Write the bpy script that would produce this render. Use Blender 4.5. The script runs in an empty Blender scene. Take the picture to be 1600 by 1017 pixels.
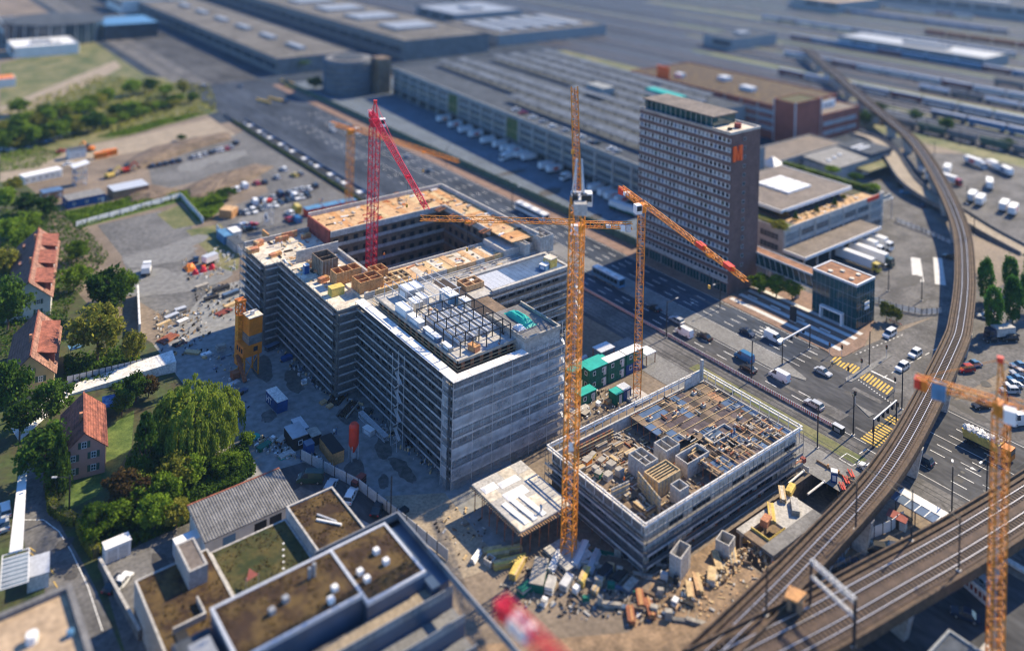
import bpy, math, random
from mathutils import Vector, Matrix
R = random.Random(11)
rad = math.radians
scene = bpy.context.scene
COL = scene.collection

# ------------------------------------------------------------------ camera, sky, sun, exposure
F_PX, YC, ROLL, CAM_H, W_PX, H_PX = 1330.0, -157.0, rad(1.5), 118.0, 1600.0, 1017.0
CAM_X, CAM_Y, HEAD = -112.1, -101.0, rad(52.0)
cam_data = bpy.data.cameras.new('camera')
cam = bpy.data.objects.new('camera', cam_data)
COL.objects.link(cam)
cam.matrix_world = (Matrix.Translation((CAM_X, CAM_Y, CAM_H)) @ Matrix.Rotation(HEAD - rad(90), 4, 'Z')
     @ Matrix.Rotation(rad(90), 4, 'X') @ Matrix.Rotation(ROLL, 4, 'Z'))
cam_data.sensor_width = 36.0
cam_data.sensor_fit = 'HORIZONTAL'
cam_data.lens = F_PX / W_PX * 36.0
cam_data.shift_y = (YC - H_PX / 2) / W_PX
cam_data.clip_start = 1.0
cam_data.clip_end = 6000.0
cam_data.dof.use_dof = True
cam_data.dof.focus_distance = 190.0
cam_data.dof.aperture_fstop = 0.0158
scene.camera = cam

SUN_AZ, SUN_EL = rad(3.5), rad(38.0)
world = bpy.data.worlds.new('World')
scene.world = world
world.use_nodes = True
wn = world.node_tree
sky = wn.nodes.new('ShaderNodeTexSky')
sky.sky_type = 'NISHITA'
sky.sun_disc = False
sky.sun_elevation = SUN_EL
sky.sun_rotation = rad(90) - SUN_AZ
sky.air_density = 1.0
sky.dust_density = 0.0
sky.ozone_density = 10.0
bg = wn.nodes['Background']
bg.inputs['Strength'].default_value = 0.13
wn.links.new(sky.outputs['Color'], bg.inputs['Color'])
sun_data = bpy.data.lights.new('sun', 'SUN')
sun_data.energy = 5.0
sun_data.angle = rad(0.5)
sun_data.color = (1.0, 0.80, 0.51)
sun = bpy.data.objects.new('sun', sun_data)
COL.objects.link(sun)
sun.rotation_euler = Vector((math.cos(SUN_EL) * math.cos(SUN_AZ), math.cos(SUN_EL) * math.sin(SUN_AZ),
         math.sin(SUN_EL))).to_track_quat('Z', 'Y').to_euler()
sun.location = (200, 0, 200)
scene.view_settings.view_transform = 'Standard'
scene.view_settings.look = 'None'
scene.view_settings.exposure = 0.84
scene.view_settings.gamma = 1.0
scene.view_settings.use_white_balance = True
scene.view_settings.white_balance_temperature = 5950
scene.view_settings.use_curve_mapping = False
scene.cycles.use_denoising = True
scene.cycles.filter_width = 1.15
scene.cycles.max_bounces = 5
scene.cycles.transparent_max_bounces = 12
scene.cycles.sample_clamp_indirect = 4.0

# ------------------------------------------------------------------ helpers
CR, SR = math.cos(ROLL), math.sin(ROLL)
def P(px, py, z=0.0):
 """ground position (at height z) of a spot in the 1600x1017 survey picture"""
 u, v = px - W_PX / 2, py - YC
 ul, vl = u * CR + v * SR, -u * SR + v * CR
 d = F_PX * (CAM_H - z) / vl
 l = ul * d / F_PX
 ch, sh = math.cos(HEAD), math.sin(HEAD)
 return Vector((CAM_X + d * ch + l * sh, CAM_Y + d * sh - l * ch, z))

class MB:
 def __init__(s):
  s.v, s.f, s.m = [], [], []
 def poly(s, pts, m=0):
  n = len(s.v)
  s.v += [tuple(p) for p in pts]
  s.f.append(tuple(range(n, n + len(pts))))
  s.m.append(m)
  return s
 def hexa(s, p, m=0):
  n = len(s.v)
  s.v += [tuple(q) for q in p]
  for f in ((3, 2, 1, 0), (4, 5, 6, 7), (0, 1, 5, 4), (1, 2, 6, 5), (2, 3, 7, 6), (3, 0, 4, 7)):
   s.f.append(tuple(n + i for i in f))
   s.m.append(m)
  return s
 def bx(s, x0, x1, y0, y1, z0, z1, m=0):
  return s.hexa([(x0, y0, z0), (x1, y0, z0), (x1, y1, z0), (x0, y1, z0),
       (x0, y0, z1), (x1, y0, z1), (x1, y1, z1), (x0, y1, z1)], m)
 def box(s, c, sz, m=0, rz=0.0, rx=0.0):
  M = Matrix.Translation(c) @ Matrix.Rotation(rz, 4, 'Z') @ Matrix.Rotation(rx, 4, 'X')
  a, b, h = sz[0] / 2, sz[1] / 2, sz[2] / 2
  return s.hexa([M @ Vector(q) for q in ((-a, -b, -h), (a, -b, -h), (a, b, -h), (-a, b, -h),
             (-a, -b, h), (a, -b, h), (a, b, h), (-a, b, h))], m)
 def bar(s, p, q, w, m=0, h=None):
  p, q = Vector(p), Vector(q)
  d = q - p
  if d.length < 1e-6:
   return s
  d.normalize()
  a = d.cross(Vector((0, 0, 1)))
  a = Vector((1, 0, 0)) if a.length < 1e-4 else a.normalized()
  b = a.cross(d)
  a, b = a * w / 2, b * (h or w) / 2
  return s.hexa([p - a - b, p + a - b, p + a + b, p - a + b, q - a - b, q + a - b, q + a + b, q - a + b], m)
 def tube(s, p, q, r, n=10, m=0, r2=None, cap=True):
  p, q = Vector(p), Vector(q)
  d = (q - p).normalized()
  a = d.cross(Vector((0, 0, 1)))
  a = Vector((1, 0, 0)) if a.length < 1e-4 else a.normalized()
  b = d.cross(a)
  r2 = r if r2 is None else r2
  k = len(s.v)
  for c, rr in ((p, r), (q, r2)):
   for i in range(n):
    t = 2 * math.pi * i / n
    s.v.append(tuple(c + a * rr * math.cos(t) + b * rr * math.sin(t)))
  for i in range(n):
   j = (i + 1) % n
   s.f.append((k + i, k + j, k + n + j, k + n + i))
   s.m.append(m)
  if cap:
   s.f.append(tuple(k + n + i for i in range(n)))
   s.m.append(m)
   s.f.append(tuple(k + n - 1 - i for i in range(n)))
   s.m.append(m)
  return s
 def prism(s, pts, z0, z1, m=0, mt=None):
  n, k = len(pts), len(s.v)
  s.v += [(p[0], p[1], z0) for p in pts] + [(p[0], p[1], z1) for p in pts]
  for i in range(n):
   j = (i + 1) % n
   s.f.append((k + i, k + j, k + n + j, k + n + i))
   s.m.append(m)
  s.f.append(tuple(k + n + i for i in range(n)))
  s.m.append(m if mt is None else mt)
  s.f.append(tuple(k + n - 1 - i for i in range(n)))
  s.m.append(m)
  return s
 def mesh(s, name, mats):
  me = bpy.data.meshes.new(name)
  me.from_pydata(s.v, [], s.f)
  for m in (mats if isinstance(mats, (list, tuple)) else [mats]):
   me.materials.append(m)
  if any(s.m):
   me.polygons.foreach_set('material_index', s.m)
  me.update()
  return me
 def build(s, name, mats, parent=None, loc=None, rz=0.0, smooth=False):
  me = s.mesh(name, mats)
  if smooth:
   me.polygons.foreach_set('use_smooth', [True] * len(me.polygons))
  return put(name, me, parent, loc, rz)

def put(name, me, parent=None, loc=None, rz=0.0, scale=None):
 o = bpy.data.objects.new(name, me)
 COL.objects.link(o)
 if parent is not None:
  o.parent = parent
 if loc is not None:
  o.location = loc
 if rz:
  o.rotation_euler = (0, 0, rz)
 if scale is not None:
  o.scale = scale if isinstance(scale, (tuple, list, Vector)) else (scale,) * 3
 return o

LABELS = {}
def tag(o, label, cat, group=None, kind=None):
 o['label'] = label
 o['category'] = cat
 if group:
  o['group'] = group
 if kind:
  o['kind'] = kind
 LABELS.setdefault(label, []).append(o.name)
 return o
def thing(name, label, cat, loc=(0, 0, 0), rz=0.0, group=None, kind=None):
 o = bpy.data.objects.new(name, None)
 COL.objects.link(o)
 o.empty_display_size = 0.5
 o.location = loc
 o.rotation_euler = (0, 0, rz)
 return tag(o, label, cat, group, kind)
def struct(o, kind='structure'):
 o['kind'] = kind
 return o
def copy_tree(o, parent=None):
 c = o.copy()
 COL.objects.link(c)
 c.parent = parent
 for ch in o.children:
  copy_tree(ch, c)
 return c
ORD = ['first', 'second', 'third', 'fourth', 'fifth', 'sixth', 'seventh', 'eighth', 'ninth', 'tenth', 'eleventh',
   'twelfth', 'thirteenth', 'fourteenth', 'fifteenth', 'sixteenth', 'seventeenth', 'eighteenth', 'nineteenth',
   'twentieth', 'twenty-first', 'twenty-second', 'twenty-third', 'twenty-fourth', 'twenty-fifth']

# ------------------------------------------------------------------ materials
def mat(name, col, rough=0.8, var=0.18, scale=0.6, metal=0.0, spec=0.3, col2=None, scale2=None, bump=0.0, alpha=1.0,
  detail=4.0, stretch=None, mixat=(0.38, 0.62)):
 m = bpy.data.materials.new(name)
 m.use_nodes = True
 nt = m.node_tree
 b = nt.nodes['Principled BSDF']
 b.inputs['Roughness'].default_value = rough
 b.inputs['Metallic'].default_value = metal
 b.inputs['Specular IOR Level'].default_value = spec
 b.inputs['Alpha'].default_value = alpha
 c = Vector(col)
 if var <= 0 and col2 is None:
  b.inputs['Base Color'].default_value = (*col, 1)
  return m
 g = nt.nodes.new('ShaderNodeNewGeometry')
 src = g.outputs['Position']
 if stretch:
  mp = nt.nodes.new('ShaderNodeMapping')
  mp.inputs['Scale'].default_value = stretch
  nt.links.new(src, mp.inputs['Vector'])
  src = mp.outputs['Vector']
 n = nt.nodes.new('ShaderNodeTexNoise')
 n.inputs['Scale'].default_value = scale
 n.inputs['Detail'].default_value = detail
 n.inputs['Roughness'].default_value = 0.65
 nt.links.new(src, n.inputs['Vector'])
 rp = nt.nodes.new('ShaderNodeValToRGB')
 a = c * (1 - var)
 d = c * (1 + var) if col2 is None else Vector(col2)
 rp.color_ramp.elements[0].position = mixat[0]
 rp.color_ramp.elements[0].color = (*a, 1)
 rp.color_ramp.elements[1].position = mixat[1]
 rp.color_ramp.elements[1].color = (*d, 1)
 nt.links.new(n.outputs['Fac'], rp.inputs['Fac'])
 out = rp.outputs['Color']
 if scale2:
  n2 = nt.nodes.new('ShaderNodeTexNoise')
  n2.inputs['Scale'].default_value = scale2
  n2.inputs['Detail'].default_value = 3.0
  nt.links.new(src, n2.inputs['Vector'])
  mr = nt.nodes.new('ShaderNodeMapRange')
  mr.inputs['From Min'].default_value = 0.3
  mr.inputs['From Max'].default_value = 0.7
  mr.inputs['To Min'].default_value = 0.72
  mr.inputs['To Max'].default_value = 1.22
  nt.links.new(n2.outputs['Fac'], mr.inputs['Value'])
  vm = nt.nodes.new('ShaderNodeVectorMath')
  vm.operation = 'SCALE'
  nt.links.new(out, vm.inputs[0])
  nt.links.new(mr.outputs['Result'], vm.inputs['Scale'])
  out = vm.outputs['Vector']
 nt.links.new(out, b.inputs['Base Color'])
 if bump:
  bp = nt.nodes.new('ShaderNodeBump')
  bp.inputs['Strength'].default_value = bump
  bp.inputs['Distance'].default_value = 0.1
  nt.links.new(n.outputs['Fac'], bp.inputs['Height'])
  nt.links.new(bp.outputs['Normal'], b.inputs['Normal'])
 return m

def leafmat(name, c1, c2, scale=0.35):
 m = bpy.data.materials.new(name)
 m.use_nodes = True
 nt = m.node_tree
 nt.nodes.remove(nt.nodes['Principled BSDF'])
 g = nt.nodes.new('ShaderNodeNewGeometry')
 n = nt.nodes.new('ShaderNodeTexNoise')
 n.inputs['Scale'].default_value = scale
 n.inputs['Detail'].default_value = 2.0
 nt.links.new(g.outputs['Position'], n.inputs['Vector'])
 oi = nt.nodes.new('ShaderNodeObjectInfo')
 ad = nt.nodes.new('ShaderNodeMath')
 ad.operation = 'MULTIPLY_ADD'
 ad.inputs[1].default_value = 0.35
 nt.links.new(oi.outputs['Random'], ad.inputs[0])
 nt.links.new(n.outputs['Fac'], ad.inputs[2])
 pi_ = nt.nodes.new('ShaderNodeMath')
 pi_.operation = 'MULTIPLY_ADD'
 pi_.inputs[1].default_value = 0.3
 nt.links.new(g.outputs['Random Per Island'], pi_.inputs[0])
 nt.links.new(ad.outputs[0], pi_.inputs[2])
 rp = nt.nodes.new('ShaderNodeValToRGB')
 rp.color_ramp.elements[0].position = 0.45
 rp.color_ramp.elements[0].color = (*c1, 1)
 rp.color_ramp.elements[1].position = 1.05
 rp.color_ramp.elements[1].color = (*c2, 1)
 nt.links.new(pi_.outputs[0], rp.inputs['Fac'])
 d = nt.nodes.new('ShaderNodeBsdfDiffuse')
 t = nt.nodes.new('ShaderNodeBsdfTranslucent')
 mx = nt.nodes.new('ShaderNodeMixShader')
 mx.inputs[0].default_value = 0.35
 nt.links.new(rp.outputs['Color'], d.inputs['Color'])
 nt.links.new(rp.outputs['Color'], t.inputs['Color'])
 nt.links.new(d.outputs[0], mx.inputs[1])
 nt.links.new(t.outputs[0], mx.inputs[2])
 nt.links.new(mx.outputs[0], nt.nodes['Material Output'].inputs['Surface'])
 return m

M = {}
def defm(key, *a, **k):
 M[key] = mat(key, *a, **k)
defm('ground', (0.185, 0.145, 0.105), var=0.25, scale=0.05, scale2=1.1, detail=6)
defm('asphalt', (0.075, 0.076, 0.08), var=0.34, scale=0.09, scale2=0.9, detail=6, rough=0.85, stretch=(1.0, 0.3, 1), spec=0.06)
defm('asphalt_old', (0.135, 0.13, 0.125), var=0.3, scale=0.12, scale2=1.3, detail=6, spec=0.06)
defm('yard_tar', (0.13, 0.155, 0.185), var=0.14, scale=0.1, scale2=0.8, detail=6, spec=0.06)  # bluish tint carries the warehouse's shade over the yard
defm('paving', (0.185, 0.182, 0.175), var=0.14, scale=0.2, scale2=2.0)
defm('paving_red', (0.22, 0.14, 0.10), var=0.15, scale=0.3, scale2=2.0)
defm('pale_stone', (0.58, 0.57, 0.54), var=0.08, scale=0.4)
defm('yard', (0.27, 0.275, 0.27), var=0.16, scale=0.12, scale2=0.6, detail=7, col2=(0.24, 0.235, 0.22))
defm('gravel', (0.14, 0.138, 0.135), var=0.2, scale=0.06, scale2=0.8, detail=7, spec=0.06)
defm('dirt', (0.23, 0.155, 0.09), var=0.35, scale=0.35, scale2=1.5, detail=7, bump=0.4)
defm('dirt_dark', (0.15, 0.11, 0.075), var=0.3, scale=0.25, scale2=1.5, detail=7, bump=0.5)
defm('sand', (0.30, 0.245, 0.175), var=0.12, scale=0.2, scale2=1.6, detail=6)
defm('grass', (0.07, 0.13, 0.02), var=0.35, scale=0.3, scale2=2.5, detail=6, col2=(0.12, 0.17, 0.035))
defm('meadow', (0.11, 0.145, 0.035), var=0.35, scale=0.08, scale2=1.2, detail=6, col2=(0.2, 0.18, 0.08))
defm('soil', (0.085, 0.075, 0.035), var=0.3, scale=0.2, scale2=1.0, col2=(0.06, 0.085, 0.022))
defm('parapet', (0.088, 0.056, 0.034), var=0.25, scale=0.5, scale2=2)
defm('blue_clad', (0.05, 0.078, 0.125), rough=0.4, var=0.15, scale=0.2, spec=0.5)
defm('far_ground', (0.045, 0.056, 0.075), var=0.25, scale=0.03, scale2=0.3, spec=0.05, detail=6)
defm('new_asphalt', (0.052, 0.062, 0.082), var=0.34, scale=0.1, scale2=0.9, detail=6, stretch=(1.0, 0.25, 1), spec=0.06)
defm('edge_grey', (0.30, 0.31, 0.32), rough=0.5, metal=0.2, var=0.12)
defm('ballast', (0.085, 0.055, 0.038), var=0.25, scale=0.5, scale2=3.0)
defm('ballast_grey', (0.038, 0.05, 0.072), var=0.22, scale=0.03, scale2=0.4, stretch=(1, 0.15, 1), spec=0.06)
defm('sleeper', (0.05, 0.036, 0.028), var=0.2, scale=1.5)
defm('rail', (0.55, 0.52, 0.50), rough=0.3, metal=0.6, var=0.1)
defm('concrete', (0.43, 0.41, 0.375), var=0.12, scale=0.35, scale2=2.0)
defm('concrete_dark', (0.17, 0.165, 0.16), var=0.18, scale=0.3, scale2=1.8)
defm('concrete_brown', (0.19, 0.135, 0.088), var=0.22, scale=0.3, scale2=1.8)
defm('slab_pale', (0.60, 0.53, 0.42), var=0.2, scale=0.25, scale2=1.5)
defm('slab_white', (0.74, 0.71, 0.65), var=0.14, scale=0.5, scale2=2.5)
defm('plywood', (0.50, 0.26, 0.10), var=0.2, scale=0.5, scale2=3)
defm('plywood_pale', (0.54, 0.34, 0.17), var=0.2, scale=0.6, scale2=3)
defm('timber', (0.54, 0.39, 0.20), var=0.22, scale=1.2)
defm('timber_yellow', (0.62, 0.45, 0.11), var=0.2, scale=1.2)
defm('timber_grey', (0.34, 0.31, 0.26), var=0.22, scale=1.2)
defm('form_dark', (0.085, 0.06, 0.055), var=0.35, scale=0.4, scale2=2.0, rough=0.45)
defm('form_red', (0.22, 0.055, 0.04), var=0.25, scale=0.6)
defm('rebar', (0.30, 0.11, 0.05), var=0.25, scale=1.5)
defm('brick_orange', (0.46, 0.20, 0.10), var=0.2, scale=0.8, scale2=4)
defm('steel_black', (0.025, 0.025, 0.027), rough=0.5, var=0.1)
defm('steel', (0.42, 0.43, 0.44), rough=0.42, metal=0.55, var=0.1)
defm('galv', (0.55, 0.56, 0.57), rough=0.5, metal=0.3, var=0.12, scale=2)
defm('scaf', (0.14, 0.15, 0.16), rough=0.5, metal=0.2, var=0.15, scale=2)
defm('deck', (0.17, 0.165, 0.16), var=0.2, scale=0.8, rough=0.7)
defm('dark', (0.022, 0.022, 0.024), var=0.1)
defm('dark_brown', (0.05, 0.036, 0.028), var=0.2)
defm('white', (0.78, 0.77, 0.74), rough=0.55, var=0.05, scale=1.0)
defm('line', (0.26, 0.255, 0.245), var=0.1, scale=1.3, col2=(0.74, 0.73, 0.69), mixat=(0.33, 0.46))
defm('line_yellow', (0.30, 0.22, 0.08), var=0.1, scale=1.3, col2=(0.66, 0.43, 0.07), mixat=(0.34, 0.50))
defm('crane_orange', (0.68, 0.25, 0.02), rough=0.45, var=0.14, scale=0.5, scale2=2)
defm('crane_yellow', (0.62, 0.34, 0.05), rough=0.45, var=0.14, scale=0.5)
defm('crane_red', (0.60, 0.02, 0.045), rough=0.42, var=0.15, scale=0.5)
defm('red', (0.62, 0.05, 0.02), rough=0.45, var=0.1)
defm('logo_orange', (0.85, 0.12, 0.015), rough=0.5, var=0.04)
defm('orange', (0.66, 0.19, 0.014), rough=0.5, var=0.12, scale=0.6)
defm('green_box', (0.01, 0.13, 0.085), rough=0.5, var=0.12)
defm('teal', (0.03, 0.36, 0.29), rough=0.5, var=0.12)
defm('blue_box', (0.02, 0.07, 0.22), rough=0.5, var=0.15)
defm('blue_roof', (0.10, 0.22, 0.36), rough=0.45, var=0.15, scale=0.4)
defm('solar', (0.09, 0.13, 0.20), rough=0.28, var=0.2, scale=0.3, spec=0.5)
defm('glass', (0.02, 0.035, 0.05), rough=0.12, var=0.3, scale=0.15, spec=0.6)
defm('glass_teal', (0.012, 0.05, 0.055), rough=0.08, var=0.4, scale=0.12, spec=0.7)
defm('glass_grey', (0.17, 0.20, 0.22), rough=0.15, var=0.3, scale=0.2, spec=0.6)
defm('tower_brick', (0.15, 0.092, 0.078), var=0.16, scale=0.25, scale2=3.0)
defm('red_brick', (0.27, 0.085, 0.055), var=0.14, scale=0.2, scale2=3.0)
defm('facade_grey', (0.27, 0.28, 0.275), var=0.08, scale=0.2, scale2=1.2)
defm('roof_grey', (0.075, 0.085, 0.10), var=0.18, scale=0.15, scale2=0.9, spec=0.06)
defm('roof_brown', (0.17, 0.14, 0.115), var=0.18, scale=0.2, scale2=1.2)
defm('moss', (0.055, 0.027, 0.010), var=0.3, scale=0.3, scale2=0.9, col2=(0.10, 0.062, 0.017), detail=12, bump=0.8, mixat=(0.44, 0.57))
defm('moss_green', (0.04, 0.055, 0.007), var=0.35, scale=0.3, scale2=1.8, col2=(0.09, 0.072, 0.018), detail=9, bump=0.4)
defm('sedum', (0.26, 0.125, 0.06), var=0.3, scale=0.5, scale2=2.5, detail=6)
defm('tile_red', (0.25, 0.085, 0.05), var=0.38, scale=0.7, scale2=3.5)
defm('tile_pale', (0.26, 0.135, 0.092), var=0.38, scale=0.7, scale2=3.5)
defm('tile_shaded', (0.14, 0.075, 0.055), var=0.25, scale=0.7, scale2=3.5)  # shaded copy of the pale tile
defm('wall_pink', (0.58, 0.29, 0.22), var=0.07, scale=0.4)
defm('wall_yellow', (0.52, 0.38, 0.18), var=0.09, scale=0.4)
defm('wall_white', (0.66, 0.64, 0.58), var=0.08, scale=0.4)
defm('tan_roof', (0.42, 0.31, 0.20), var=0.1, scale=0.15, scale2=0.9)
defm('shutter', (0.07, 0.11, 0.075), var=0.1)
defm('wood_hut', (0.34, 0.19, 0.10), var=0.2, scale=1)
defm('corrugated', (0.21, 0.205, 0.195), var=0.2, scale=0.6, scale2=2.2)
defm('tyre', (0.018, 0.018, 0.018), rough=0.8, var=0)
defm('net', (0.68, 0.71, 0.74), rough=0.8, var=0.25, scale=0.3, alpha=0.36)
defm('far_roof', (0.15, 0.14, 0.125), var=0.2, scale=0.05, scale2=0.4, spec=0.06)
defm('canopy_blue', (0.135, 0.155, 0.185), rough=0.9, var=0.2, scale=0.08, scale2=0.5, spec=0.05)
defm('net_pale', (0.6, 0.63, 0.66), rough=0.8, var=0.3, scale=0.5, alpha=0.42)
defm('net_dark', (0.6, 0.63, 0.66), rough=0.8, var=0.25, scale=0.5, alpha=0.2)
defm('toe', (0.34, 0.345, 0.35), var=0.25, scale=0.6)
defm('puddle', (0.10, 0.098, 0.09), rough=0.4, var=0.3, scale=0.8)
defm('patch', (0.065, 0.062, 0.06), var=0.2, scale=0.6)
defm('patch_pale', (0.18, 0.178, 0.17), var=0.2, scale=0.6)
defm('red_faded', (0.34, 0.10, 0.075), var=0.15)
defm('bark', (0.09, 0.065, 0.045), var=0.25, scale=2)
defm('skin', (0.5, 0.3, 0.2), var=0)
defm('hi_vis', (0.75, 0.2, 0.02), var=0.05)
M['leaf'] = leafmat('leaf', (0.022, 0.058, 0.004), (0.21, 0.31, 0.028))
M['leaf_dark'] = leafmat('leaf_dark', (0.010, 0.032, 0.006), (0.09, 0.16, 0.022))
M['leaf_yellow'] = leafmat('leaf_yellow', (0.05, 0.08, 0.008), (0.29, 0.28, 0.045))
M['leaf_willow'] = leafmat('leaf_willow', (0.035, 0.075, 0.008), (0.27, 0.34, 0.045))
M['leaf_red'] = leafmat('leaf_red', (0.04, 0.022, 0.010), (0.12, 0.085, 0.03))
M['leaf_poplar'] = leafmat('leaf_poplar', (0.016, 0.06, 0.01), (0.09, 0.21, 0.03))
PAINT = {}
def paint(name, col, rough=0.3):
 if name not in PAINT:
  PAINT[name] = mat('paint_' + name, col, rough=rough, var=0.03, spec=0.5)
 return PAINT[name]
CARC = {'white': (0.76, 0.76, 0.74), 'silver': (0.42, 0.43, 0.44), 'grey': (0.16, 0.17, 0.18), 'black': (0.015, 0.016, 0.018),
  'dark blue': (0.012, 0.025, 0.06), 'blue': (0.04, 0.16, 0.32), 'red': (0.36, 0.015, 0.02), 'yellow': (0.55, 0.42, 0.05),
  'green': (0.01, 0.16, 0.10), 'dark green': (0.02, 0.05, 0.04), 'beige': (0.5, 0.44, 0.33)}
for k_, c_ in CARC.items():
 paint(k_, c_)
# ------------------------------------------------------------------ ground, roads, yards
PIT = (18.0, 53.0, -11.5, -1.6, -4.2)
def sheet(name, pts, z, m, parent=None, kind='structure'):
 o = MB().poly([(p[0], p[1], z) for p in pts], 0).build(name, m, parent)
 if parent is None:
  o['kind'] = kind
 return o
def rect(x0, x1, y0, y1):
 return [(x0, y0), (x1, y0), (x1, y1), (x0, y1)]
def pix(*pts):
 return [P(a, b) for a, b in pts]
g = MB()
X0, X1, Y0, Y1 = -700, 3600, -500, 3600
px0, px1, py0, py1, pz = PIT
for r_ in ((X0, px0, Y0, Y1), (px1, X1, Y0, Y1), (px0, px1, Y0, py0), (px0, px1, py1, Y1)):
 g.poly([(x, y, 0) for x, y in rect(*r_)])
struct(g.build('ground', M['ground']))
pit = MB()
pit.poly([(x, y, pz) for x, y in rect(px0, px1, py0, py1)])
pit.poly([(px0, py0, pz), (px0, py1, pz), (px0, py1, 0), (px0, py0, 0)])
pit.poly([(px1, py1, pz), (px1, py0, pz), (px1, py0, 0), (px1, py1, 0)])
pit.poly([(px1, py0, pz), (px0, py0, pz), (px0, py0, 0), (px1, py0, 0)])
pit.poly([(px0, py1, pz), (px1, py1, pz), (px1, py1, 0), (px0, py1, 0)])
pito = struct(pit.build('excavation_ground', M['concrete_brown']))

boul = sheet('road', rect(56, 96, -260, 1500), 0.03, M['asphalt'])
sheet('tramway', rect(57.5, 66.2, -260, 1500), 0.05, M['asphalt_old'])
sheet('tram_lawn', rect(59.0, 62.6, -6, 40), 0.065, M['meadow'])
sheet('pavement', rect(47.6, 56.2, 126, 1500), 0.04, M['asphalt_old'])
sheet('side_pavement', rect(48.6, 57.4, -8, 60), 0.055, M['paving'])
side = sheet('side_road', [(95.5, 19), (95.5, -6), (150, -10), (215, -6), (300, 30), (300, 46), (215, 12), (150, 15.5), (106, 19.5)], 0.036, M['asphalt_old'])
sheet('truck_yard', rect(104.5, 170, 97, 400), 0.02, M['yard_tar'])
sheet('loading_yard', [(122.5, 20), (142, 16), (166, 14), (200, 34), (225, 60), (200, 63), (131, 63), (122, 47)], 0.024, M['asphalt_old'])
sheet('depot_yard', [(205, 8), (250, -40), (330, -20), (330, 80), (290, 110), (200, 110), (196, 62), (222, 56)], 0.02, M['asphalt_old'])
sheet('parking_ground', [(84.5, -6), (98, -6), (175, -30), (175, -120), (84.5, -120)], 0.02, M['asphalt_old'])
sheet('lower_parking_ground', rect(18, 54, -60, -24), 0.022, M['asphalt'])
sheet('yard_ground', [(-15, 20), (-46, 36), (-50, 62), (-46, 98), (-47, 128), (-24, 152), (0, 152), (0, 20)], 0.02, M['yard'])
sheet('gravel_lot', pix((152, 352), (250, 330), (300, 345), (300, 385), (330, 440), (400, 470), (300, 520), (215, 470), (190, 400)), 0.018, M['gravel'])
sheet('parking_gravel', pix((232, 262), (370, 210), (380, 205), (560, 320), (500, 340), (420, 400), (320, 400), (345, 330), (420, 300), (400, 262), (240, 300)), 0.016, M['gravel'])
sheet('gravel_path', pix((0, 255), (180, 220), (330, 185), (350, 200), (545, 312), (525, 322), (360, 212), (190, 242), (0, 285)), 0.014, M['sand'])
sheet('garden_soil', [(-115, 40), (-75, 36), (-52, 60), (-46, 100), (-47, 130), (-55, 152), (-60, 210), (-50, 250), (-60, 330), (-140, 330), (-140, 100)], 0.012, M['soil'])
sheet('meadow', pix((0, 165), (150, 110), (330, 130), (340, 175), (180, 218), (0, 250)), 0.013, M['meadow'])
sheet('field', pix((0, 100), (150, 60), (230, 90), (330, 150), (170, 130), (0, 190)), 0.011, M['meadow'])
sheet('far_road', pix((0, 168), (180, 95), (190, 105), (150, 128), (0, 190)), 0.02, M['sand'])
sheet('weedy_bank', pix((100, 330), (200, 310), (280, 300), (330, 290), (345, 330), (310, 350), (285, 315), (120, 358)), 0.021, M['grass'])
sheet('weedy_patch', pix((245, 335), (280, 320), (315, 350), (272, 358)), 0.022, M['meadow'])
sheet('weedy_strip', pix((290, 360), (345, 350), (375, 395), (372, 420), (350, 430), (330, 400)), 0.022, M['meadow'])
sheet('lawn', pix((168, 668), (210, 640), (205, 700), (180, 740), (150, 775), (100, 800), (104, 750), (165, 730)), 0.016, M['grass'])
sheet('small_lawn', pix((150, 560), (190, 548), (180, 570), (155, 575)), 0.016, M['meadow'])
sheet('street', pix((35, 690), (60, 700), (75, 780), (100, 830), (130, 880), (150, 920), (190, 1017), (215, 1100), (60, 1100), (70, 920), (40, 860), (30, 800)), 0.026, M['asphalt_old'])
sheet('courtyard_paving', pix((155, 885), (220, 850), (300, 815), (330, 840), (470, 760), (505, 775), (420, 840), (310, 860), (220, 915), (230, 1017), (195, 1017)), 0.028, M['asphalt_old'])
sheet('parking_court', pix((428, 735), (475, 722), (560, 760), (620, 810), (600, 830), (505, 780), (455, 772)), 0.024, M['asphalt'])
sheet('sand_ground', pix((600, 775), (695, 770), (760, 850), (790, 880), (720, 905), (690, 880)), 0.024, M['sand'])
sheet('sandy_bank', [(-40, 12), (-10, -6), (0, -1.5), (17.6, -1.5), (17.6, -11.9), (53.6, -11.9), (55, -8.5), (57, -12), (30, -20), (-20, -26), (-50, -20)], 0.022, M['dirt'])
sheet('rail_field', rect(335, 2600, -300, 2600), 0.02, M['ballast_grey'])
sheet('rail_bank', [(318, -300), (336, -300), (336, 400), (322, 400)], 0.024, M['meadow'])
for i, (x, w, y0, y1) in enumerate([(420, 14, 90, 330), (470, 10, -60, 120), (640, 18, 200, 600), (520, 8, 330, 700)]):
 sheet('track_verge', rect(x, x + w, y0, y1), 0.03, M['meadow'])
sheet('market_road', rect(40, 110, 330, 1500), 0.012, M['far_ground'])
sheet('far_yard', rect(104, 335, 395, 1500), 0.013, M['far_ground'])
sheet('back_yard', [(172, 110), (335, 110), (335, 400), (172, 400)], 0.013, M['far_ground'])

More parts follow.
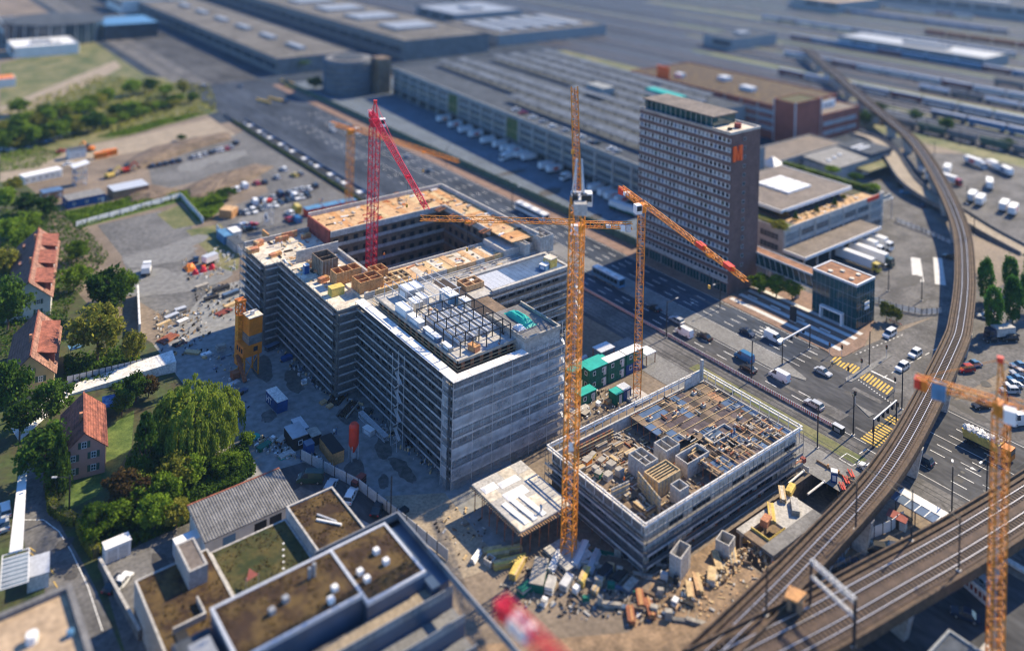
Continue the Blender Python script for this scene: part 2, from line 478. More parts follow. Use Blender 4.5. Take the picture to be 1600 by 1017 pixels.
# puddles, stains and repair patches
BLOBZ = [0.0]
def blob(name, px, py, r, m, z=0.03, asp=1.6, rot=0.6, seed=0):
 rr = random.Random(seed + int(px))
 c = P(px, py)
 pts = []
 for k in range(20):
  a = k * math.pi / 10
  q = r * rr.uniform(.82, 1.1) * (1 + .18 * math.sin(2 * a + px))
  x, y = q * math.cos(a) * asp, q * math.sin(a)
  pts.append((c.x + x * math.cos(rot) - y * math.sin(rot), c.y + x * math.sin(rot) + y * math.cos(rot)))
 BLOBZ[0] += .0003
 sheet(name, pts, z + BLOBZ[0], M[m])
for px, py, r in ((555, 742, 2.6), (600, 700, 2.0), (625, 728, 1.8), (600, 752, 1.2), (460, 595, 2.6), (545, 650, 2.2), (570, 645, 1.6), (410, 575, 3.0), (635, 742, 1.4), (500, 600, 1.6), (420, 650, 1.6), (525, 615, 1.5)):
 blob('wet_ground', px, py, r, 'puddle', .03, 1.8, rad(R.uniform(40, 110)))
for px, py, r in ((1285, 640, 2.2), (1180, 610, 1.5), (1330, 560, 1.8), (1420, 440, 2.6), (1440, 470, 1.6), (1120, 560, 1.3), (860, 300, 3), (800, 270, 3), (930, 340, 2.5), (100, 850, 1.2), (110, 900, 1.0), (1510, 640, 2), (1540, 600, 1.5), (1400, 330, 2.5), (250, 880, 1.2)):
 blob('repair_patch', px, py, r, 'patch', .045, R.uniform(1, 3), rad(R.choice((0, 90)) + R.uniform(-8, 8)))
for px, py, r in ((250, 400, 6), (280, 440, 7), (220, 430, 5), (300, 260, 5), (360, 245, 6), (430, 320, 5), (390, 345, 5), (290, 380, 5), (330, 250, 4)):
 blob('pale_ground', px, py, r, 'patch_pale', .0241, R.uniform(1.2, 3), rad(R.uniform(-30, 60)))
for k_ in range(34):
 x_, y_ = R.choice((R.uniform(67.5, 75), R.uniform(84, 94.5), R.uniform(68, 94))), R.choice((R.uniform(-50, 22), R.uniform(-10, 120)))
 if 75.5 < x_ < 84 and y_ > 18:
  continue
 l_, w_ = R.uniform(1.2, 9), R.uniform(.5, 1.6)
 sheet('trench_patch', rect(x_, x_ + (w_ if k_ % 3 else l_ * .5), y_, y_ + l_), .0338 + k_ * .00002, M['patch' if k_ % 2 else 'asphalt_old'])
for k_ in range(26):
 x_, y_ = R.choice((R.uniform(67.5, 75.4), R.uniform(84, 94.8), R.uniform(98, 140))), R.uniform(-40, 110)
 if x_ > 96:
  y_ = R.uniform(-2, 15)
 sheet('manhole_cover', [(x_ + .42 * math.cos(a_ * .628), y_ + .42 * math.sin(a_ * .628)) for a_ in range(10)], .048, M['steel_black'])
for px0_, px1_, py0_, py1_, m_ in ((1423, 1436, 402, 441, 'pale_stone'), (1458, 1470, 402, 446, 'pale_stone')):
 sheet('concrete_pad', pix((px0_, py0_), (px1_ + 2, py0_ + 2), (px1_ + 8, py1_), (px0_ + 3, py1_ - 2)), .034, M[m_])
for x0_, x1_, y0_, y1_ in ((67.9, 75.7, 58, 420), (83.5, 95.3, 27, 420), (75.7, 83.5, 119, 420), (47.8, 67.9, 131, 420)):
 sheet('fresh_asphalt', rect(x0_, x1_, y0_, y1_), .0325 if x0_ > 60 else .052, M['new_asphalt'])
for pts_, w_, m_ in ((((37, 812), (68, 812), (92, 830), (112, 862), (138, 918), (160, 985)), .16, 'line'), (((45, 862), (58, 872), (70, 888), (84, 908), (94, 925)), .14, 'line_yellow'), (((46, 855), (62, 866), (76, 884), (90, 906)), .14, 'line_yellow')):
 pp = pix(*pts_)
 lm_ = MB()
 for a_, b_ in zip(pp[:-1], pp[1:]):
  lm_.bar(a_ + Vector((0, 0, .04)), (b_ if m_ == 'line' else a_.lerp(b_, .6)) + Vector((0, 0, .04)), w_, 0, .012)
 lm_.build('street_line', M[m_], bpy.data.objects['street'])
# kerbs and traffic islands (real steps)
def kerb(name, pts, m='paving', h=0.13, z=0.03):
 o = MB().prism([(p[0], p[1]) for p in pts], z, z + h, 0).build(name, M[m])
 o['kind'] = 'structure'
 return o
kerb('median_strip', [(76.2, 26), (78.6, 19.2), (79.6, 19.6), (83, 30), (83, 118), (76.2, 118)])
kerb('pavement_tower', [(95.8, 24), (94.6, 21.6), (97, 19.7), (106.5, 19.5), (122, 24.8), (122.4, 58), (100, 58.2), (104.4, 99), (104.4, 400), (95.8, 400)], 'paving_red')
kerb('traffic_island', pix((1321, 591), (1350, 575), (1390, 553), (1394, 556), (1360, 580), (1331, 597), (1322, 596)), 'paving')
kerb('corner_pavement', pix((1399, 600), (1405, 590), (1440, 580), (1430, 640), (1402, 650), (1396, 625)), 'asphalt_old')
kerb('refuge_island', pix((1335, 630), (1366, 648), (1358, 652)), 'paving')
for i, x in enumerate((98.6, 103.0, 107.4, 111.0)):
 x1 = x + 1.7
 o = sheet('pale_paving_band', [(x, 22 + i * 0.4), (x1, 22 + i * 0.4), (x1, 58), (x, 58)], 0.166, M['pale_stone'])

# painted markings
dash = MB().bx(-0.11, 0.11, -1.6, 1.6, 0, 0.006).mesh('lane_dash', M['line'])
for x in (70.3, 73.2, 86.2, 89.2, 92.2):
 y = 26.0 if x > 80 else 16.0
 while y < 330:
  put('lane_dash', dash, boul, (x, y, 0.034))
  y += 7.5 if y < 150 else 10
for x in (70.6, 73.8, 77.2, 80.4, 86.0, 89.6, 92.8):
 for k in range(7):
  put('lane_dash', dash, boul, (x, -14 - k * 7.5, 0.034))
for x, y0, y1 in ((67.6, -3, 300), (75.8, 24, 300), (83.4, 24, 300), (95.4, 26, 300), (67.6, -80, -8), (83.6, -80, -8), (95.2, -80, -8), (56.6, -60, 60)):
 MB().bx(x - 0.07, x + 0.07, y0, y1, 0.034, 0.04).build('edge_line', M['line'], boul)
def stripes(n, a, b, w, l_dir, name, m):
 """n stripes from a to b, each l_dir long"""
 a, b, l_dir = Vector(a), Vector(b), Vector(l_dir)
 st = (b - a) / max(1, n - 1)
 u = st.normalized() * w / 2
 for i in range(n):
  c = a + st * i
  q = [c - u - l_dir / 2, c + u - l_dir / 2, c + u + l_dir / 2, c - u + l_dir / 2]
  MB().prism([(p.x, p.y) for p in q], 0.038, 0.046).build(name, M[m], boul)
stripes(8, (94.2, 20.8), (93.6, 14.4), 0.5, (4.2, 0.6), 'crosswalk_stripe', 'line_yellow')
stripes(9, (93.2, 12.0), (91.8, 4.6), 0.5, (4.2, 0.6), 'crosswalk_stripe', 'line_yellow')
stripes(9, (68.6, -3.2), (77.4, -2.9), 0.55, (0.1, 4.0), 'crosswalk_stripe', 'line_yellow')
stripes(3, (79.8, -2.7), (82.0, -2.7), 0.55, (0.1, 4.0), 'crosswalk_stripe', 'line_yellow')
stripes(14, (90.2, 12.4), (87.2, 1.8), 0.3, (0.35, 0.0), 'give_way_mark', 'line')
stripes(12, (101, 18.6), (121, 16.6), 0.7, (0.02, 0.28), 'lane_dash', 'line')
stripes(8, (97, 8.5), (125, 7.2), 2.0, (0.02, 0.2), 'lane_dash', 'line')
MB().box((96.6, 8.2, 0.042), (0.5, 7.5, 0.006)).build('stop_line', M['line'], boul)
def arrow(x, y, s):
 pts = [(-0.08, -1.6), (0.08, -1.6), (0.08, 0.5), (0.45, 0.5), (0, 1.7), (-0.45, 0.5), (-0.08, 0.5)]
 MB().prism([(x + p[0], y + s * p[1]) for p in pts], 0.034, 0.04).build('lane_arrow', M['line'], boul)
for x, y, s in ((87.6, 40, 1), (90.6, 40, 1), (93.6, 40, 1), (87.6, 62, 1), (71.8, -14, -1), (78.4, -20, -1), (74.8, -26, -1)):
 arrow(x, y, s)
# white boxes beside the tram line
for cx, cy in ((59.5, -3.8), (64.5, -5.5)):
 for k in range(4):
  a = k * math.pi / 2
  MB().box((cx + 1.5 * math.cos(a), cy + 1.5 * math.sin(a), 0.07), (0.18 if k % 2 == 0 else 3.2, 3.2 if k % 2 == 0 else 0.18, 0.008)).build('box_line', M['line'], boul)
# tram rails
tram = bpy.data.objects['tramway']
for x in (58.6, 60.05, 63.0, 64.45):
 MB().bx(x - 0.07, x + 0.07, -200, 600, 0.05, 0.085).build('rail', M['steel_black'], tram)
# red-and-white panel barrier between tramway and road
bar = thing('site_barrier', 'long barrier of red and white striped panels between the tram tracks and the road', 'barrier')
pan = MB()
pan.bx(-0.04, 0.04, -0.98, 0.98, 0.12, 0.92, 0)
for k in range(4):
 pan.hexa([(-0.05, -0.9 + k * 0.5, 0.14), (0.05, -0.9 + k * 0.5, 0.14), (0.05, -0.68 + k * 0.5, 0.14), (-0.05, -0.68 + k * 0.5, 0.14),
     (-0.05, -0.72 + k * 0.5, 0.9), (0.05, -0.72 + k * 0.5, 0.9), (0.05, -0.5 + k * 0.5, 0.9), (-0.05, -0.5 + k * 0.5, 0.9)], 1)
pan.bx(-0.25, 0.25, -0.1, 0.1, 0.05, 0.14, 2)
pan = pan.mesh('barrier_panel', [M['white'], M['red'], M['dark']])
for k in range(46):
 put('barrier_panel', pan, bar, (66.75, 5.2 + 2 * k, 0.02))
# pit edging
for (x0, x1, y0, y1) in ((px0, px1, py0 - 0.25, py0), (px1, px1 + 0.25, py0 - 0.25, 0)):
 MB().bx(x0, x1, y0, y1, pz, 0.5).build('sheet_pile_wall', M['concrete_brown'], pito)
for k in range(9):
 x = px0 + 3 + k * 5.0
 if x < px1:
  MB().bx(x, x + 0.3, py0 - 0.02, py0 + 0.18, pz, 0.6).build('soldier_pile', M['rebar'], pito)
for k in range(4):
 MB().bx(px1 - 0.05, px1 + 0.32, -10 + k * 2.4, -9.7 + k * 2.4, pz, 0.9).build('soldier_pile', M['plywood'], pito)

# dirt mounds on the gravel parking
def mound(name, label, pts, h, m, seed):
 rr = random.Random(seed)
 c = sum(pts, Vector()) / len(pts)
 ring = []
 for i in range(len(pts)):
  a, b = pts[i], pts[(i + 1) % len(pts)]
  for t in (0, 0.34, 0.67):
   ring.append(a.lerp(b, t))
 mb = MB()
 n = len(ring)
 for lvl, (f, z) in enumerate(((1.06, 0.0), (0.9, 0.55), (0.7, 0.85), (0.4, 1.0))):
  for p in ring:
   q = c + (p - c) * f * (1 + rr.uniform(-.05, .05))
   mb.v.append((q.x, q.y, z * h * rr.uniform(0.75, 1.1) if lvl else 0.0))
 mb.v.append((c.x, c.y, h))
 for l in range(3):
  for i in range(n):
   j = (i + 1) % n
   mb.f.append((l * n + i, l * n + j, (l + 1) * n + j, (l + 1) * n + i)); mb.m.append(0)
 for i in range(n):
  mb.f.append((3 * n + i, 3 * n + (i + 1) % n, 4 * n)); mb.m.append(0)
 o = mb.build(name, M[m])
 o['kind'] = 'structure'
 return o
mound('dirt_mound', '', pix((192, 258), (235, 232), (350, 208), (362, 218), (300, 235), (225, 262), (205, 268)), 2.2, 'dirt_dark', 1)
mound('earth_bank', '', pix((285, 298), (330, 275), (400, 258), (425, 262), (395, 280), (330, 305), (300, 312)), 1.8, 'dirt_dark', 2)
mound('soil_bank', '', pix((190, 300), (240, 290), (280, 298), (250, 312), (205, 318)), 1.5, 'dirt_dark', 3)
mound('excavation_bank', '', [Vector(p + (0,)) for p in ((-30, -9), (-8, -12), (12, -13), (40, -13.2), (56, -9.5), (56, -13), (30, -18.5), (-5, -21.5), (-30, -20))], 0.9, 'dirt', 4)
# ------------------------------------------------------------------ permanent buildings
def ZT(base, px, py):
 """height of the spot (px,py) seen straight above ground point base"""
 u, v = px - W_PX / 2, py - YC
 vl = -u * SR + v * CR
 d = (base[0] - CAM_X) * math.cos(HEAD) + (base[1] - CAM_Y) * math.sin(HEAD)
 return CAM_H - vl * d / F_PX
NW, NS = -math.pi / 2, 0.0          # facing -x, facing -y
def win_mesh(name, w, h, fr='white', gl='glass', cols=1, rows=1, t=0.12, d=0.1, rec=0.0):
 mb = MB()
 mb.bx(-w / 2, w / 2, -d * 0.4 + rec, 0.05, 0, h, 1)
 mb.bx(-w / 2, w / 2, -d, 0.05, 0, t, 0).bx(-w / 2, w / 2, -d, 0.05, h - t, h, 0)
 mb.bx(-w / 2, -w / 2 + t, -d, 0.05, t, h - t, 0).bx(w / 2 - t, w / 2, -d, 0.05, t, h - t, 0)
 for c in range(1, cols):
  x = -w / 2 + w * c / cols
  mb.bx(x - t * .4, x + t * .4, -d * .9, 0.05, t, h - t, 0)
 for r in range(1, rows):
  z = h * r / rows
  mb.bx(-w / 2 + t, w / 2 - t, -d * .85, 0.05, z - t * .4, z + t * .4, 0)
 return mb.mesh(name, [M[fr], M[gl]])
def block(name, x0, x1, y0, y1, z0, z1, wall, roof, parent, parapet=0.5, th=0.35, roofname='roof'):
 MB().bx(x0, x1, y0, y1, z0, z1).build(name, M[wall], parent)
 MB().bx(x0 + th, x1 - th, y0 + th, y1 - th, z1, z1 + 0.08).build(roofname, M[roof], parent)
 if parapet:
  p = MB()
  p.bx(x0, x1, y0, y0 + th, z1, z1 + parapet).bx(x0, x1, y1 - th, y1, z1, z1 + parapet)
  p.bx(x0, x0 + th, y0 + th, y1 - th, z1, z1 + parapet).bx(x1 - th, x1, y0 + th, y1 - th, z1, z1 + parapet)
  p.build('parapet', M[wall], parent)

# ---- high-rise with the letter sign
def tower():
 t = thing('office_tower', 'tall dark brick office slab with an orange letter M near its top', 'building')
 x0, x1, y0, y1, H = 100.0, 114.5, 59.8, 97.5, 48.4
 MB().bx(x0 + 0.3, x1, y0, y1, 0, H).build('core_wall', M['tower_brick'], t)
 rows, pitch = 16, 2.75
 n = 23
 st = (y1 - y0 - 0.5) / n
 vs = [win_mesh('window', st - 0.04, 1.5, 'white', g_, t=0.13, d=0.14) for g_ in ('glass', 'glass_grey', 'glass_grey', 'dark', 'glass', 'glass_teal', 'solar', 'glass_grey', 'facade_grey', 'glass')]  # grey panes carry their bright reflection as colour
 rest = MB()
 for r in range(rows):
  zc = 45.7 - r * pitch
  MB().bx(x0 + 0.02, x0 + 0.3, y0, y1, zc - 1.25, zc).build('brick_band', M['tower_brick'], t)
  for k in range(n):
   yy = y0 + 0.25 + st * (k + 0.5)
   if r < 13:
    put('window', R.choice(vs), t, (x0 + 0.3, yy, zc), NW)
   else:
    rest.bx(x0 + 0.16, x0 + 0.28, yy - st / 2 + .03, yy + st / 2 - .03, zc, zc + 0.18, 0).bx(x0 + 0.16, x0 + 0.28, yy - st / 2 + .03, yy + st / 2 - .03, zc + 1.32, zc + 1.5, 0)
    rest.bx(x0 + 0.16, x0 + 0.28, yy - st / 2 + .03, yy - st / 2 + .2, zc + .18, zc + 1.32, 0)
    rest.bx(x0 + 0.22, x0 + 0.3, yy - st / 2, yy + st / 2, zc + .1, zc + 1.4, 1)
 rest.build('window_rows', [M['white'], M['glass']], t)['kind'] = 'stuff'
 MB().bx(x0 + 0.02, x0 + 0.3, y0, y1, 47.2, H + 0.6).build('brick_band', M['tower_brick'], t)
 sw = win_mesh('side_window', 1.2, 1.1, 'facade_grey', 'glass', t=0.14, d=0.14)
 for r in range(rows):
  put('side_window', sw, t, (106.6, y0, 45.8 - r * pitch), NS)
 gw = win_mesh('shop_window', 5.0, 3.2, 'steel', 'glass_teal', cols=4, t=0.1)
 for k in range(7):
  put('shop_window', gw, t, (x0 + 0.3, y0 + 2.9 + k * 5.3, 0.3), NW)
 MB().bx(x0 + 0.01, x0 + 0.3, y0, y1, 3.55, 4.35).build('brick_band', M['concrete'], t)
 MB().bx(x0, x1, y0, y1, H, H + 0.3).build('roof_slab', M['slab_pale'], t)
 p = MB()
 p.bx(x0 - 0.1, x1 + 0.1, y0 - 0.1, y0 + 0.4, H + 0.3, H + 0.75).bx(x1 - 0.4, x1 + .1, y0 + .4, y1, H + .3, H + .75).bx(x0 - .1, x0 + .4, y0 + .4, y1, H + .61, H + .75)
 p.build('parapet', M['concrete'], t)
 MB().bx(101.6, 112.6, 68, 96.6, H + .3, H + 3.4).build('penthouse', M['glass_teal'], t)
 MB().bx(100.9, 113.2, 67.3, 97.2, H + 3.4, H + 3.8).build('penthouse_roof', M['roof_brown'], t)
 for k in range(14):
  MB().bx(101.5, 101.62, 68.4 + k * 2.1, 68.55 + k * 2.1, H + .4, H + 3.4).build('mullion', M['steel'], t)
 MB().tube((108, 63.5, H + .3), (108, 63.5, H + 1.8), 1.1, 12).build('roof_tank', M['form_red'], t)
 MB().bx(103, 104.2, 62.6, 63.6, H + .3, H + 1.1).build('roof_vent', M['dark'], t)
 # letter M
 L = MB()
 yy0, yy1 = y0 - 0.55, y0 - 0.08
 def slab(pts):
  k = len(L.v)
  nn = len(pts)
  L.v += [(100.9 + a, yy0, 40.2 + b) for a, b in pts] + [(100.9 + a, yy1, 40.2 + b) for a, b in pts]
  L.f.append(tuple(k + i for i in range(nn))); L.m.append(0)
  L.f.append(tuple(k + nn + nn - 1 - i for i in range(nn))); L.m.append(0)
  for i in range(nn):
   j = (i + 1) % nn
   L.f.append((k + i, k + nn + i, k + nn + j, k + j)); L.m.append(0)
 slab([(0, 0), (1.05, 0), (1.05, 3.0), (1.05, 4.6), (0, 4.6)])
 slab([(3.15, 0), (4.2, 0), (4.2, 4.6), (3.15, 4.6), (3.15, 3.0)])
 slab([(1.05, 3.0), (1.75, 0.2), (2.45, 0.2), (2.1, 1.6), (1.3, 4.6), (1.05, 4.6)])
 slab([(3.15, 3.0), (3.15, 4.6), (2.9, 4.6), (2.1, 1.6), (2.45, 0.2)])
 L.build('letter_sign', M['logo_orange'], t)
tower()

# ---- long logistics hall with loading docks, its roof full of cars and canopies
LOG_RZ = -math.atan2(12.4, 188.6)
LOG_O = Vector((133.0, 130.0, 0))
def log_pt(x, y, z=0):
 return LOG_O + Matrix.Rotation(LOG_RZ, 3, 'Z') @ Vector((x, y, z))
def logistics():
 t = thing('logistics_hall', 'long grey warehouse with window strips above its truck docks', 'building', LOG_O, LOG_RZ)
 L0, L1, D, H = -9.0, 212.0, 118.0, 15.2
 MB().bx(0.4, 66, L0, 46, 0, H).build('wall', M['facade_grey'], t)
 MB().bx(0.4, D, 46, L1, 0, H).build('wall', M['facade_grey'], t)
 MB().bx(0.6, 66, L0, 46, H, H + 0.1).build('roof', M['roof_grey'], t)
 MB().bx(0.6, D, 46, L1, H, H + 0.1).build('roof', M['roof_grey'], t)
 MB().bx(-0.2, 0.4, L0, L1, H - 0.9, H + 0.9).build('parapet', M['facade_grey'], t)
 bay = 11.1
 ws = win_mesh('window_strip', bay - 1.4, 1.9, 'facade_grey', 'glass', cols=8, rows=2, t=0.16, d=0.16)
 dk = win_mesh('loading_dock', bay - 1.6, 3.6, 'concrete_dark', 'dark', cols=3, t=0.3, d=0.2)
 k = 0
 y = L0 + bay / 2
 while y < L1:
  MB().bx(-0.35, 0.4, y - bay / 2 - 0.35, y - bay / 2 + 0.35, 0, H - 0.92).build('pier', M['concrete'], t)
  if k in (8, 13):
   MB().bx(0.1, 0.39, y - bay / 2 + .6, y + bay / 2 - .6, 4.6, H - 1.2).build('green_panel', mat('panel_green', (0.05, 0.12, 0.03), col2=(0.14, 0.13, 0.05), scale=0.5), t)
  else:
   for r in range(3):
    put('window_strip', ws, t, (0.4, y, 5.2 + r * 3.3), NW)
  put('loading_dock', dk, t, (0.4, y, 0.4), NW)
  MB().bx(-1.8, 0.39, y - bay / 2 + .4, y + bay / 2 - .4, 4.2, 4.4).build('dock_canopy', M['concrete_dark'], t)
  y += bay
  k += 1
 MB().bx(-0.12, 0.39, L0, L1, 8.2, 8.35).build('cornice', M['timber'], t)
 for i in range(8):
  x = 14 + i * 13
  for (a, b) in ((((L0 + 4, L1 - 6) if i % 3 else (L0 + 4, 110)),) if x < 58 else ((52 + 8 * (i % 3), L1 - 6),)):
   c = MB()
   c.hexa([(x, a, H + 3.1), (x + 5.4, a, H + 3.7), (x + 5.4, b, H + 3.7), (x, b, H + 3.1), (x, a, H + 3.4), (x + 5.4, a, H + 4.0), (x + 5.4, b, H + 4.0), (x, b, H + 3.4)])
   c.build('roof_canopy', M['canopy_blue'], t)
   s = MB()
   for yy in range(int(a) + 3, int(b), 9):
    s.bx(x + 3, x + 3.3, yy, yy + 0.3, H + 0.1, H + 3.35)
   s.build('canopy_posts', M['steel_black'], t)['kind'] = 'stuff'
 MB().bx(60, 68, 90, 104, H + .1, H + 6).build('roof_plant_room', M['facade_grey'], t)
 MB().bx(84, 90, 60, 84, H + .1, H + 5).build('roof_plant_room', M['teal'], t)
logistics()
def spiral():
 c = Vector((128, 362, 0))
 t = thing('spiral_ramp', 'round grey ramp tower of stacked rings at the warehouse end', 'building', c)
 for k in range(6):
  MB().tube((0, 0, 1.5 + k * 3.2), (0, 0, 3.1 + k * 3.2), 15, 40).build('ramp_ring', M['canopy_blue'], t)
 MB().tube((0, 0, 0), (0, 0, 20.2), 13.8, 32).build('ramp_core', M['concrete_dark'], t)
 MB().tube((0, 0, 20.2), (0, 0, 20.8), 9, 32).build('ramp_roof', M['roof_grey'], t)
 MB().bx(11, 19, -18, -8, 0, 21).build('stair_block', M['concrete_brown'], t)
spiral()

# ---- brick building with a second letter sign
def brickhall():
 t = thing('brick_hall', 'large red brick factory hall with flat brown roof behind the office tower', 'building')
 block('wall', 259, 312, 152, 255, 0, 17, 'red_brick', 'moss', t)
 block('stair_tower', 257, 279, 141, 153.5, 0, 21, 'red_brick', 'moss_green', t)
 block('wing_wall', 279, 315, 140.4, 165, 0, 12.5, 'red_brick', 'roof_brown', t)
 block('upper_storey', 279, 304, 148, 166, 12.5, 16.2, 'white', 'moss', t, 0.3)
 b1 = win_mesh('window_band', 9.4, 1.8, 'white', 'glass_grey', cols=8, t=0.2, d=0.18)
 for k in range(9):
  for z in (4.5, 8.6, 12.6):
   put('window_band', b1, t, (259, 159 + k * 10.4, z), NW)
  MB().bx(258.6, 259, 153.6 + k * 10.4, 154.1 + k * 10.4, 0, 17).build('pilaster', M['concrete'], t)
 for k in range(3):
  for z in (2.4, 7.0):
   put('window_band', b1, t, (285.5 + k * 10.6, 140.4, z), NS)
 for k in range(2):
  put('window_band', b1, t, (286 + k * 11, 148, 13.4), NS)
 for x, y in ((256.7, 141), (256.7, 153.2), (278.9, 140.7)):
  MB().bx(x, x + 0.5, y - 0.25, y + 0.25, 0, 21.5).build('downpipe', M['galv'], t)
 s = MB()
 s.bx(258.2, 258.8, 224, 233, 17.6, 24.6)
 s.build('letter_sign', M['logo_orange'], t)
 for x, y, a, b in ((275, 180, 5, 8), (285, 205, 6, 6), (270, 225, 4, 5)):
  MB().bx(x, x + a, y, y + b, 17, 19.4).build('roof_plant', M['galv'], t)
 # low link with glazed row in front of it
 l = thing('low_annex', 'low flat annex with a glazed row beside the brick hall', 'building')
 block('wall', 205, 262, 118, 136, 0, 6.5, 'facade_grey', 'roof_brown', l)
 g5 = win_mesh('window_band', 8.0, 3.2, 'white', 'glass', cols=7, rows=2, t=0.2)
 for k in range(6):
  put('window_band', g5, l, (211 + k * 9, 118, 2.2), NS)
 s = thing('lean_to_shed', 'grey gabled shed with roof lights beside the curved ramp', 'building')
 m = MB()
 m.bx(223, 268, 98, 114, 0, 6.6)
 m.build('wall', M['facade_grey'], s)
 MB().hexa([(222.6, 97.6, 6.6), (250, 97.6, 6.6), (250, 114.4, 7.8), (222.6, 114.4, 7.8), (222.6, 97.6, 7.0), (250, 97.6, 7.0), (250, 114.4, 8.2), (222.6, 114.4, 8.2)]).build('roof', M['corrugated'], s)
 MB().bx(250, 268.4, 97.6, 114.4, 6.6, 8.6).build('flat_roof', M['roof_grey'], s)
 for k in range(10):
  MB().bx(251.5 + (k % 5) * 2.0, 252.7 + (k % 5) * 2.0, 104 + (k // 5) * 3, 105.6 + (k // 5) * 3, 8.6, 8.9).build('roof_light', M['white'], s)
 for k in range(3):
  MB().bx(227 + k * 6, 228.4 + k * 6, 104 + k, 105.4 + k, 7.2, 8.2).build('skylight', M['white'], s)
 w = win_mesh('window', 1.6, 1.8, 'white', 'glass')
 for k in range(4):
  put('window', w, s, (254 + k * 3.2, 97.98, 4.2), NS)
 MB().bx(238, 262, 91.5, 97.9, 4.2, 4.7).build('loading_canopy', M['meadow'], s)
 # glass pyramid roof light
 p = thing('glass_pyramid', 'small pale glass pyramid on the flat roof behind the tower', 'rooflight')
 b = P(1207, 255, 7)
 block('base_wall', 150, 205, 112, 134, 0, 6.2, 'facade_grey', 'roof_grey', p)
 MB().poly([(b.x - 4, b.y - 4, 6.4), (b.x + 4, b.y - 4, 6.4), (b.x, b.y, 10)]).poly([(b.x - 4, b.y + 4, 6.4), (b.x - 4, b.y - 4, 6.4), (b.x, b.y, 10)]).poly([(b.x + 4, b.y - 4, 6.4), (b.x + 4, b.y + 4, 6.4), (b.x, b.y, 10)]).poly([(b.x + 4, b.y + 4, 6.4), (b.x - 4, b.y + 4, 6.4), (b.x, b.y, 10)]).build('glass_roof', M['galv'], p)
brickhall()

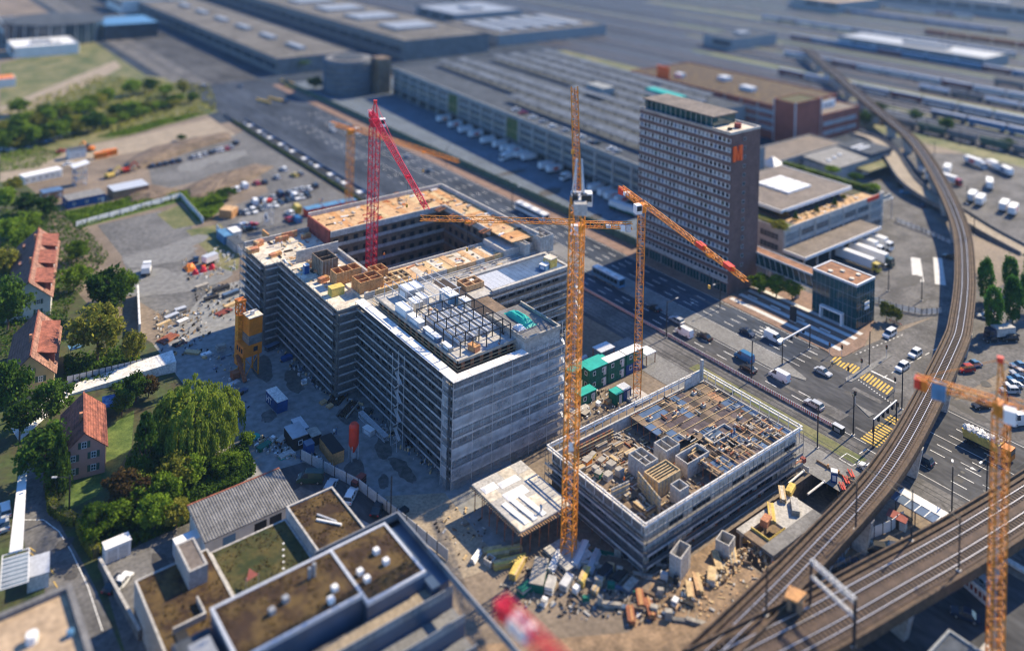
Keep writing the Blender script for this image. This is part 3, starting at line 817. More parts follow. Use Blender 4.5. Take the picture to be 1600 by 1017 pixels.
# ---- office building with roof terrace, loading canopy
def terrace():
 t = thing('terrace_building', 'grey concrete building with a planted roof terrace and a dark pavilion on top', 'building')
 x0, x1, y0, y1, H = 132, 195, 62.3, 105, 11.4
 MB().bx(x0, x1, y0, y1, 0, H).build('wall', M['concrete'], t)
 MB().bx(x0 + .4, x1 - .4, y0 + .4, y1 - .4, H, H + .12).build('roof', M['roof_brown'], t)
 p = MB()
 p.bx(x0 - .1, x1 + .1, y0 - .1, y0 + .35, H, H + .9).bx(x0 - .1, x0 + .35, y0 + .35, y1, H, H + .9).bx(x1 - .35, x1 + .1, y0 + .35, y1, H, H + .9)
 p.build('parapet', M['concrete'], t)
 wv = [win_mesh('window', 7.2, 2.0, 'facade_grey', 'glass', cols=c, rows=2, t=0.14, d=0.16) for c in (5, 8, 6)]
 wa = win_mesh('window', 7.2, 2.0, 'facade_grey', 'facade_grey', cols=3, t=0.14, d=0.2)
 for k in range(7):
  for r in range(3):
   put('window', R.choice(wv) if R.random() < .75 else wa, t, (x0 + 5.0 + k * 8.8, y0, 1.0 + r * 3.5), NS)
  MB().bx(x0 + .35 + k * 8.8, x0 + .95 + k * 8.8, y0 - .28, y0, 0, H).build('pier', M['concrete'], t)
 for r in range(1, 3):
  MB().bx(x0, x1, y0 - .2, y0 - .001, 0.35 + r * 3.5, 0.75 + r * 3.5).build('spandrel', M['concrete'], t)
 for k in range(4):
  for r in range(3):
   put('window', wv[k % 3], t, (x0, y0 + 5.4 + k * 8.8, 1.0 + r * 3.5), NW)
 MB().bx(183.5, 191.5, y0 - .35, y0 - .1, H - .5, H + 1.0).build('red_sign', M['red'], t)
 # pavilion
 MB().bx(142, 181, 71.5, 97, H + .1, 14.4).build('pavilion_wall', M['glass'], t)
 MB().bx(139.6, 183, 68.5, 98.5, 14.4, 15.0).build('pavilion_roof', M['roof_brown'], t)
 f = MB()
 f.bx(139.4, 183.2, 68.2, 68.5, 14.0, 15.15).bx(139.3, 139.6, 68.5, 98.5, 14.0, 15.15).bx(183, 183.3, 68.5, 98.5, 14, 15.15)
 f.build('roof_fascia', M['white'], t)
 for i in range(4):
  for j in range(4):
   MB().bx(155.6 + i * 3.7, 158.9 + i * 3.7, 76.6 + j * 3.4, 79.6 + j * 3.4, 15.0, 15.7).build('rooflight', M['white'], t)
 for k in range(12):
  MB().bx(142.8 + k * 3.4, 142.95 + k * 3.4, 71.35, 71.5, H + .1, 14.4).build('mullion', M['white'], t)
 # red roof terrace paving strips
 MB().bx(141, 193, 63.2, 68.0, H + .12, H + .18).build('terrace_paving', M['plywood_pale'], t)
 MB().bx(184, 194, 68.0, 100, H + .12, H + .3).build('planting_bed', M['soil'], t)
 MB().bx(132.6, 139, 63.4, 80, H + .12, H + .3).build('planting_bed', M['grass'], t)
 u = thing('chair_set', 'rows of small terrace tables and chairs on the roof terrace', 'tables', kind='stuff')
 cb = MB()
 for k in range(60):
  x, y = R.uniform(146, 186), R.uniform(63.8, 67.6)
  cb.box((x, y, H + .62), (R.uniform(.4, 1.1), R.uniform(.4, .9), 0.06), R.choice((0, 0, 1)), R.uniform(0, 3))
  cb.bx(x - .05, x + .05, y - .05, y + .05, H + .18, H + .6, 2)
 cb.build('tables_and_chairs', [M['timber'], M['white'], M['dark']], u)
 # roof condensers
 c = thing('air_condenser', 'dark rooftop cooling unit with round fans on a steel frame by the terrace corner', 'cooling unit')
 MB().bx(196, 204, 64, 70, 8.2, 9.6).build('casing', M['facade_grey'], c)
 for k in range(6):
  MB().tube((197.4 + (k % 3) * 2.6, 65.5 + (k // 3) * 3, 9.6), (197.4 + (k % 3) * 2.6, 65.5 + (k // 3) * 3, 9.75), 1.0, 14).build('fan', M['dark'], c)
 MB().bx(195.2, 204.8, 63.4, 70.6, 7.8, 8.2).build('platform', M['steel'], c)
 for x, y in ((195.6, 63.8), (204.2, 63.8), (195.6, 70), (204.2, 70)):
  MB().bx(x, x + .25, y, y + .25, 0, 7.8).build('leg', M['steel'], c)
 # loading canopy
 l = thing('loading_canopy', 'wide flat brown canopy over the truck bays', 'canopy')
 MB().bx(131.4, 177.6, 53.8, 61.9, 5.4, 6.0).build('canopy_roof', M['roof_brown'], l)
 f = MB()
 f.bx(131.2, 177.8, 53.5, 53.8, 5.2, 6.15).bx(131.1, 131.4, 53.8, 61.9, 5.2, 6.15)
 f.build('fascia', M['white'], l)
 for k in range(7):
  MB().bx(132 + k * 7.4, 132.5 + k * 7.4, 54.4, 54.9, 0, 5.4).build('column', M['concrete'], l)
 # glass cube and footbridge
 q = thing('glass_office_cube', 'dark glass office cube with a brown planted roof at the crossroads', 'building')
 a0, a1, b0, b1, h = 112.6, 122.2, 25.4, 39.2, 12.4
 MB().bx(a0, a1, b0, b1, 0, h - .3).build('glass_wall', M['glass_teal'], q)
 MB().bx(a0 + .4, a1 - .4, b0 + .4, b1 - .4, h - .3, h + .1).build('planted_roof', M['sedum'], q)
 e = MB()
 e.bx(a0 - .1, a1 + .1, b0 - .1, b0 + .4, h - .3, h + .3).bx(a0 - .1, a1 + .1, b1 - .4, b1 + .1, h - .3, h + .3).bx(a0 - .1, a0 + .4, b0 + .4, b1 - .4, h - .3, h + .3).bx(a1 - .4, a1 + .1, b0 + .4, b1 - .4, h - .3, h + .3)
 e.build('roof_edge', M['galv'], q)
 for k in range(1, 10):
  y = b0 + k * (b1 - b0) / 10
  MB().bx(a0 - .06, a0, y - .05, y + .05, 0, h - .3).build('mullion', M['glass_grey'], q)
 for k in range(1, 7):
  x = a0 + k * (a1 - a0) / 7
  MB().bx(x - .05, x + .05, b0 - .06, b0, 0, h - .3).build('mullion', M['glass_grey'], q)
 for z in (3.1, 6.1, 9.1):
  MB().bx(a0 - .05, a1, b0 - .05, b1, z, z + .14).build('floor_edge', M['glass_grey'], q)
 en = MB()
 en.bx(a0 - 1.4, a0 - .1, 29, 29.5, 0, 3.6).bx(a0 - 1.4, a0 - .1, 35.5, 36, 0, 3.6).bx(a0 - 1.4, a0 - .1, 29.5, 35.5, 3.1, 3.6)
 en.build('entrance_frame', M['white'], q)
 for x, y in ((115, 35), (118, 33), (119.6, 29), (115.4, 28.6)):
  MB().tube((x, y, h + .1), (x, y, h + .5), .7, 12).build('roof_dome', M['slab_pale'], q)
 for dx, dz in ((0, 2.4), (0, 1.2)):
  MB().bx(116.2, 118.6, b0 - .5, b0 - .3, 3.8 + dz, 4.6 + dz).build('sun_sail', M['white'], q)
 f = thing('footbridge', 'enclosed glass footbridge with a brown planted roof linking tower and cube', 'footbridge')
 MB().bx(114.2, 117.8, 39.3, 64.5, 6.2, 9.6).build('glass_tube', M['glass_teal'], f)
 MB().bx(114.0, 118.0, 39.3, 64.5, 9.6, 9.95).build('roof', M['sedum'], f)
 MB().bx(113.9, 118.1, 39.3, 64.5, 5.8, 6.2).build('floor_slab', M['concrete'], f)
 for x in (113.85, 117.95):
  MB().bx(x, x + .2, 39.3, 64.5, 9.6, 10.1).build('roof_edge', M['galv'], f)
 for k in range(12):
  MB().bar((114.15, 40 + k * 2.05, 6.2), (114.15, 41 + k * 2.05, 9.6), .12).build('brace', M['galv'], f)
 for y in (46, 56):
  MB().bx(115.4, 116.6, y, y + 1.0, 0, 5.8).build('pier', M['concrete'], f)
terrace()

# ---- far market halls beyond the crossing
def halls():
 t = thing('market_hall', 'very long low hall with a pale roof deck along the far end of the boulevard', 'building')
 block('wall', 110, 166, 425, 900, 0, 10, 'concrete_dark', 'far_roof', t, 0.8)
 w = win_mesh('window_band', 18, 4, 'concrete_dark', 'glass', cols=6)
 for k in range(22):
  put('window_band', w, t, (110, 437 + k * 20, 3.2), NW)
 for k in range(8):
  MB().bx(136, 141, 450 + k * 50, 474 + k * 50, 10, 12).build('roof_plant', M['edge_grey'], t)
 t = thing('market_hall', 'second far hall with pale roof and dark side behind the round ramp', 'building')
 block('wall', 205, 280, 425, 900, 0, 14, 'concrete_dark', 'far_roof', t, 0.8)
 for k in range(20):
  put('window_band', w, t, (205, 440 + k * 20, 5), NW)
 for k in range(6):
  MB().bx(225, 262, 470 + k * 60, 500 + k * 60, 14, 16).build('roof_plant', M['edge_grey'], t)
 t = thing('long_far_shed', 'pale low shed reaching across the far rail yard edge', 'building')
 block('wall', 300, 420, 440, 520, 0, 9, 'facade_grey', 'far_roof', t, 0.5)
 for k in range(5):
  MB().bx(312 + k * 20, 324 + k * 20, 452, 508, 9, 10.5).build('roof_light', M['edge_grey'], t)
 for i, (x, y, a, b, h, rm, lb) in enumerate(((455, 330, 60, 30, 9, 'roof_grey', 'grey roofed depot in the middle of the rail yard'), (560, 180, 40, 120, 8, 'edge_grey', 'pale roofed engine shed among the far tracks'),
              (720, 60, 70, 40, 16, 'far_roof', 'tall pale block beyond the rail yard'), (900, 250, 60, 200, 14, 'roof_grey', 'long grey building past the last tracks'),
              (760, 420, 90, 60, 12, 'tan_roof', 'tan roofed warehouse past the rail yard'), (340, 560, 80, 70, 8, 'edge_grey', 'pale square hall beyond the low shed'))):
  t = thing('far_building', lb, 'building')
  block('wall', x, x + a, y, y + b, 0, h, 'facade_grey', rm, t, 0.6)
  for k in range(max(1, int(b // 22))):
   put('window_band', w, t, (x, y + 11 + k * 22, h - 6), NW)
  MB().bx(x + a * .4, x + a * .6, y + b * .3, y + b * .6, h, h + 2.5).build('roof_plant', M['edge_grey'], t)
 c = P(85, 62)
 t = thing('dark_glass_arena', 'dark curved building beyond the meadow at the far corner', 'building', c)
 MB().tube((0, 0, 0), (0, 0, 15), 34, 40).build('curved_wall', M['glass'], t)
 MB().tube((0, 0, 15), (0, 0, 16), 35, 40).build('roof', M['roof_grey'], t)
 MB().bx(30, 70, -25, 20, 0, 12).build('side_wing', M['glass'], t)
 for k in range(24):
  a = k * math.pi / 12
  MB().bx(34 * math.cos(a) - .3, 34 * math.cos(a) + .3, 34 * math.sin(a) - .3, 34 * math.sin(a) + .3, 0, 15).build('fin', M['steel'], t)
 for i, (px, py, a, b, h, rm, lb) in enumerate(((22, 92, 40, 34, 7, 'white', 'white roofed exhibition hall beyond the country road'), (60, 88, 26, 22, 6, 'slab_pale', 'pale low pavilion beside the white roofed hall'),
              (12, 60, 30, 60, 8, 'roof_grey', 'grey flat building behind the white roofed hall'), (190, 22, 60, 60, 12, 'far_roof', 'pale block at the far end beside the boulevard'))):
  c = P(px, py)
  t = thing('far_building', lb, 'building')
  block('wall', c.x, c.x + a, c.y, c.y + b, 0, h, 'wall_white', rm, t, 0.6)
  for k in range(max(1, int(b // 20))):
   put('window_band', w, t, (c.x, c.y + 10 + k * 20, h - 5), NW)
  MB().bx(c.x + a * .3, c.x + a * .6, c.y + b * .3, c.y + b * .5, h, h + 2).build('roof_plant', M['edge_grey'], t)
 c = P(4, 134)
 t = thing('orange_kiosk', 'small orange roofed hut by the country road', 'hut')
 block('wall', c.x - 6, c.x + 6, c.y - 6, c.y + 6, 0, 5, 'wall_white', 'orange', t, 0)
halls()
# ------------------------------------------------------------------ scaffolding
def scaffold(name, label, a, b, n, z0, z1, lvl=2.0, depth=1.05, bay=2.57, net=False, zig=False):
 """scaffold along the line a-b, standing out along n"""
 a, b, n = Vector((*a, 0)), Vector((*b, 0)), Vector((*n, 0))
 L = (b - a).length
 u = (b - a) / L
 t = thing(name, label, 'scaffold')
 nb = max(1, round(L / bay))
 st = L / nb
 levels = int((z1 - z0) / lvl)
 up = Vector((0, 0, 1))
 for k in range(nb + 1):
  s = MB()
  for off in (0.12, depth):
   q = a + u * st * k + n * off
   s.bar(q + up * z0, q + up * (z1 + 1.0), 0.065)
  for i in range(1, levels + 1):
   s.bar(a + u * st * k + n * 0.12 + up * (z0 + i * lvl), a + u * st * k + n * depth + up * (z0 + i * lvl), 0.06)
  s.build('standard', M['scaf'], t)
 for i in range(1, levels + 1):
  z = z0 + i * lvl
  c0, c1 = a + n * 0.15, b + n * 0.15
  w = n * (depth - 0.3)
  MB().hexa([p + up * (z + .02) for p in (c0, c1, c1 + w, c0 + w)] + [p + up * (z + .09) for p in (c0, c1, c1 + w, c0 + w)]).build('scaffold_deck', M['deck'], t)
  r = MB()
  o0, o1 = a + n * depth, b + n * depth
  r.bar(o0 + up * (z + 1.0), o1 + up * (z + 1.0), 0.06).bar(o0 + up * (z + .5), o1 + up * (z + .5), 0.05)
  r.build('guard_rail', M['scaf'], t)
  MB().bar(o0 + up * (z + .2), o1 + up * (z + .2), 0.04, 0, 0.42).build('toe_board', M['toe'], t)
 if zig:
  r = MB()
  for k in range(1, nb, 5):
   for i in range(levels):
    p = a + u * st * k + n * depth + up * (z0 + i * lvl)
    r.bar(p, p + u * st + up * lvl, 0.05)
  r.build('diagonal_brace', M['scaf'], t)
 if net:
  for k in range(nb):
   q0, q1 = a + u * st * k + n * (depth + .06), a + u * st * (k + 1) + n * (depth + .06)
   if k % 2 == 0:
    MB().bar(q0 + n * .02 + up * z0, q0 + n * .02 + up * (z1 + .8), 0.06).build('net_batten', M['galv'], t)
   for i in range(levels + 1):
    za, zb = z0 + i * lvl + .25, z0 + (i + 1) * lvl + .2
    sag = n * R.uniform(-.05, .12)
    m_ = ('net_dark', 'net', 'net_dark', 'net', 'net_dark')[i % 5]
    zm = (za + zb) / 2
    MB().poly([q0 + up * za, q1 + up * za, q1 + sag + up * zm, q0 + sag * .3 + up * zm]).poly([q0 + sag * .3 + up * zm, q1 + sag + up * zm, q1 + up * zb, q0 + up * zb]).build('netting', M[m_], t)
 return t
def stair_tower(label, c, z1, m='galv'):
 t = thing('scaffold_stair', label, 'scaffold stair', (c[0], c[1], 0))
 for x in (-.7, .7):
  for y in (-1.3, 1.3):
   MB().bar((x, y, 0), (x, y, z1), .08).build('standard', M[m], t)
 k = 0
 z = 0.2
 while z + 2 < z1:
  s = 1 if k % 2 else -1
  MB().bar((0, -1.2 * s, z), (0, 1.2 * s, z + 2), .65, 0, .07).build('stair_flight', M[m], t)
  MB().bx(-.7, .7, 0.9 * s - .3, 0.9 * s + .3, z + 1.98, z + 2.05).build('landing', M['deck'], t)
  z += 2
  k += 1

# ------------------------------------------------------------------ main shell building
OPEN_W = win_mesh('painted_opening', 2.3, 1.9, 'concrete_dark', 'dark', t=0.14, d=0.1)  # near-black pane paints in the shade inside the opening
OPEN_C = win_mesh('painted_opening', 1.8, 1.8, 'concrete_brown', 'dark', t=0.16, d=0.1)
def main_building():
 t = thing('shell_building', 'big unfinished concrete building around a courtyard wrapped in scaffolding', 'building')
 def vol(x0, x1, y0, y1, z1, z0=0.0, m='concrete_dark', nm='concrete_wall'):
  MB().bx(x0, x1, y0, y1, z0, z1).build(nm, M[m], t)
 def bands(x0, x1, y0, y1, z1, side):
  z = 3.0
  while z < z1 - .3:
   if side == 'w':
    MB().bx(x0 - .22, x0, y0, y1, z, z + .55).build('floor_band', M['concrete_dark'], t)  # darker concrete paints in the shade of this side
   else:
    MB().bx(x0, x1, y0 - .22, y0, z, z + .9).build('floor_band', M['concrete'], t)  # paler concrete paints in the brighter face
   z += 3.45
 def openings(x0, x1, y0, y1, z1, side, mesh, st=2.9, z0=0.9):
  z = z0
  while z < z1 - 1.8:
   c = (y0 if side == 'w' else x0) + st * .6
   e = y1 if side == 'w' else x1
   while c < e - st * .4:
    put('painted_opening', mesh, t, (x0, c, z) if side == 'w' else (c, y0, z), NW if side == 'w' else NS)
    c += st
   z += 3.45
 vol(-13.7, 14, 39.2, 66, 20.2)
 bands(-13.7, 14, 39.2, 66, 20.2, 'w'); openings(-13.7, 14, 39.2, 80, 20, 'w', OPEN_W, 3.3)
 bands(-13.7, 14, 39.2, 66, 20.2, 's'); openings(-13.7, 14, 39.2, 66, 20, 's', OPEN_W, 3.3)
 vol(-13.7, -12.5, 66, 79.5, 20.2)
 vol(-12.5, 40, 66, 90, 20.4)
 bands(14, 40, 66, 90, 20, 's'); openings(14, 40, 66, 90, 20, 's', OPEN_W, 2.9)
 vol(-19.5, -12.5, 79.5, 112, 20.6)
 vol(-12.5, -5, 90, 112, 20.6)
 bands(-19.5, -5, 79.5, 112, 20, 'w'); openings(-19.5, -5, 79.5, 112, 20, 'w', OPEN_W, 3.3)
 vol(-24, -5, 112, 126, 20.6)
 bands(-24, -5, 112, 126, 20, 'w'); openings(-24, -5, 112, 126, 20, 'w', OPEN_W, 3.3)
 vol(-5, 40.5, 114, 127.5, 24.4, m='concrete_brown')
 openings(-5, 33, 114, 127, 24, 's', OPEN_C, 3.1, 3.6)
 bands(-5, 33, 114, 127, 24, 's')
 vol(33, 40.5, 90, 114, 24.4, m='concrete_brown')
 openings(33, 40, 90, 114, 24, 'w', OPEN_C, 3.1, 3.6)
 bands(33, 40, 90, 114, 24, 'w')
 vol(30, 40.5, 80, 90, 23.0, 20.4, 'concrete')
 # roof slabs
 def slab(x0, x1, y0, y1, z, m, h=0.3, nm='roof_slab'):
  MB().bx(x0, x1, y0, y1, z, z + h).build(nm, M[m], t)
 slab(-24.3, -4.6, 112, 126.3, 20.6, 'slab_pale')
 slab(-19.8, -4.6, 90, 112, 20.6, 'slab_pale')
 slab(-19.8, -12.5, 79.2, 90, 20.6, 'slab_pale')
 slab(-12.5, 30, 81, 90.3, 20.4, 'slab_pale', 0.9)
 slab(-12.5, 40, 66, 81, 20.4, 'concrete', 0.3)
 slab(-13.7, 14, 39.2, 66, 20.2, 'concrete_brown', 0.25, 'terrace_slab')
 # formwork deck of the back and side wings, laid board by board
 for k in range(23):
  x = -5 + k * 1.98
  MB().bx(x, x + 1.94, 113.6, 127.6, 24.4, 24.62 + R.uniform(0, .04)).build('formwork_board', M[R.choice(('plywood_pale', 'plywood_pale', 'plywood', 'timber'))], t)
 for k in range(17):
  y = 80.2 + k * 1.98
  if y < 112:
   MB().bx(32.6, 40.6, y, y + 1.94, 24.4, 24.62 + R.uniform(0, .04)).build('formwork_board', M[R.choice(('plywood_pale', 'plywood_pale', 'timber', 'plywood'))], t)
 u = MB()
 u.bx(-5, 41, 127.6, 128.1, 23.6, 25.8).bx(40.6, 41.1, 79, 127.6, 23.6, 25.8)
 u.build('edge_upstand', M['concrete'], t)
 u = MB()
 u.bx(-5, 33, 113.2, 113.6, 23.4, 25.0).bx(32.2, 32.6, 90, 113.2, 23.4, 25.0).bx(-5.3, -4.7, 90, 113, 20.9, 22.0).bx(-5, 33, 89.9, 90.3, 21.3, 21.9)
 u.build('courtyard_upstand', M['concrete'], t)
 MB().bx(-24.3, -5, 126.3, 126.7, 20.6, 22.2).build('edge_upstand', M['concrete'], t)
 MB().bx(-5.4, -4.9, 113.6, 127.6, 20.9, 25.2).build('red_formwork_wall', M['form_red'], t)
 MB().bx(-17, -5, 108.6, 109.0, 20.9, 24.0).build('concrete_partition', M['concrete'], t)
 # attic storey with flat roof, behind the ledge
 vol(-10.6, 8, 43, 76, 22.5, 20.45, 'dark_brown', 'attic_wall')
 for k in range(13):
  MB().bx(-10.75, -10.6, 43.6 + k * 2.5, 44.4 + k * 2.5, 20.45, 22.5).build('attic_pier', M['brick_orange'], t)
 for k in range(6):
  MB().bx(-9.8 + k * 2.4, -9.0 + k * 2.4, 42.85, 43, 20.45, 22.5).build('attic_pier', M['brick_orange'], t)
 slab(-11.2, 4, 42.2, 76.6, 22.5, 'concrete', 0.3, 'attic_roof')
 e = MB()
 e.bx(-11.4, -11.2, 42.0, 76.6, 22.4, 22.95).bx(-11.4, 4, 42.0, 42.2, 22.4, 22.95)
 e.build('attic_roof_edge', M['timber_grey'], t)
 for z in (20.9, 21.6):
  MB().bx(-11.35, -11.2, 42, 78, z, z + .12).build('attic_rail', M['timber'], t)
  MB().bx(-11.2, 4, 42.0, 42.1, z, z + .12).build('attic_rail', M['timber'], t)
 # corner block
 vol(4, 14, 39.2, 53, 23.6, 20.2, 'concrete', 'corner_block')
 slab(4.2, 13.8, 39.4, 52.8, 23.6, 'concrete_dark', .1)
 e = MB()
 e.bx(3.9, 14.1, 38.9, 39.4, 23.5, 24.3).bx(3.9, 4.3, 39.4, 53, 23.5, 24.3).bx(13.7, 14.1, 39.4, 53, 23.5, 24.3)
 e.build('corner_parapet', M['timber_grey'], t)
 # white boarded ledge on top of the scaffold
 for k in range(16):
  y = 38.0 + k * 2.6
  MB().bx(-15.3, -12.9, y + .02, y + 2.56, 21.75, 21.87).build('ledge_board', M['slab_white'], t)
 for k in range(8):
  x = -12.9 + k * 2.1
  MB().bx(x + .02, x + 2.06, 37.6, 39.9, 21.75, 21.87).build('ledge_board', M['slab_white'], t)
 MB().bx(-15.3, -12.9, 37.6, 37.98, 21.75, 21.87).build('ledge_board', M['slab_white'], t)
 # roof strip beyond: beams, panels, cladding sheets
 for k in range(16):
  MB().bx(16.2 + k * 1.55, 17.7 + k * 1.55, 67.4, 75.4, 20.75, 20.95).build('roof_sheet', M['solar'] if k > 4 else M['galv'], t)
 e = MB()
 e.bx(15.6, 41.4, 66.0, 66.9, 20.7, 21.2).bx(15.6, 41.4, 75.8, 76.6, 20.7, 21.3).bx(40.5, 41.3, 66.9, 75.8, 20.7, 21.2)
 e.build('roof_kerb', M['concrete'], t)
 for k in range(4):
  MB().bx(-10, 40, 77.2 + k * .9, 77.4 + k * .9, 20.8 + k * .12, 21.0 + k * .12).build('roof_beam', M['galv' if k % 2 else 'concrete'], t)
 for k in range(20):
  x = -11 + k * 2.0
  MB().bx(x, x + 1.9, 81.2, 89.8, 21.3, 21.36 + R.uniform(0, .1)).build('roof_board', M[R.choice(('slab_pale', 'plywood_pale', 'slab_pale', 'timber'))], t)
 for k in range(14):
  MB().bx(-12 + k * 3, -9.2 + k * 3, 80.6, 80.9, 20.7, 22.3).build('side_formwork', M[R.choice(('concrete', 'timber', 'plywood_pale'))], t)
main_building()
scaffold('scaffold', 'tall scaffold on the long shaded front between the two building corners', (-14.0, 79.4), (-14.0, 38.2), (-1, 0), 0, 20.6, zig=True)
scaffold('scaffold', 'scaffold on the shaded middle front set further out', (-19.8, 112.3), (-19.8, 79.3), (-1, 0), 0, 20.6, zig=True)
scaffold('scaffold', 'scaffold on the shaded end bay next to the gravel yard', (-24.3, 126.4), (-24.3, 112.2), (-1, 0), 0, 20.6)
scaffold('scaffold', 'short scaffold on the narrow return beside the middle front', (-19.8, 79.0), (-14.2, 79.0), (0, -1), 0, 20.6)
scaffold('scaffold', 'short scaffold on the narrow return beside the end bay', (-24.3, 111.8), (-20.0, 111.8), (0, -1), 0, 20.6)
scaffold('netted_scaffold', 'scaffold veiled in pale netting on the short street-end front', (-15.2, 38.9), (14.6, 38.9), (0, -1), 0, 20.6, net=True)
scaffold('netted_scaffold', 'narrow netted scaffold bay wrapping the building corner', (-15.1, 41.0), (-15.1, 38.9), (-1, 0), 0, 20.6, net=True, depth=0.5)
scaffold('scaffold', 'open scaffold on the rear wing above the green site cabins', (14.4, 65.6), (42.0, 65.6), (0, -1), 0, 20.0, zig=True)
stair_tower('zigzag scaffold stair at the corner beside the tall orange crane', (16.4, 40.5), 23)
stair_tower('zigzag scaffold stair halfway along the shaded front', (-17.0, 56.0), 20)
stair_tower('scaffold stair at the street end of the rear wing scaffold', (43.0, 65.0), 20)

# ------------------------------------------------------------------ things on the main roof
def steel_frame():
 t = thing('roof_steelwork', 'black steel roof frame of posts and beams standing on the white attic roof', 'steel frame')
 xs = [-9.8, -6.6, -3.0, 0.6, 3.4]
 ys = [43.4, 46.2, 49.8, 53.4, 57.0, 60.6]
 z0, z1 = 22.8, 25.9
 for i, x in enumerate(xs):
  for j, y in enumerate(ys):
   MB().bx(x - .09, x + .09, y - .09, y + .09, z0, z1).build('post', M['steel_black'], t)
 for x in xs:
  MB().bx(x - .07, x + .07, ys[0], ys[-1], z1, z1 + .16).build('beam', M['steel_black'], t)
 for y in ys:
  MB().bx(xs[0], xs[-1], y - .07, y + .07, z1 - .22, z1 - .04).build('cross_beam', M['steel_black'], t)
 t = thing('roof_steelwork', 'pale slender roof frame beside the plywood boxes', 'steel frame')
 for i in range(7):
  x = -9.5 + i * 2.2
  for y in (63.5, 75.5):
   MB().bx(x - .06, x + .06, y - .06, y + .06, z0, z1).build('post', M['galv'], t)
  MB().bx(x - .06, x + .06, 63.5, 75.5, z1, z1 + .14).build('beam', M['galv'], t)
 MB().bx(-10, 4.2, 63.4, 63.6, z1 + .14, z1 + .26).build('beam', M['galv'], t)
steel_frame()
DUCT = ['first', 'second', 'third', 'fourth', 'fifth', 'sixth', 'seventh', 'eighth', 'ninth']
for k in range(9):
 x = -7.4 + k * 1.25
 d = MB()
 d.tube((x, 47.0 + (k % 3) * .8, 23.4), (x, 61.5 - (k % 2) * 1.2, 23.4), .46, 12, 0)
 for j in range(8):
  d.tube((x, 48 + j * 1.7, 23.4), (x, 48.12 + j * 1.7, 23.4), .52, 12, 0)
 tag(d.build('ventilation_duct', M['galv'], smooth=False), DUCT[k] + ' silver duct from the shaded front inside the black steel roof frame', 'duct', 'ducts under the roof frame')
def crate(name, label, cat, c, sz, rz=0.0, m='white', m2=None, lid=True, group=None):
 t = thing(name, label, cat, c, rz, group)
 a, b, h = sz
 MB().bx(-a / 2, a / 2, -b / 2, b / 2, 0, h * .9).build('casing', M[m], t)
 if lid:
  MB().bx(-a / 2 - .05, a / 2 + .05, -b / 2 - .05, b / 2 + .05, h * .9, h).build('lid', M[m2 or m], t)
 MB().bx(-a / 2 - .03, -a / 2, -b * .3, b * .3, h * .2, h * .7).build('panel', M[m2 or 'galv'], t)
 return t
for i, (x, y, z, a, b, h, m, lb) in enumerate((
  (-9.8, 66, 22.8, 2.0, 4.6, 1.7, 'white', 'white ventilation box in the far corner of the attic roof'),
  (-6.4, 66.6, 22.8, 2.0, 3.0, 2.0, 'slab_pale', 'cream ventilation box between the ducts and the plywood boxes'),
  (-3.4, 68.5, 22.8, 1.6, 3.6, 1.5, 'galv', 'grey roof unit beside the cream ventilation box'),
  (1.5, 64.5, 22.8, 2.4, 4.6, 2.6, 'blue_roof', 'blue sided white plant cabin on the attic roof'),
  (3.0, 60.2, 22.8, 1.8, 2.6, 2.2, 'slab_pale', 'pale tall plant box next to the blue sided cabin'),
  (-9.9, 60.5, 22.8, 1.6, 5.2, 1.3, 'galv', 'long low grey unit along the attic roof edge'),
  (-10.2, 53.5, 22.8, 1.2, 5.8, 1.1, 'solar', 'blue wrapped stack along the attic roof edge'),
  (-10.2, 47.5, 22.8, 1.0, 3.0, .9, 'timber_grey', 'small grey material stack near the attic roof corner'),
  (-4.0, 72.5, 22.8, 4.8, 3.8, 2.4, 'concrete', 'grey plastered lift housing near the plywood boxes'))):
 crate('roof_unit', lb, 'roof unit', (x, y, z), (a, b, h), 0, m, 'white')
crate('pallet_stack', 'orange pallet of boxes under the black roof frame', 'pallet', (-6.0, 43.8, 22.8), (1.6, 2.2, 1.3), .2, 'brick_orange', 'plywood')
def tarp(label, c, a, b, h, m):
 mb = MB()
 nx, ny = 7, 9
 rr = random.Random(int(c[0] * 10))
 for i in range(nx + 1):
  for j in range(ny + 1):
   u, v = i / nx, j / ny
   z = h * (math.sin(math.pi * u) ** .5) * (math.sin(math.pi * v) ** .5) * rr.uniform(.75, 1.1)
   mb.v.append((c[0] + (u - .5) * a, c[1] + (v - .5) * b, c[2] + z + .03))
 for i in range(nx):
  for j in range(ny):
   k = i * (ny + 1) + j
   mb.f.append((k, k + ny + 1, k + ny + 2, k + 1)); mb.m.append(0)
 return tag(mb.build('tarpaulin', M[m]), label, 'tarpaulin')
tarp('bright teal tarpaulin heap on the corner block roof', (9.2, 47.2, 23.7), 3.0, 8.5, 1.2, 'teal')
tarp('white plastic sheet bundle beside the teal tarpaulin', (6.5, 44.2, 23.7), 2.2, 2.4, .8, 'white')
tarp('white plastic sheeting by the blue roof sheets', (14.4, 73.5, 20.8), 2.6, 3.0, 1.0, 'white')
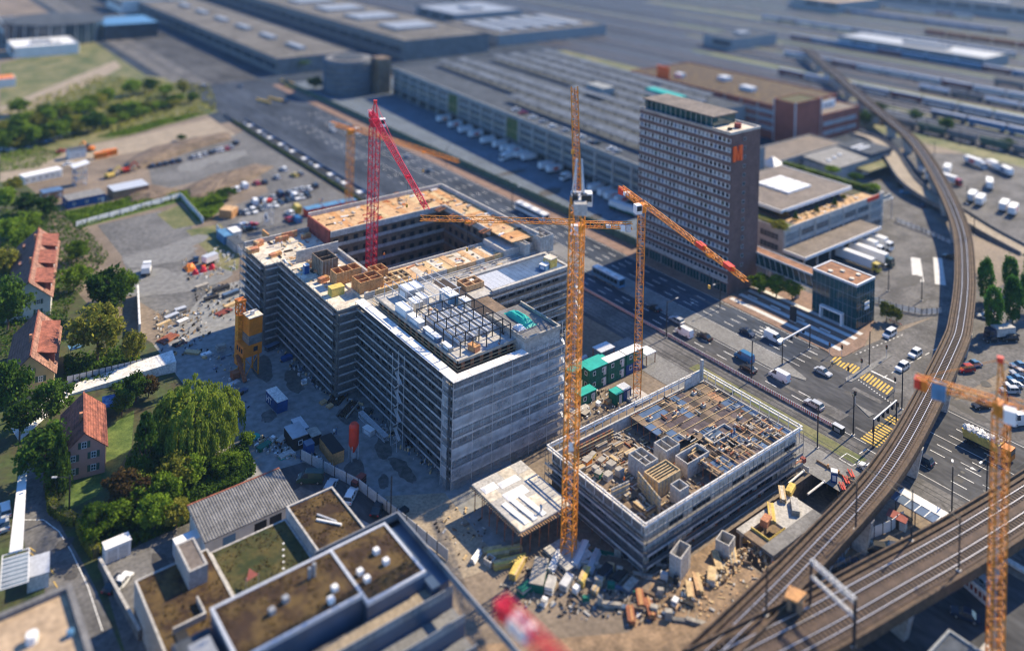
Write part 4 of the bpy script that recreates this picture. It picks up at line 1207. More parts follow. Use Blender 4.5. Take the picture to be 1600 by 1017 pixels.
def open_box(name, label, c, sz, m, cells=(2, 2), top='timber', rz=0.0, fill='dark'):
 t = thing(name, label, 'formwork box' if 'form' in name else 'box', c, rz)
 a, b, h = sz
 for nm, (x0, x1, y0, y1) in (('side_panel', (-a / 2, -a / 2 + .2, -b / 2, b / 2)), ('side_panel', (a / 2 - .2, a / 2, -b / 2, b / 2)),
          ('end_panel', (-a / 2 + .2, a / 2 - .2, -b / 2, -b / 2 + .2)), ('end_panel', (-a / 2 + .2, a / 2 - .2, b / 2 - .2, b / 2))):
  MB().bx(x0, x1, y0, y1, 0, h).build(nm, M[m], t)
 MB().bx(-a / 2 + .2, a / 2 - .2, -b / 2 + .2, b / 2 - .2, 0, h * .25).build('floor_panel', M[fill], t)
 for i in range(1, cells[0]):
  x = -a / 2 + a * i / cells[0]
  MB().bx(x - .1, x + .1, -b / 2 + .2, b / 2 - .2, 0, h * .96).build('divider', M[m], t)
 for j in range(1, cells[1]):
  y = -b / 2 + b * j / cells[1]
  MB().bx(-a / 2 + .2, a / 2 - .2, y - .1, y + .1, 0, h * .92).build('cross_divider', M[m], t)
 n = int(b / .9)
 for k in range(n):
  for x in (-a / 2 - .08,):
   MB().bx(x, x + .08, -b / 2 + k * .9, -b / 2 + k * .9 + .14, 0, h).build('stiffener', M[top], t)
 for k in range(int(a / .9)):
  MB().bx(-a / 2 + k * .9, -a / 2 + k * .9 + .14, -b / 2 - .08, -b / 2, 0, h).build('stiffener', M[top], t)
 return t
q = P(507, 424, 20.9)
open_box('formwork_box', 'dark lined wall formwork box standing on the pale slab', (q.x, q.y, 20.9), (4.4, 6.2, 4.2), 'concrete_brown', (1, 2), 'timber_grey')
q = P(540, 440, 20.9)
open_box('formwork_box', 'orange plywood box with four cells near the red crane', (q.x, q.y, 20.9), (7.0, 3.4, 3.4), 'plywood', (3, 1), 'plywood_pale', fill='plywood')
q = P(574, 452, 20.9)
open_box('formwork_box', 'orange plywood stair box next to the long white ledge', (q.x, q.y, 20.9), (6.4, 4.6, 3.2), 'plywood', (2, 2), 'plywood', fill='plywood')
q = P(590, 434, 20.9)
open_box('formwork_box', 'plywood lined opening beside the foot of the red crane', (q.x, q.y, 20.9), (4.0, 3.6, 2.6), 'plywood', (2, 1), 'timber', fill='dark')
q = P(612, 436, 21.3)
open_box('formwork_box', 'low timber grid over roof openings beside the courtyard', (q.x, q.y, 21.3), (9, 4.4, .7), 'timber', (5, 2), 'timber', fill='dark_brown')
q = P(735, 447, 20.9)
open_box('formwork_box', 'small orange timber shaft frame before the blue roof sheets', (q.x, q.y, 20.9), (5.4, 4.2, 1.3), 'plywood_pale', (2, 2), 'timber', fill='slab_pale')
q = P(528, 462, 20.9)
crate('ply_stack', 'yellow plywood stack at the outer roof corner above the shaded front', 'stack', (q.x, q.y + 1, 20.9), (3.4, 2.2, 2.0), 0, 'timber_yellow', 'timber_yellow')
q = P(860, 385, 21)
for dx, dy, a, b, h, lb in ((0, 0, 3.4, 6, 4.6, 'pale concrete lift core at the street side roof edge'), (-6.5, 2, .5, 9, 3.6, 'free standing concrete wall slab beside the pale lift core')):
 t = open_box('concrete_core', lb, (q.x - 3 + dx, q.y + 1 + dy, 20.7), (a + 1.2, b, h), 'concrete', (2, 2), 'concrete', fill='dark')
crate('ply_stack', 'yellow material box at the street side roof corner', 'box', (37.2, 69.5, 20.9), (2.6, 2.6, 2.4), .1, 'timber_yellow', 'slab_pale')
crate('bundle', 'blue wrapped bundle beside the yellow material box', 'bundle', (34.6, 68.9, 20.9), (1.8, 2.0, 1.4), .3, 'blue_roof', 'white')
# brick stacks and small walls on the pale slab
k = 0
LW = ['between the concrete partition and the dark formwork box', 'at the end bay corner', 'beside the end bay parapet', 'in the middle of the pale slab', 'near the red formwork wall',
   'close to the shaded roof edge', 'by the orange plywood box', 'next to the dark formwork box', 'behind the concrete partition', 'under the red formwork wall', 'beside the blue toilet cabin', 'near the plywood stair box']
for px, py, a, b, h, rz in ((470, 405, 2.4, 1.4, 1.4, .1), (395, 394, 3.0, 1.8, 1.2, 0), (404, 384, 2.4, 1.6, 1.5, .3), (440, 378, 3.6, .9, 1.6, 0), (478, 372, 2.6, 1.2, 1.3, .1), (430, 400, 3.4, 1.4, .9, .2),
       (505, 440, 2.6, 1.4, 1.2, .2), (488, 415, 2.4, 1.8, 1.5, .1), (452, 372, 4.6, .5, 1.8, 0), (415, 372, .5, 4.4, 1.8, 0), (497, 426, 1.8, 1.6, 1.0, .6), (528, 430, 2.2, 1.2, 1.1, .4)):
 q = P(px, py, 20.9)
 t = thing('brick_stack', 'orange brick stack on the pale roof ' + LW[k], 'brick stack', (q.x, q.y, 20.9), rz, 'brick stacks on the pale slab')
 nlay = max(2, int(h / .45))
 for l in range(nlay):
  for j in range(max(1, int(round(a / .8)))):
   w = a / max(1, int(round(a / .8)))
   MB().bx(-a / 2 + j * w + .02, -a / 2 + (j + 1) * w - .02, -b / 2 + .03 * (l % 2), b / 2 - .03 * (l % 2), l * h / nlay, (l + 1) * h / nlay - .03).build('brick_layer', M[R.choice(('brick_orange', 'brick_orange', 'plywood', 'plywood_pale'))], t)
 k += 1
for px, py, lb in ((478, 427, 'blue toilet cabin on the pale roof slab by the shaded edge'), (556, 357, 'small blue toilet cabin below the orange formwork deck')):
 q = P(px, py, 20.9)
 t = thing('toilet_cabin', lb, 'toilet cabin', (q.x, q.y, 20.9))
 MB().bx(-.6, .6, -.6, .6, 0, 2.1).build('cabin_wall', M['blue_box'], t)
 MB().bx(-.65, .65, -.65, .65, 2.1, 2.3).build('roof', M['white'], t)
 MB().bx(-.64, -.6, -.4, .4, .1, 1.9).build('door', M['blue_roof'], t)
# rebar bundles on the street side deck
for i, (px, py) in enumerate(((665, 317), (688, 328), (708, 339), (735, 350), (757, 362))):
 q = P(px, py, 24.7)
 t = thing('rebar_bundle', ORD[i] + ' dark steel bundle from the back corner on the street side deck', 'steel bundle', (q.x, q.y, 24.65), 0.3, 'steel bundles on the deck')
 for j in range(7):
  MB().bar((-1.8, -1 + j * .32, .15 + .12 * (j % 3)), (1.8 + R.uniform(-.5, .5), -1 + j * .32 + R.uniform(-.2, .2), .15 + .12 * (j % 3)), .22).build('steel_bar', M['rebar'] if j % 2 else M['dark_brown'], t)
# hoses and laid steel on the orange deck
for i, (px, py) in enumerate(((560, 345), (572, 338), (585, 343), (602, 318), (622, 322), (615, 305))):
 q = P(px, py, 24.7)
 h = MB()
 pts = []
 rr = random.Random(i)
 ang = rr.uniform(0, 6)
 for k in range(16):
  ang += rr.uniform(-.8, .9)
  pts.append(Vector((q.x + k * .1, q.y, 24.72)) + Vector((math.cos(ang), math.sin(ang), 0)) * 1.4)
 for k in range(15):
  h.bar(pts[k], pts[k + 1], .16)
 tag(h.build('hose', M['red'] if i < 4 else M['orange']), ('tangled red hose, ' + ORD[i] + ' one along the orange formwork deck') if i < 4 else ('orange cable coil, ' + ORD[i - 4] + ' one at the courtyard side of the deck'), 'hose', 'hoses on the deck')
# loose planks and boards over the main roof
deb = MB()
mats = [M['timber'], M['slab_pale'], M['plywood_pale'], M['concrete'], M['brick_orange'], M['dark_brown'], M['white']]
for _ in range(330):
 zone = R.random()
 if zone < .35:
  x, y, z = R.uniform(-19, -5.5), R.uniform(91, 126), 20.92
 elif zone < .55:
  x, y, z = R.uniform(-11, 30), R.uniform(81.5, 89.5), 21.45
 elif zone < .72:
  x, y, z = R.uniform(-4, 40), R.uniform(114.5, 127), 24.66
 elif zone < .82:
  x, y, z = R.uniform(33, 40), R.uniform(82, 113), 24.66
 elif zone < .92:
  x, y, z = R.uniform(-11.5, 3.4), R.uniform(42, 76), 22.82
 else:
  x, y, z = R.uniform(5, 40), R.uniform(76.6, 80.4), 20.75
 deb.box((x, y, z + .1), (R.uniform(.2, 2.4), R.uniform(.12, .7), R.uniform(.08, .45)), R.randrange(7), R.choice((0, 1.57)) + R.uniform(-.2, .2))
tag(deb.build('building_debris', mats), 'loose boards, offcuts and small materials strewn over the main roof', 'debris', kind='stuff')

# ------------------------------------------------------------------ second shell in the pit
def second_building():
 t = thing('low_shell_building', 'low unfinished concrete shell with a dark formwork deck beside the pit', 'building')
 x0, x1, y0, y1 = 0.9, 46.6, 0.9, 25.8
 B = -4.2
 def w(nm, *b, m='concrete'):
  MB().bx(*b).build(nm, M[m], t)
 w('outer_wall', x0, x1, y0, y0 + .4, B, 8.0, m='slab_pale')  # wall tones painted in: pale where light grazes, dark on the shaded end
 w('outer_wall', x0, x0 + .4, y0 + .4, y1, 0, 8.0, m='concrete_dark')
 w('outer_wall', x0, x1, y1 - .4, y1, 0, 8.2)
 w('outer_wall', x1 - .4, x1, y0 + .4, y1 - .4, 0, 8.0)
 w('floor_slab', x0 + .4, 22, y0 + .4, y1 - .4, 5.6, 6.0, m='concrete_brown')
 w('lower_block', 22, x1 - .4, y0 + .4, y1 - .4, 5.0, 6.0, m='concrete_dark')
 # wall panels and strip windows of the pit front
 for r, (za, zb) in enumerate(((-1.2, .9), (1.6, 3.6), (4.3, 6.3))):
  k = 0
  x = x0 + 1.2
  while x < x1 - 3:
   ww = R.choice((2.4, 3.6, 5.0))
   if (k + r) % 3 != 2:
    MB().bx(x, min(x + ww, x1 - .4), y0 - .08, y0 - .001, za, zb).build('painted_opening', M['dark'], t)  # dark panel on the wall, the opening's inner shade painted in
    MB().bx(x - .1, min(x + ww, x1 - .4) + .1, y0 - .16, y0 - .081, za - .18, za).build('sill', M['concrete'], t)
   x += ww + R.choice((.7, 1.6, 2.8))
   k += 1
 for z in (-2.0, 1.2, 3.9, 6.7):
  w('floor_band', x0, x1, y0 - .14, y0 - .002, z - .25, z + .1, m='concrete')
  w('floor_band', x0 - .14, x0 - .002, y0, y1, max(0, z - .25), max(.1, z + .1), m='concrete')
 for k in range(6):
  MB().bx(x0 - .1, x0 - .003, 3 + k * 3.8, 5 + k * 3.8, 4.4, 6.0).build('painted_opening', M['dark'], t)
 # formwork deck panels with timber girders between them
 DZ = 7.9
 for i in range(12):
  for j in range(6):
   xa, ya = 22.2 + i * 2.0, 1.6 + j * 3.95
   if i in (4, 5) and j in (1,):
    continue
   if i < 3 and j in (2,):
    continue
   m = R.choice(('form_dark', 'form_dark', 'solar', 'solar', 'dark_brown')) if (i + j) % 5 else 'concrete_brown'
   if j > 3 and i > 7:
    m = R.choice(('concrete_brown', 'concrete_brown', 'dark_brown', 'wood_hut'))
   MB().bx(xa, xa + 1.96, ya, ya + 3.9, DZ, DZ + .16 + R.uniform(0, .04)).build('formwork_panel', M[m], t)
 for j in range(13):
  y = 1.5 + j * 1.95
  xa = 22.2 + (8 if j in (2, 3) else 0)
  MB().bx(xa, x1 - .6, y - .06, y + .06, DZ + .2, DZ + .36).build('timber_girder', M['timber' if j % 3 else 'plywood_pale'], t)
 for k in range(9):
  MB().bx(23 + k * 2.6, 23.2 + k * 2.6, 1.5, 9, DZ + .42, DZ + .55).build('timber_girder', M['plywood_pale'], t)
 # props under the deck edge
 for k in range(14):
  y = 2 + k * 1.75
  MB().tube((22.3, y, 6), (22.3, y, DZ), .09, 6).build('prop', M['rebar'], t)
 # column heads
 for x, y in ((25, 22), (31, 20), (38, 18.4), (26.5, 13), (33.5, 11.5), (41, 11), (36, 5), (42.6, 4.6), (29, 6.4), (40, 22.6)):
  MB().bx(x - .45, x + .45, y - .45, y + .45, DZ + .16, DZ + .75).build('column_head', M['slab_pale'], t)
  MB().bx(x - .2, x + .2, y - .2, y + .2, DZ + .75, DZ + 1.0).build('starter_bars', M['rebar'], t)
 # guard rail boards round the top
 for z in (8.9, 9.5):
  MB().bx(x0 - .95, x1 + .9, y0 - .95, y0 - .7, z, z + .2).build('guard_board', M['slab_white'], t)
  MB().bx(x0 - .95, x0 - .7, y0 - .7, y1 + .8, z, z + .2).build('guard_board', M['slab_white'], t)
  MB().bx(x0 - .7, x1 + .9, y1 + .55, y1 + .8, z, z + .2).build('guard_board', M['slab_white'], t)
  MB().bx(x1 + .65, x1 + .9, y0 - .7, y1 + .55, z, z + .2).build('guard_board', M['slab_white'], t)
 for k in range(20):
  x = x0 + k * 2.4
  for y in (y0 - .82, y1 + .66):
   MB().bx(x - .06, x + .06, y - .06, y + .06, 7.6, 9.8).build('rail_post', M['galv'], t)
 for k in range(11):
  y = y0 + k * 2.4
  for x in (x0 - .82, x1 + .78):
   MB().bx(x - .06, x + .06, y - .06, y + .06, 7.6, 9.8).build('rail_post', M['galv'], t)
 MB().bx(x1 - 1.6, x1 - 1.0, y1 - 1.2, y1 - .6, 4, 13.2).build('corner_column', M['concrete'], t)
 MB().bx(x1 - 7, x1 - 1.6, y1 - 1.0, y1 - .7, 4, 10.6).build('corner_wall', M['concrete'], t)
second_building()
scaffold('scaffold', 'low scaffold along the pit front of the low shell building', (0.2, 0.7), (47.4, 0.7), (0, -1), -4.2, 7.6, lvl=2.0)
scaffold('scaffold', 'low scaffold on the shaded end of the low shell building', (0.7, 26.6), (0.7, 0.0), (-1, 0), 0, 7.6, lvl=2.0)
for i, (px, py, zt, a, b, h, cells, m, lb) in enumerate((
  (1005, 712, 9.6, 3.6, 4.6, 3.6, (2, 2), 'concrete', 'grey concrete shaft with slotted top inside the low shell'),
  (1042, 692, 9.4, 4.0, 3.4, 3.4, (2, 1), 'concrete', 'second concrete shaft beside the formwork deck edge'),
  (1082, 708, 9.0, 6.6, 3.2, 3.0, (1, 1), 'concrete', 'wide open concrete shaft touching the formwork deck'),
  (1062, 757, 9.2, 2.6, 2.4, 3.2, (1, 1), 'concrete', 'slim concrete chimney shaft near the pit front wall'),
  (1035, 735, 9.0, 6.2, 3.8, 3.0, (1, 6), 'timber', 'timber lined wall formwork with long boards on top'),
  (1124, 676, 8.6, 7.0, 3.0, 1.6, (1, 1), 'concrete', 'sunken concrete stairwell in the formwork deck'))):
 q = P(px, py, zt)
 open_box('concrete_shaft' if m == 'concrete' else 'wall_formwork_box', lb, (q.x, q.y, zt - h), (a, b, h), m, cells, 'timber_grey' if m == 'timber' else 'concrete', fill='dark')
def panel_wall(label, p0, p1, z0, z1, m, m2):
 p0, p1 = Vector(p0), Vector(p1)
 t = thing('wall_formwork', label, 'formwork')
 n = max(2, int((p1 - p0).length / .75))
 for k in range(n):
  a, b = p0.lerp(p1, k / n), p0.lerp(p1, (k + .92) / n)
  MB().bar((a.x, a.y, (z0 + z1) / 2), (b.x, b.y, (z0 + z1) / 2), .22, 0, z1 - z0).build('form_panel', M[m if k % 2 else m2], t)
 for z in (z0 + .6, (z0 + z1) / 2, z1 - .5):
  off = Vector((p1 - p0).normalized().yx) * Vector((1, -1))
  MB().bar((p0.x + off.x * .2, p0.y + off.y * .2, z), (p1.x + off.x * .2, p1.y + off.y * .2, z), .16).build('waler', M['timber'], t)
q = P(997, 740, 8.5); q2 = P(1032, 783, 8.5)
panel_wall('green edged wall formwork across the open floor', q.xy, q2.xy, 6.0, 9.0, 'timber_grey', 'timber')
q = P(955, 770, 8); q2 = P(983, 757, 8)
panel_wall('short timber wall formwork by the outer wall', q.xy, q2.xy, 6.0, 8.8, 'timber_grey', 'concrete')
q = P(902, 700, 8); q2 = P(958, 672, 8)
panel_wall('row of rusty starter panels at the back of the open floor', q.xy, q2.xy, 6.0, 8.4, 'rebar', 'concrete_brown')
EX = ((890, 718, 2.2, 3.2), (905, 738, 2.6, 2.2), (975, 775, 2.4, 3.0), (1000, 795, 2.2, 2.6), (985, 712, 2.8, 2.2), (965, 700, 2.4, 2.0), (940, 700, 3.0, 1.6), (1022, 770, 2.0, 2.4), (1018, 800, 3.2, 1.6), (960, 722, 2.0, 2.0))
EXL = ('at the shaded outer wall', 'behind the tall crane mast', 'before the short timber formwork', 'in the near corner', 'behind the slotted shaft', 'beside the rusty panels', 'under the far guard boards', 'beside the slim chimney shaft', 'along the pit side wall', 'among the crates')
for (px, py, a_, b_), lb in zip(EX, EXL):
 q = P(px, py, 6.0)
 t = thing('plank_pack', 'grey tan plank pack inside the low shell ' + lb, 'plank pack', (q.x, q.y, 6.0), R.choice((0, 1.57)), 'plank packs in the low shell')
 for l in range(5):
  for j in range(4):
   MB().bx(-a_ / 2 + R.uniform(-.15, .15), a_ / 2 + R.uniform(-.15, .15), -b_ * .22 + j * b_ * .12, -b_ * .22 + j * b_ * .12 + b_ * .11, l * .2, l * .2 + .17).build('plank', M[R.choice(('timber', 'timber_grey', 'concrete_brown', 'timber'))], t)
FL = ['by the outer wall corner', 'beside the orange crane mast', 'in the middle of the open floor', 'next to the slotted shaft', 'behind the short timber formwork', 'near the rusty panels', 'at the foot of the formwork deck', 'near the pit side wall']
for i, (px, py, a, b, h, m) in enumerate(((917, 725, 2.6, 1.6, 1.6, 'orange'), (925, 715, 2.4, 1.2, 1.2, 'timber_yellow'), (940, 722, 2.2, 1.4, 1.0, 'timber'), (955, 730, 2.0, 2.0, 1.4, 'concrete'),
            (950, 748, 2.2, 1.6, 1.6, 'galv'), (968, 742, 1.8, 1.8, 1.8, 'concrete'), (935, 745, 1.6, 1.6, 1.5, 'green_box'), (930, 735, 1.4, 1.4, 1.2, 'white'))):
 q = P(px, py, 6.0)
 crate('material_crate', ('orange ', 'yellow ', 'timber ', 'grey ', 'silver ', 'pale grey ', 'green ', 'white ')[i] + 'crate inside the low shell ' + FL[i], 'crate', (q.x, q.y, 6.0), (a * .75, b * .75, h * .7), R.uniform(0, .5), m, 'timber_grey', group='crates in the low shell')
deb = MB()
for _ in range(620):
 z = R.random()
 if z < .72:
  x, y, zz = R.uniform(1.6, 21.5), R.uniform(1.6, 25), 6.02
 elif z < .88:
  x, y, zz = R.uniform(22.5, 46), R.uniform(1.6, 10), 8.32
 else:
  x, y, zz = R.uniform(22.5, 46), R.uniform(1.6, 25), 8.32
 deb.box((x, y, zz + .1), (R.uniform(.2, 2.0), R.uniform(.08, .3), R.uniform(.08, .4)), R.randrange(8), R.choice((0, 1.57)) + R.uniform(-.15, .15))
tag(deb.build('building_debris', [M['timber'], M['timber_grey'], M['concrete'], M['dark_brown'], M['timber_grey'], M['concrete_brown'], M['slab_pale'], M['rebar']]), 'boards, props and small materials lying inside the low shell building', 'debris', kind='stuff')
# table of fresh concrete on props
def prop_table():
 t = thing('propped_slab', 'fresh concrete slab on many timber props between the two shells', 'slab')
 x0, x1, y0, y1, z = -14.8, -2.6, 16.2, 31.4, 4.7
 for i in range(4):
  for j in range(5):
   a, b = (x1 - x0) / 4, (y1 - y0) / 5
   MB().bx(x0 + i * a + .01, x0 + (i + 1) * a - .01, y0 + j * b + .01, y0 + (j + 1) * b - .01, z, z + .3 + R.uniform(0, .015)).build('slab_panel', M['concrete' if (i + j) % 3 else 'slab_pale'], t)
 for k in range(30):
  y = y0 + k * .52
  MB().bar((x0 - .5, y, z - .12), (x0 + .8, y, z - .12), .14).build('edge_beam', M['plywood_pale'], t)
 for k in range(22):
  x = x0 + k * .56
  MB().bar((x, y0 - .7, z - .12), (x, y0 + .7, z - .12), .14).build('edge_beam', M['plywood_pale'], t)
 for i in range(6):
  for j in range(7):
   MB().tube((x0 + .4 + i * 2.2, y0 + .4 + j * 2.35, 0), (x0 + .4 + i * 2.2, y0 + .4 + j * 2.35, z), .09, 6).build('prop', M['rebar'], t)
prop_table()
for i, (px, py, a, b, rz, lb) in enumerate(((765, 762, 3.2, 2.0, .3, 'white plastic sheet at the netted end of the fresh slab'), (795, 752, 4.6, 1.8, .2, 'white plastic sheet in the middle of the fresh slab'), (806, 770, 5.0, 2.4, .15, 'crumpled white sheet beside the striped sheets'))):
 q = P(px, py, 5.05)
 tarp(lb, (q.x, q.y, 5.02), a, b, .25, 'white')
for i, (px, py) in enumerate(((805, 802), (818, 796), (832, 789))):
 q = P(px, py, 5.05)
 tag(MB().box((q.x, q.y, 5.12), (1.1, 6.6, .12), 0, .06).box((q.x, q.y - 1, 5.22), (1.0, 3.6, .08), 0, .1).build('insulation_strip', M['white']), ORD[i] + ' long white insulation strip from the sand floor on the fresh slab', 'sheet', 'white strips on the fresh slab')
# ------------------------------------------------------------------ cranes
def lattice(mb, p0, p1, w, n, ch, br, up=Vector((0, 0, 1)), tri=False, w1=None):
 """square (or triangular) lattice between p0 and p1"""
 p0, p1 = Vector(p0), Vector(p1)
 d = (p1 - p0).normalized()
 s = d.cross(up)
 s = Vector((1, 0, 0)) if s.length < 1e-3 else s.normalized()
 v = s.cross(d).normalized()
 if tri:
  corners = [(-.5, 0), (.5, 0), (0, .95)]
 else:
  corners = [(-.5, -.5), (.5, -.5), (.5, .5), (-.5, .5)]
 w1 = w if w1 is None else w1
 def pt(i, c):
  f = i / n
  ww = w + (w1 - w) * f
  return p0.lerp(p1, f) + s * c[0] * ww + v * c[1] * ww
 for c in corners:
  mb.bar(pt(0, c), pt(n, c), ch)
 m = len(corners)
 for i in range(n):
  for k in range(m):
   a, b = corners[k], corners[(k + 1) % m]
   if (i + k) % 2:
    a, b = b, a
   mb.bar(pt(i, a), pt(i + 1, b), br)
   mb.bar(pt(i, corners[k]), pt(i, corners[(k + 1) % m]), br)
 return mb
def crane(label, base, zj, mw, m, ang, jl, cl, jh=1.3, cm=None, apex=0.0, weights=(), tri=True, cab='white', sec=3.2, jw1=None, cabside=1, group=None):
 """tower crane: base xy, jib height, mast width, jib heading, lengths"""
 t = thing('tower_crane', label, 'crane', (base[0], base[1], 0), 0, group)
 mt = M[m]
 n = max(2, int((zj - 1.6) / sec))
 h = (zj - 1.6) / n
 sm = lattice(MB(), (0, 0, 0), (0, 0, h), mw, max(1, round(h / (mw * .9))), .17 * mw / 2, .095 * mw / 2)
 sm.bx(-mw / 2 - .06, mw / 2 + .06, -mw / 2 - .06, mw / 2 + .06, -.06, .06) if False else None
 sm = sm.mesh('mast_section', mt)
 for k in range(n):
  put('mast_section', sm, t, (0, 0, k * h), rad(45 if cm == 'diag' else 0))
 MB().bx(-2.6, 2.6, -2.6, 2.6, 0, .5).build('base_block', M['concrete'], t)
 lad = MB()
 lad.bar((.2, .1, 0), (.2, .1, zj), .06).bar((-.2, .1, 0), (-.2, .1, zj), .06)
 lad.build('ladder', M['galv'], t)
 top = zj
 MB().tube((0, 0, top - 1.6), (0, 0, top - .5), mw * .62, 14).build('slewing_ring', mt, t)
 MB().bx(-mw * .55, mw * .55, -mw * .55, mw * .55, top - .5, top + .3).build('turntable', mt, t)
 c, s = math.cos(ang), math.sin(ang)
 u = Vector((c, s, 0))
 v = Vector((-s, c, 0))
 # jib in sections
 ns = max(3, int(jl / 6))
 for k in range(ns):
  a, b = 1.0 + (jl - 1) * k / ns, 1.0 + (jl - 1) * (k + 1) / ns
  w0 = jh if jw1 is None else jh + (jw1 - jh) * k / ns
  w1 = jh if jw1 is None else jh + (jw1 - jh) * (k + 1) / ns
  lattice(MB(), u * a + Vector((0, 0, top + .3)), u * b + Vector((0, 0, top + .3)), w0, 4, .13, .075, tri=tri, w1=w1).build('jib_section', mt, t)
 lattice(MB(), -u * 1.0 + Vector((0, 0, top + .2)), -u * cl + Vector((0, 0, top + .2)), 1.2, max(2, int(cl / 1.6)), .16, .08, tri=False).build('counter_jib', mt, t)
 for k, (f, mm, hh) in enumerate(weights):
  q = -u * cl * f
  MB().box((q.x, q.y, top + .2 - hh * .3), (1.1, 1.5, hh), 0, ang).build('counterweight', M[mm], t)
 q = u * 1.2 + v * cabside * (mw * .5 + .8)
 MB().box((q.x, q.y, top - .4), (1.7, 1.5, 2.1), 0, ang).build('cab', M[cab], t)
 MB().box((q.x + u.x * .88, q.y + u.y * .88, top - .1), (.06, 1.2, 1.1), 0, ang).build('cab_window', M['glass'], t)
 if apex:
  lattice(MB(), (0, 0, top + .3), u * -.3 + Vector((0, 0, top + apex)), mw * .75, max(2, int(apex / 1.6)), .16, .085, up=Vector((c, s, .01)), w1=.35).build('apex_tower', mt, t)
  r = MB()
  r.bar(u * -.3 + Vector((0, 0, top + apex)), u * jl * .62 + Vector((0, 0, top + 1.5)), .09)
  r.bar(u * -.3 + Vector((0, 0, top + apex)), -u * cl * .92 + Vector((0, 0, top + .8)), .09)
  r.build('tie_bar', mt, t)
  MB().box((u.x * -.3, u.y * -.3, top + apex), (.9, .9, .8), 0, ang).build('apex_head', M['red'], t)
 # trolley, rope and hook
 q = u * jl * .7
 MB().box((q.x, q.y, top + .1), (1.4, 1.2, .3), 0, ang).build('trolley', mt, t)
 MB().bar((q.x, q.y, top), (q.x, q.y, top - 6), .04).build('hoist_rope', M['steel_black'], t)
 MB().box((q.x, q.y, top - 6.3), (.5, .35, .7), 0, ang).build('hook_block', M['crane_yellow'], t)
 return t
def heading(px0, py0, px1, py1, z):
 a, b = P(px0, py0, z), P(px1, py1, z)
 return math.atan2(b.y - a.y, b.x - a.x), (b - a).length

# tall orange crane with a steep jib, beside the low shell
def luffing():
 b = P(888, 866)
 z1 = ZT(b, 902, 318)
 t = thing('luffing_crane', 'tallest orange crane with a steeply raised jib beside the low shell building', 'crane', (b.x, b.y, 0))
 mt = M['crane_orange']
 n = 17
 h = z1 / n
 sm = lattice(MB(), (0, 0, 0), (0, 0, h), 2.15, 2, .2, .11).mesh('mast_section', mt)
 for k in range(n):
  put('mast_section', sm, t, (0, 0, k * h), rad(28))
 MB().bx(-3.2, 3.2, -3.2, 3.2, 0, .6).build('base_block', M['concrete'], t)
 lad = MB()
 lad.bar((.25, 0, 0), (.25, 0, z1), .07).bar((-.25, 0, 0), (-.25, 0, z1), .07)
 for k in range(int(z1 / 1.5)):
  lad.bar((-.25, 0, k * 1.5), (.25, 0, k * 1.5), .05)
 lad.build('ladder', M['galv'], t)
 MB().tube((0, 0, z1), (0, 0, z1 + 1.2), 1.4, 16).build('slewing_ring', mt, t)
 v = Vector((math.cos(HEAD), math.sin(HEAD), 0))      # jib points away from the street end
 s = Vector((v.y, -v.x, 0))
 a = math.atan2(v.y, v.x)
 c = v * -2.2
 MB().box((c.x, c.y, z1 + 1.5), (7.5, 2.3, .5), 0, a).build('machine_deck', M['galv'], t)
 for k in range(2):
  q = v * -4.2 + s * (k - .5) * 1.6
  MB().box((q.x, q.y, z1 + 2.4), (1.6, 1.0, 1.5), 0, a).build('winch', M['steel_black'], t)
 for k in range(3):
  q = v * (-5.2 - k * .7)
  MB().box((q.x, q.y, z1 + 1.3), (.6, 2.2, 2.0), 0, a).build('counterweight', M['concrete'], t)
 q = s * 1.9 + v * 1.0
 MB().box((q.x, q.y, z1 + .6), (1.9, 1.6, 2.3), 0, a).build('cab', M['white'], t)
 MB().box((q.x + v.x * -.98, q.y + v.y * -.98, z1 + .9), (.06, 1.3, 1.2), 0, a).build('cab_window', M['glass'], t)
 # A-frame
 f = MB()
 for k in (-1, 1):
  f.bar(s * k * .9 + v * 1.0 + Vector((0, 0, z1 + 1.7)), s * k * .45 - v * 1.6 + Vector((0, 0, z1 + 8.5)), .24)
  f.bar(s * k * .9 - v * 4.6 + Vector((0, 0, z1 + 1.7)), s * k * .45 - v * 1.6 + Vector((0, 0, z1 + 8.5)), .2)
  f.bar(s * k * .9 + v * 1.0 + Vector((0, 0, z1 + 1.7)), s * k * .9 - v * 4.6 + Vector((0, 0, z1 + 4.2)), .12)
 f.build('a_frame', M['galv'], t)
 p0 = v * 1.4 + Vector((0, 0, z1 + 1.9))
 d = P(893, 138, z1)
 zt = ZT(Vector((b.x, b.y, 0)) + v * 9, 893, 136)
 p1 = v * 9.0 + s * -.4 + Vector((0, 0, zt))
 for k in range(4):
  lattice(MB(), p0.lerp(p1, k / 4), p0.lerp(p1, (k + 1) / 4), 1.25, 5, .13, .075, up=s).build('jib_section', mt, t)
 r = MB()
 r.bar(p1, s * .3 - v * 1.6 + Vector((0, 0, z1 + 8.4)), .06).bar(p1, s * -.3 - v * 1.6 + Vector((0, 0, z1 + 8.4)), .06)
 r.bar(p1, p1 - Vector((0, 0, 12)), .05)
 r.build('luffing_rope', M['steel_black'], t)
 MB().box(p1 - Vector((0, 0, 12.4)), (.5, .4, .8)).build('hook_block', M['crane_yellow'], t)
 MB().box(Vector((0, 0, .32 * z1)) + v * -1.25, (.1, 1.0, 1.5), 0, a).build('number_plate', M['white'], t)
luffing()
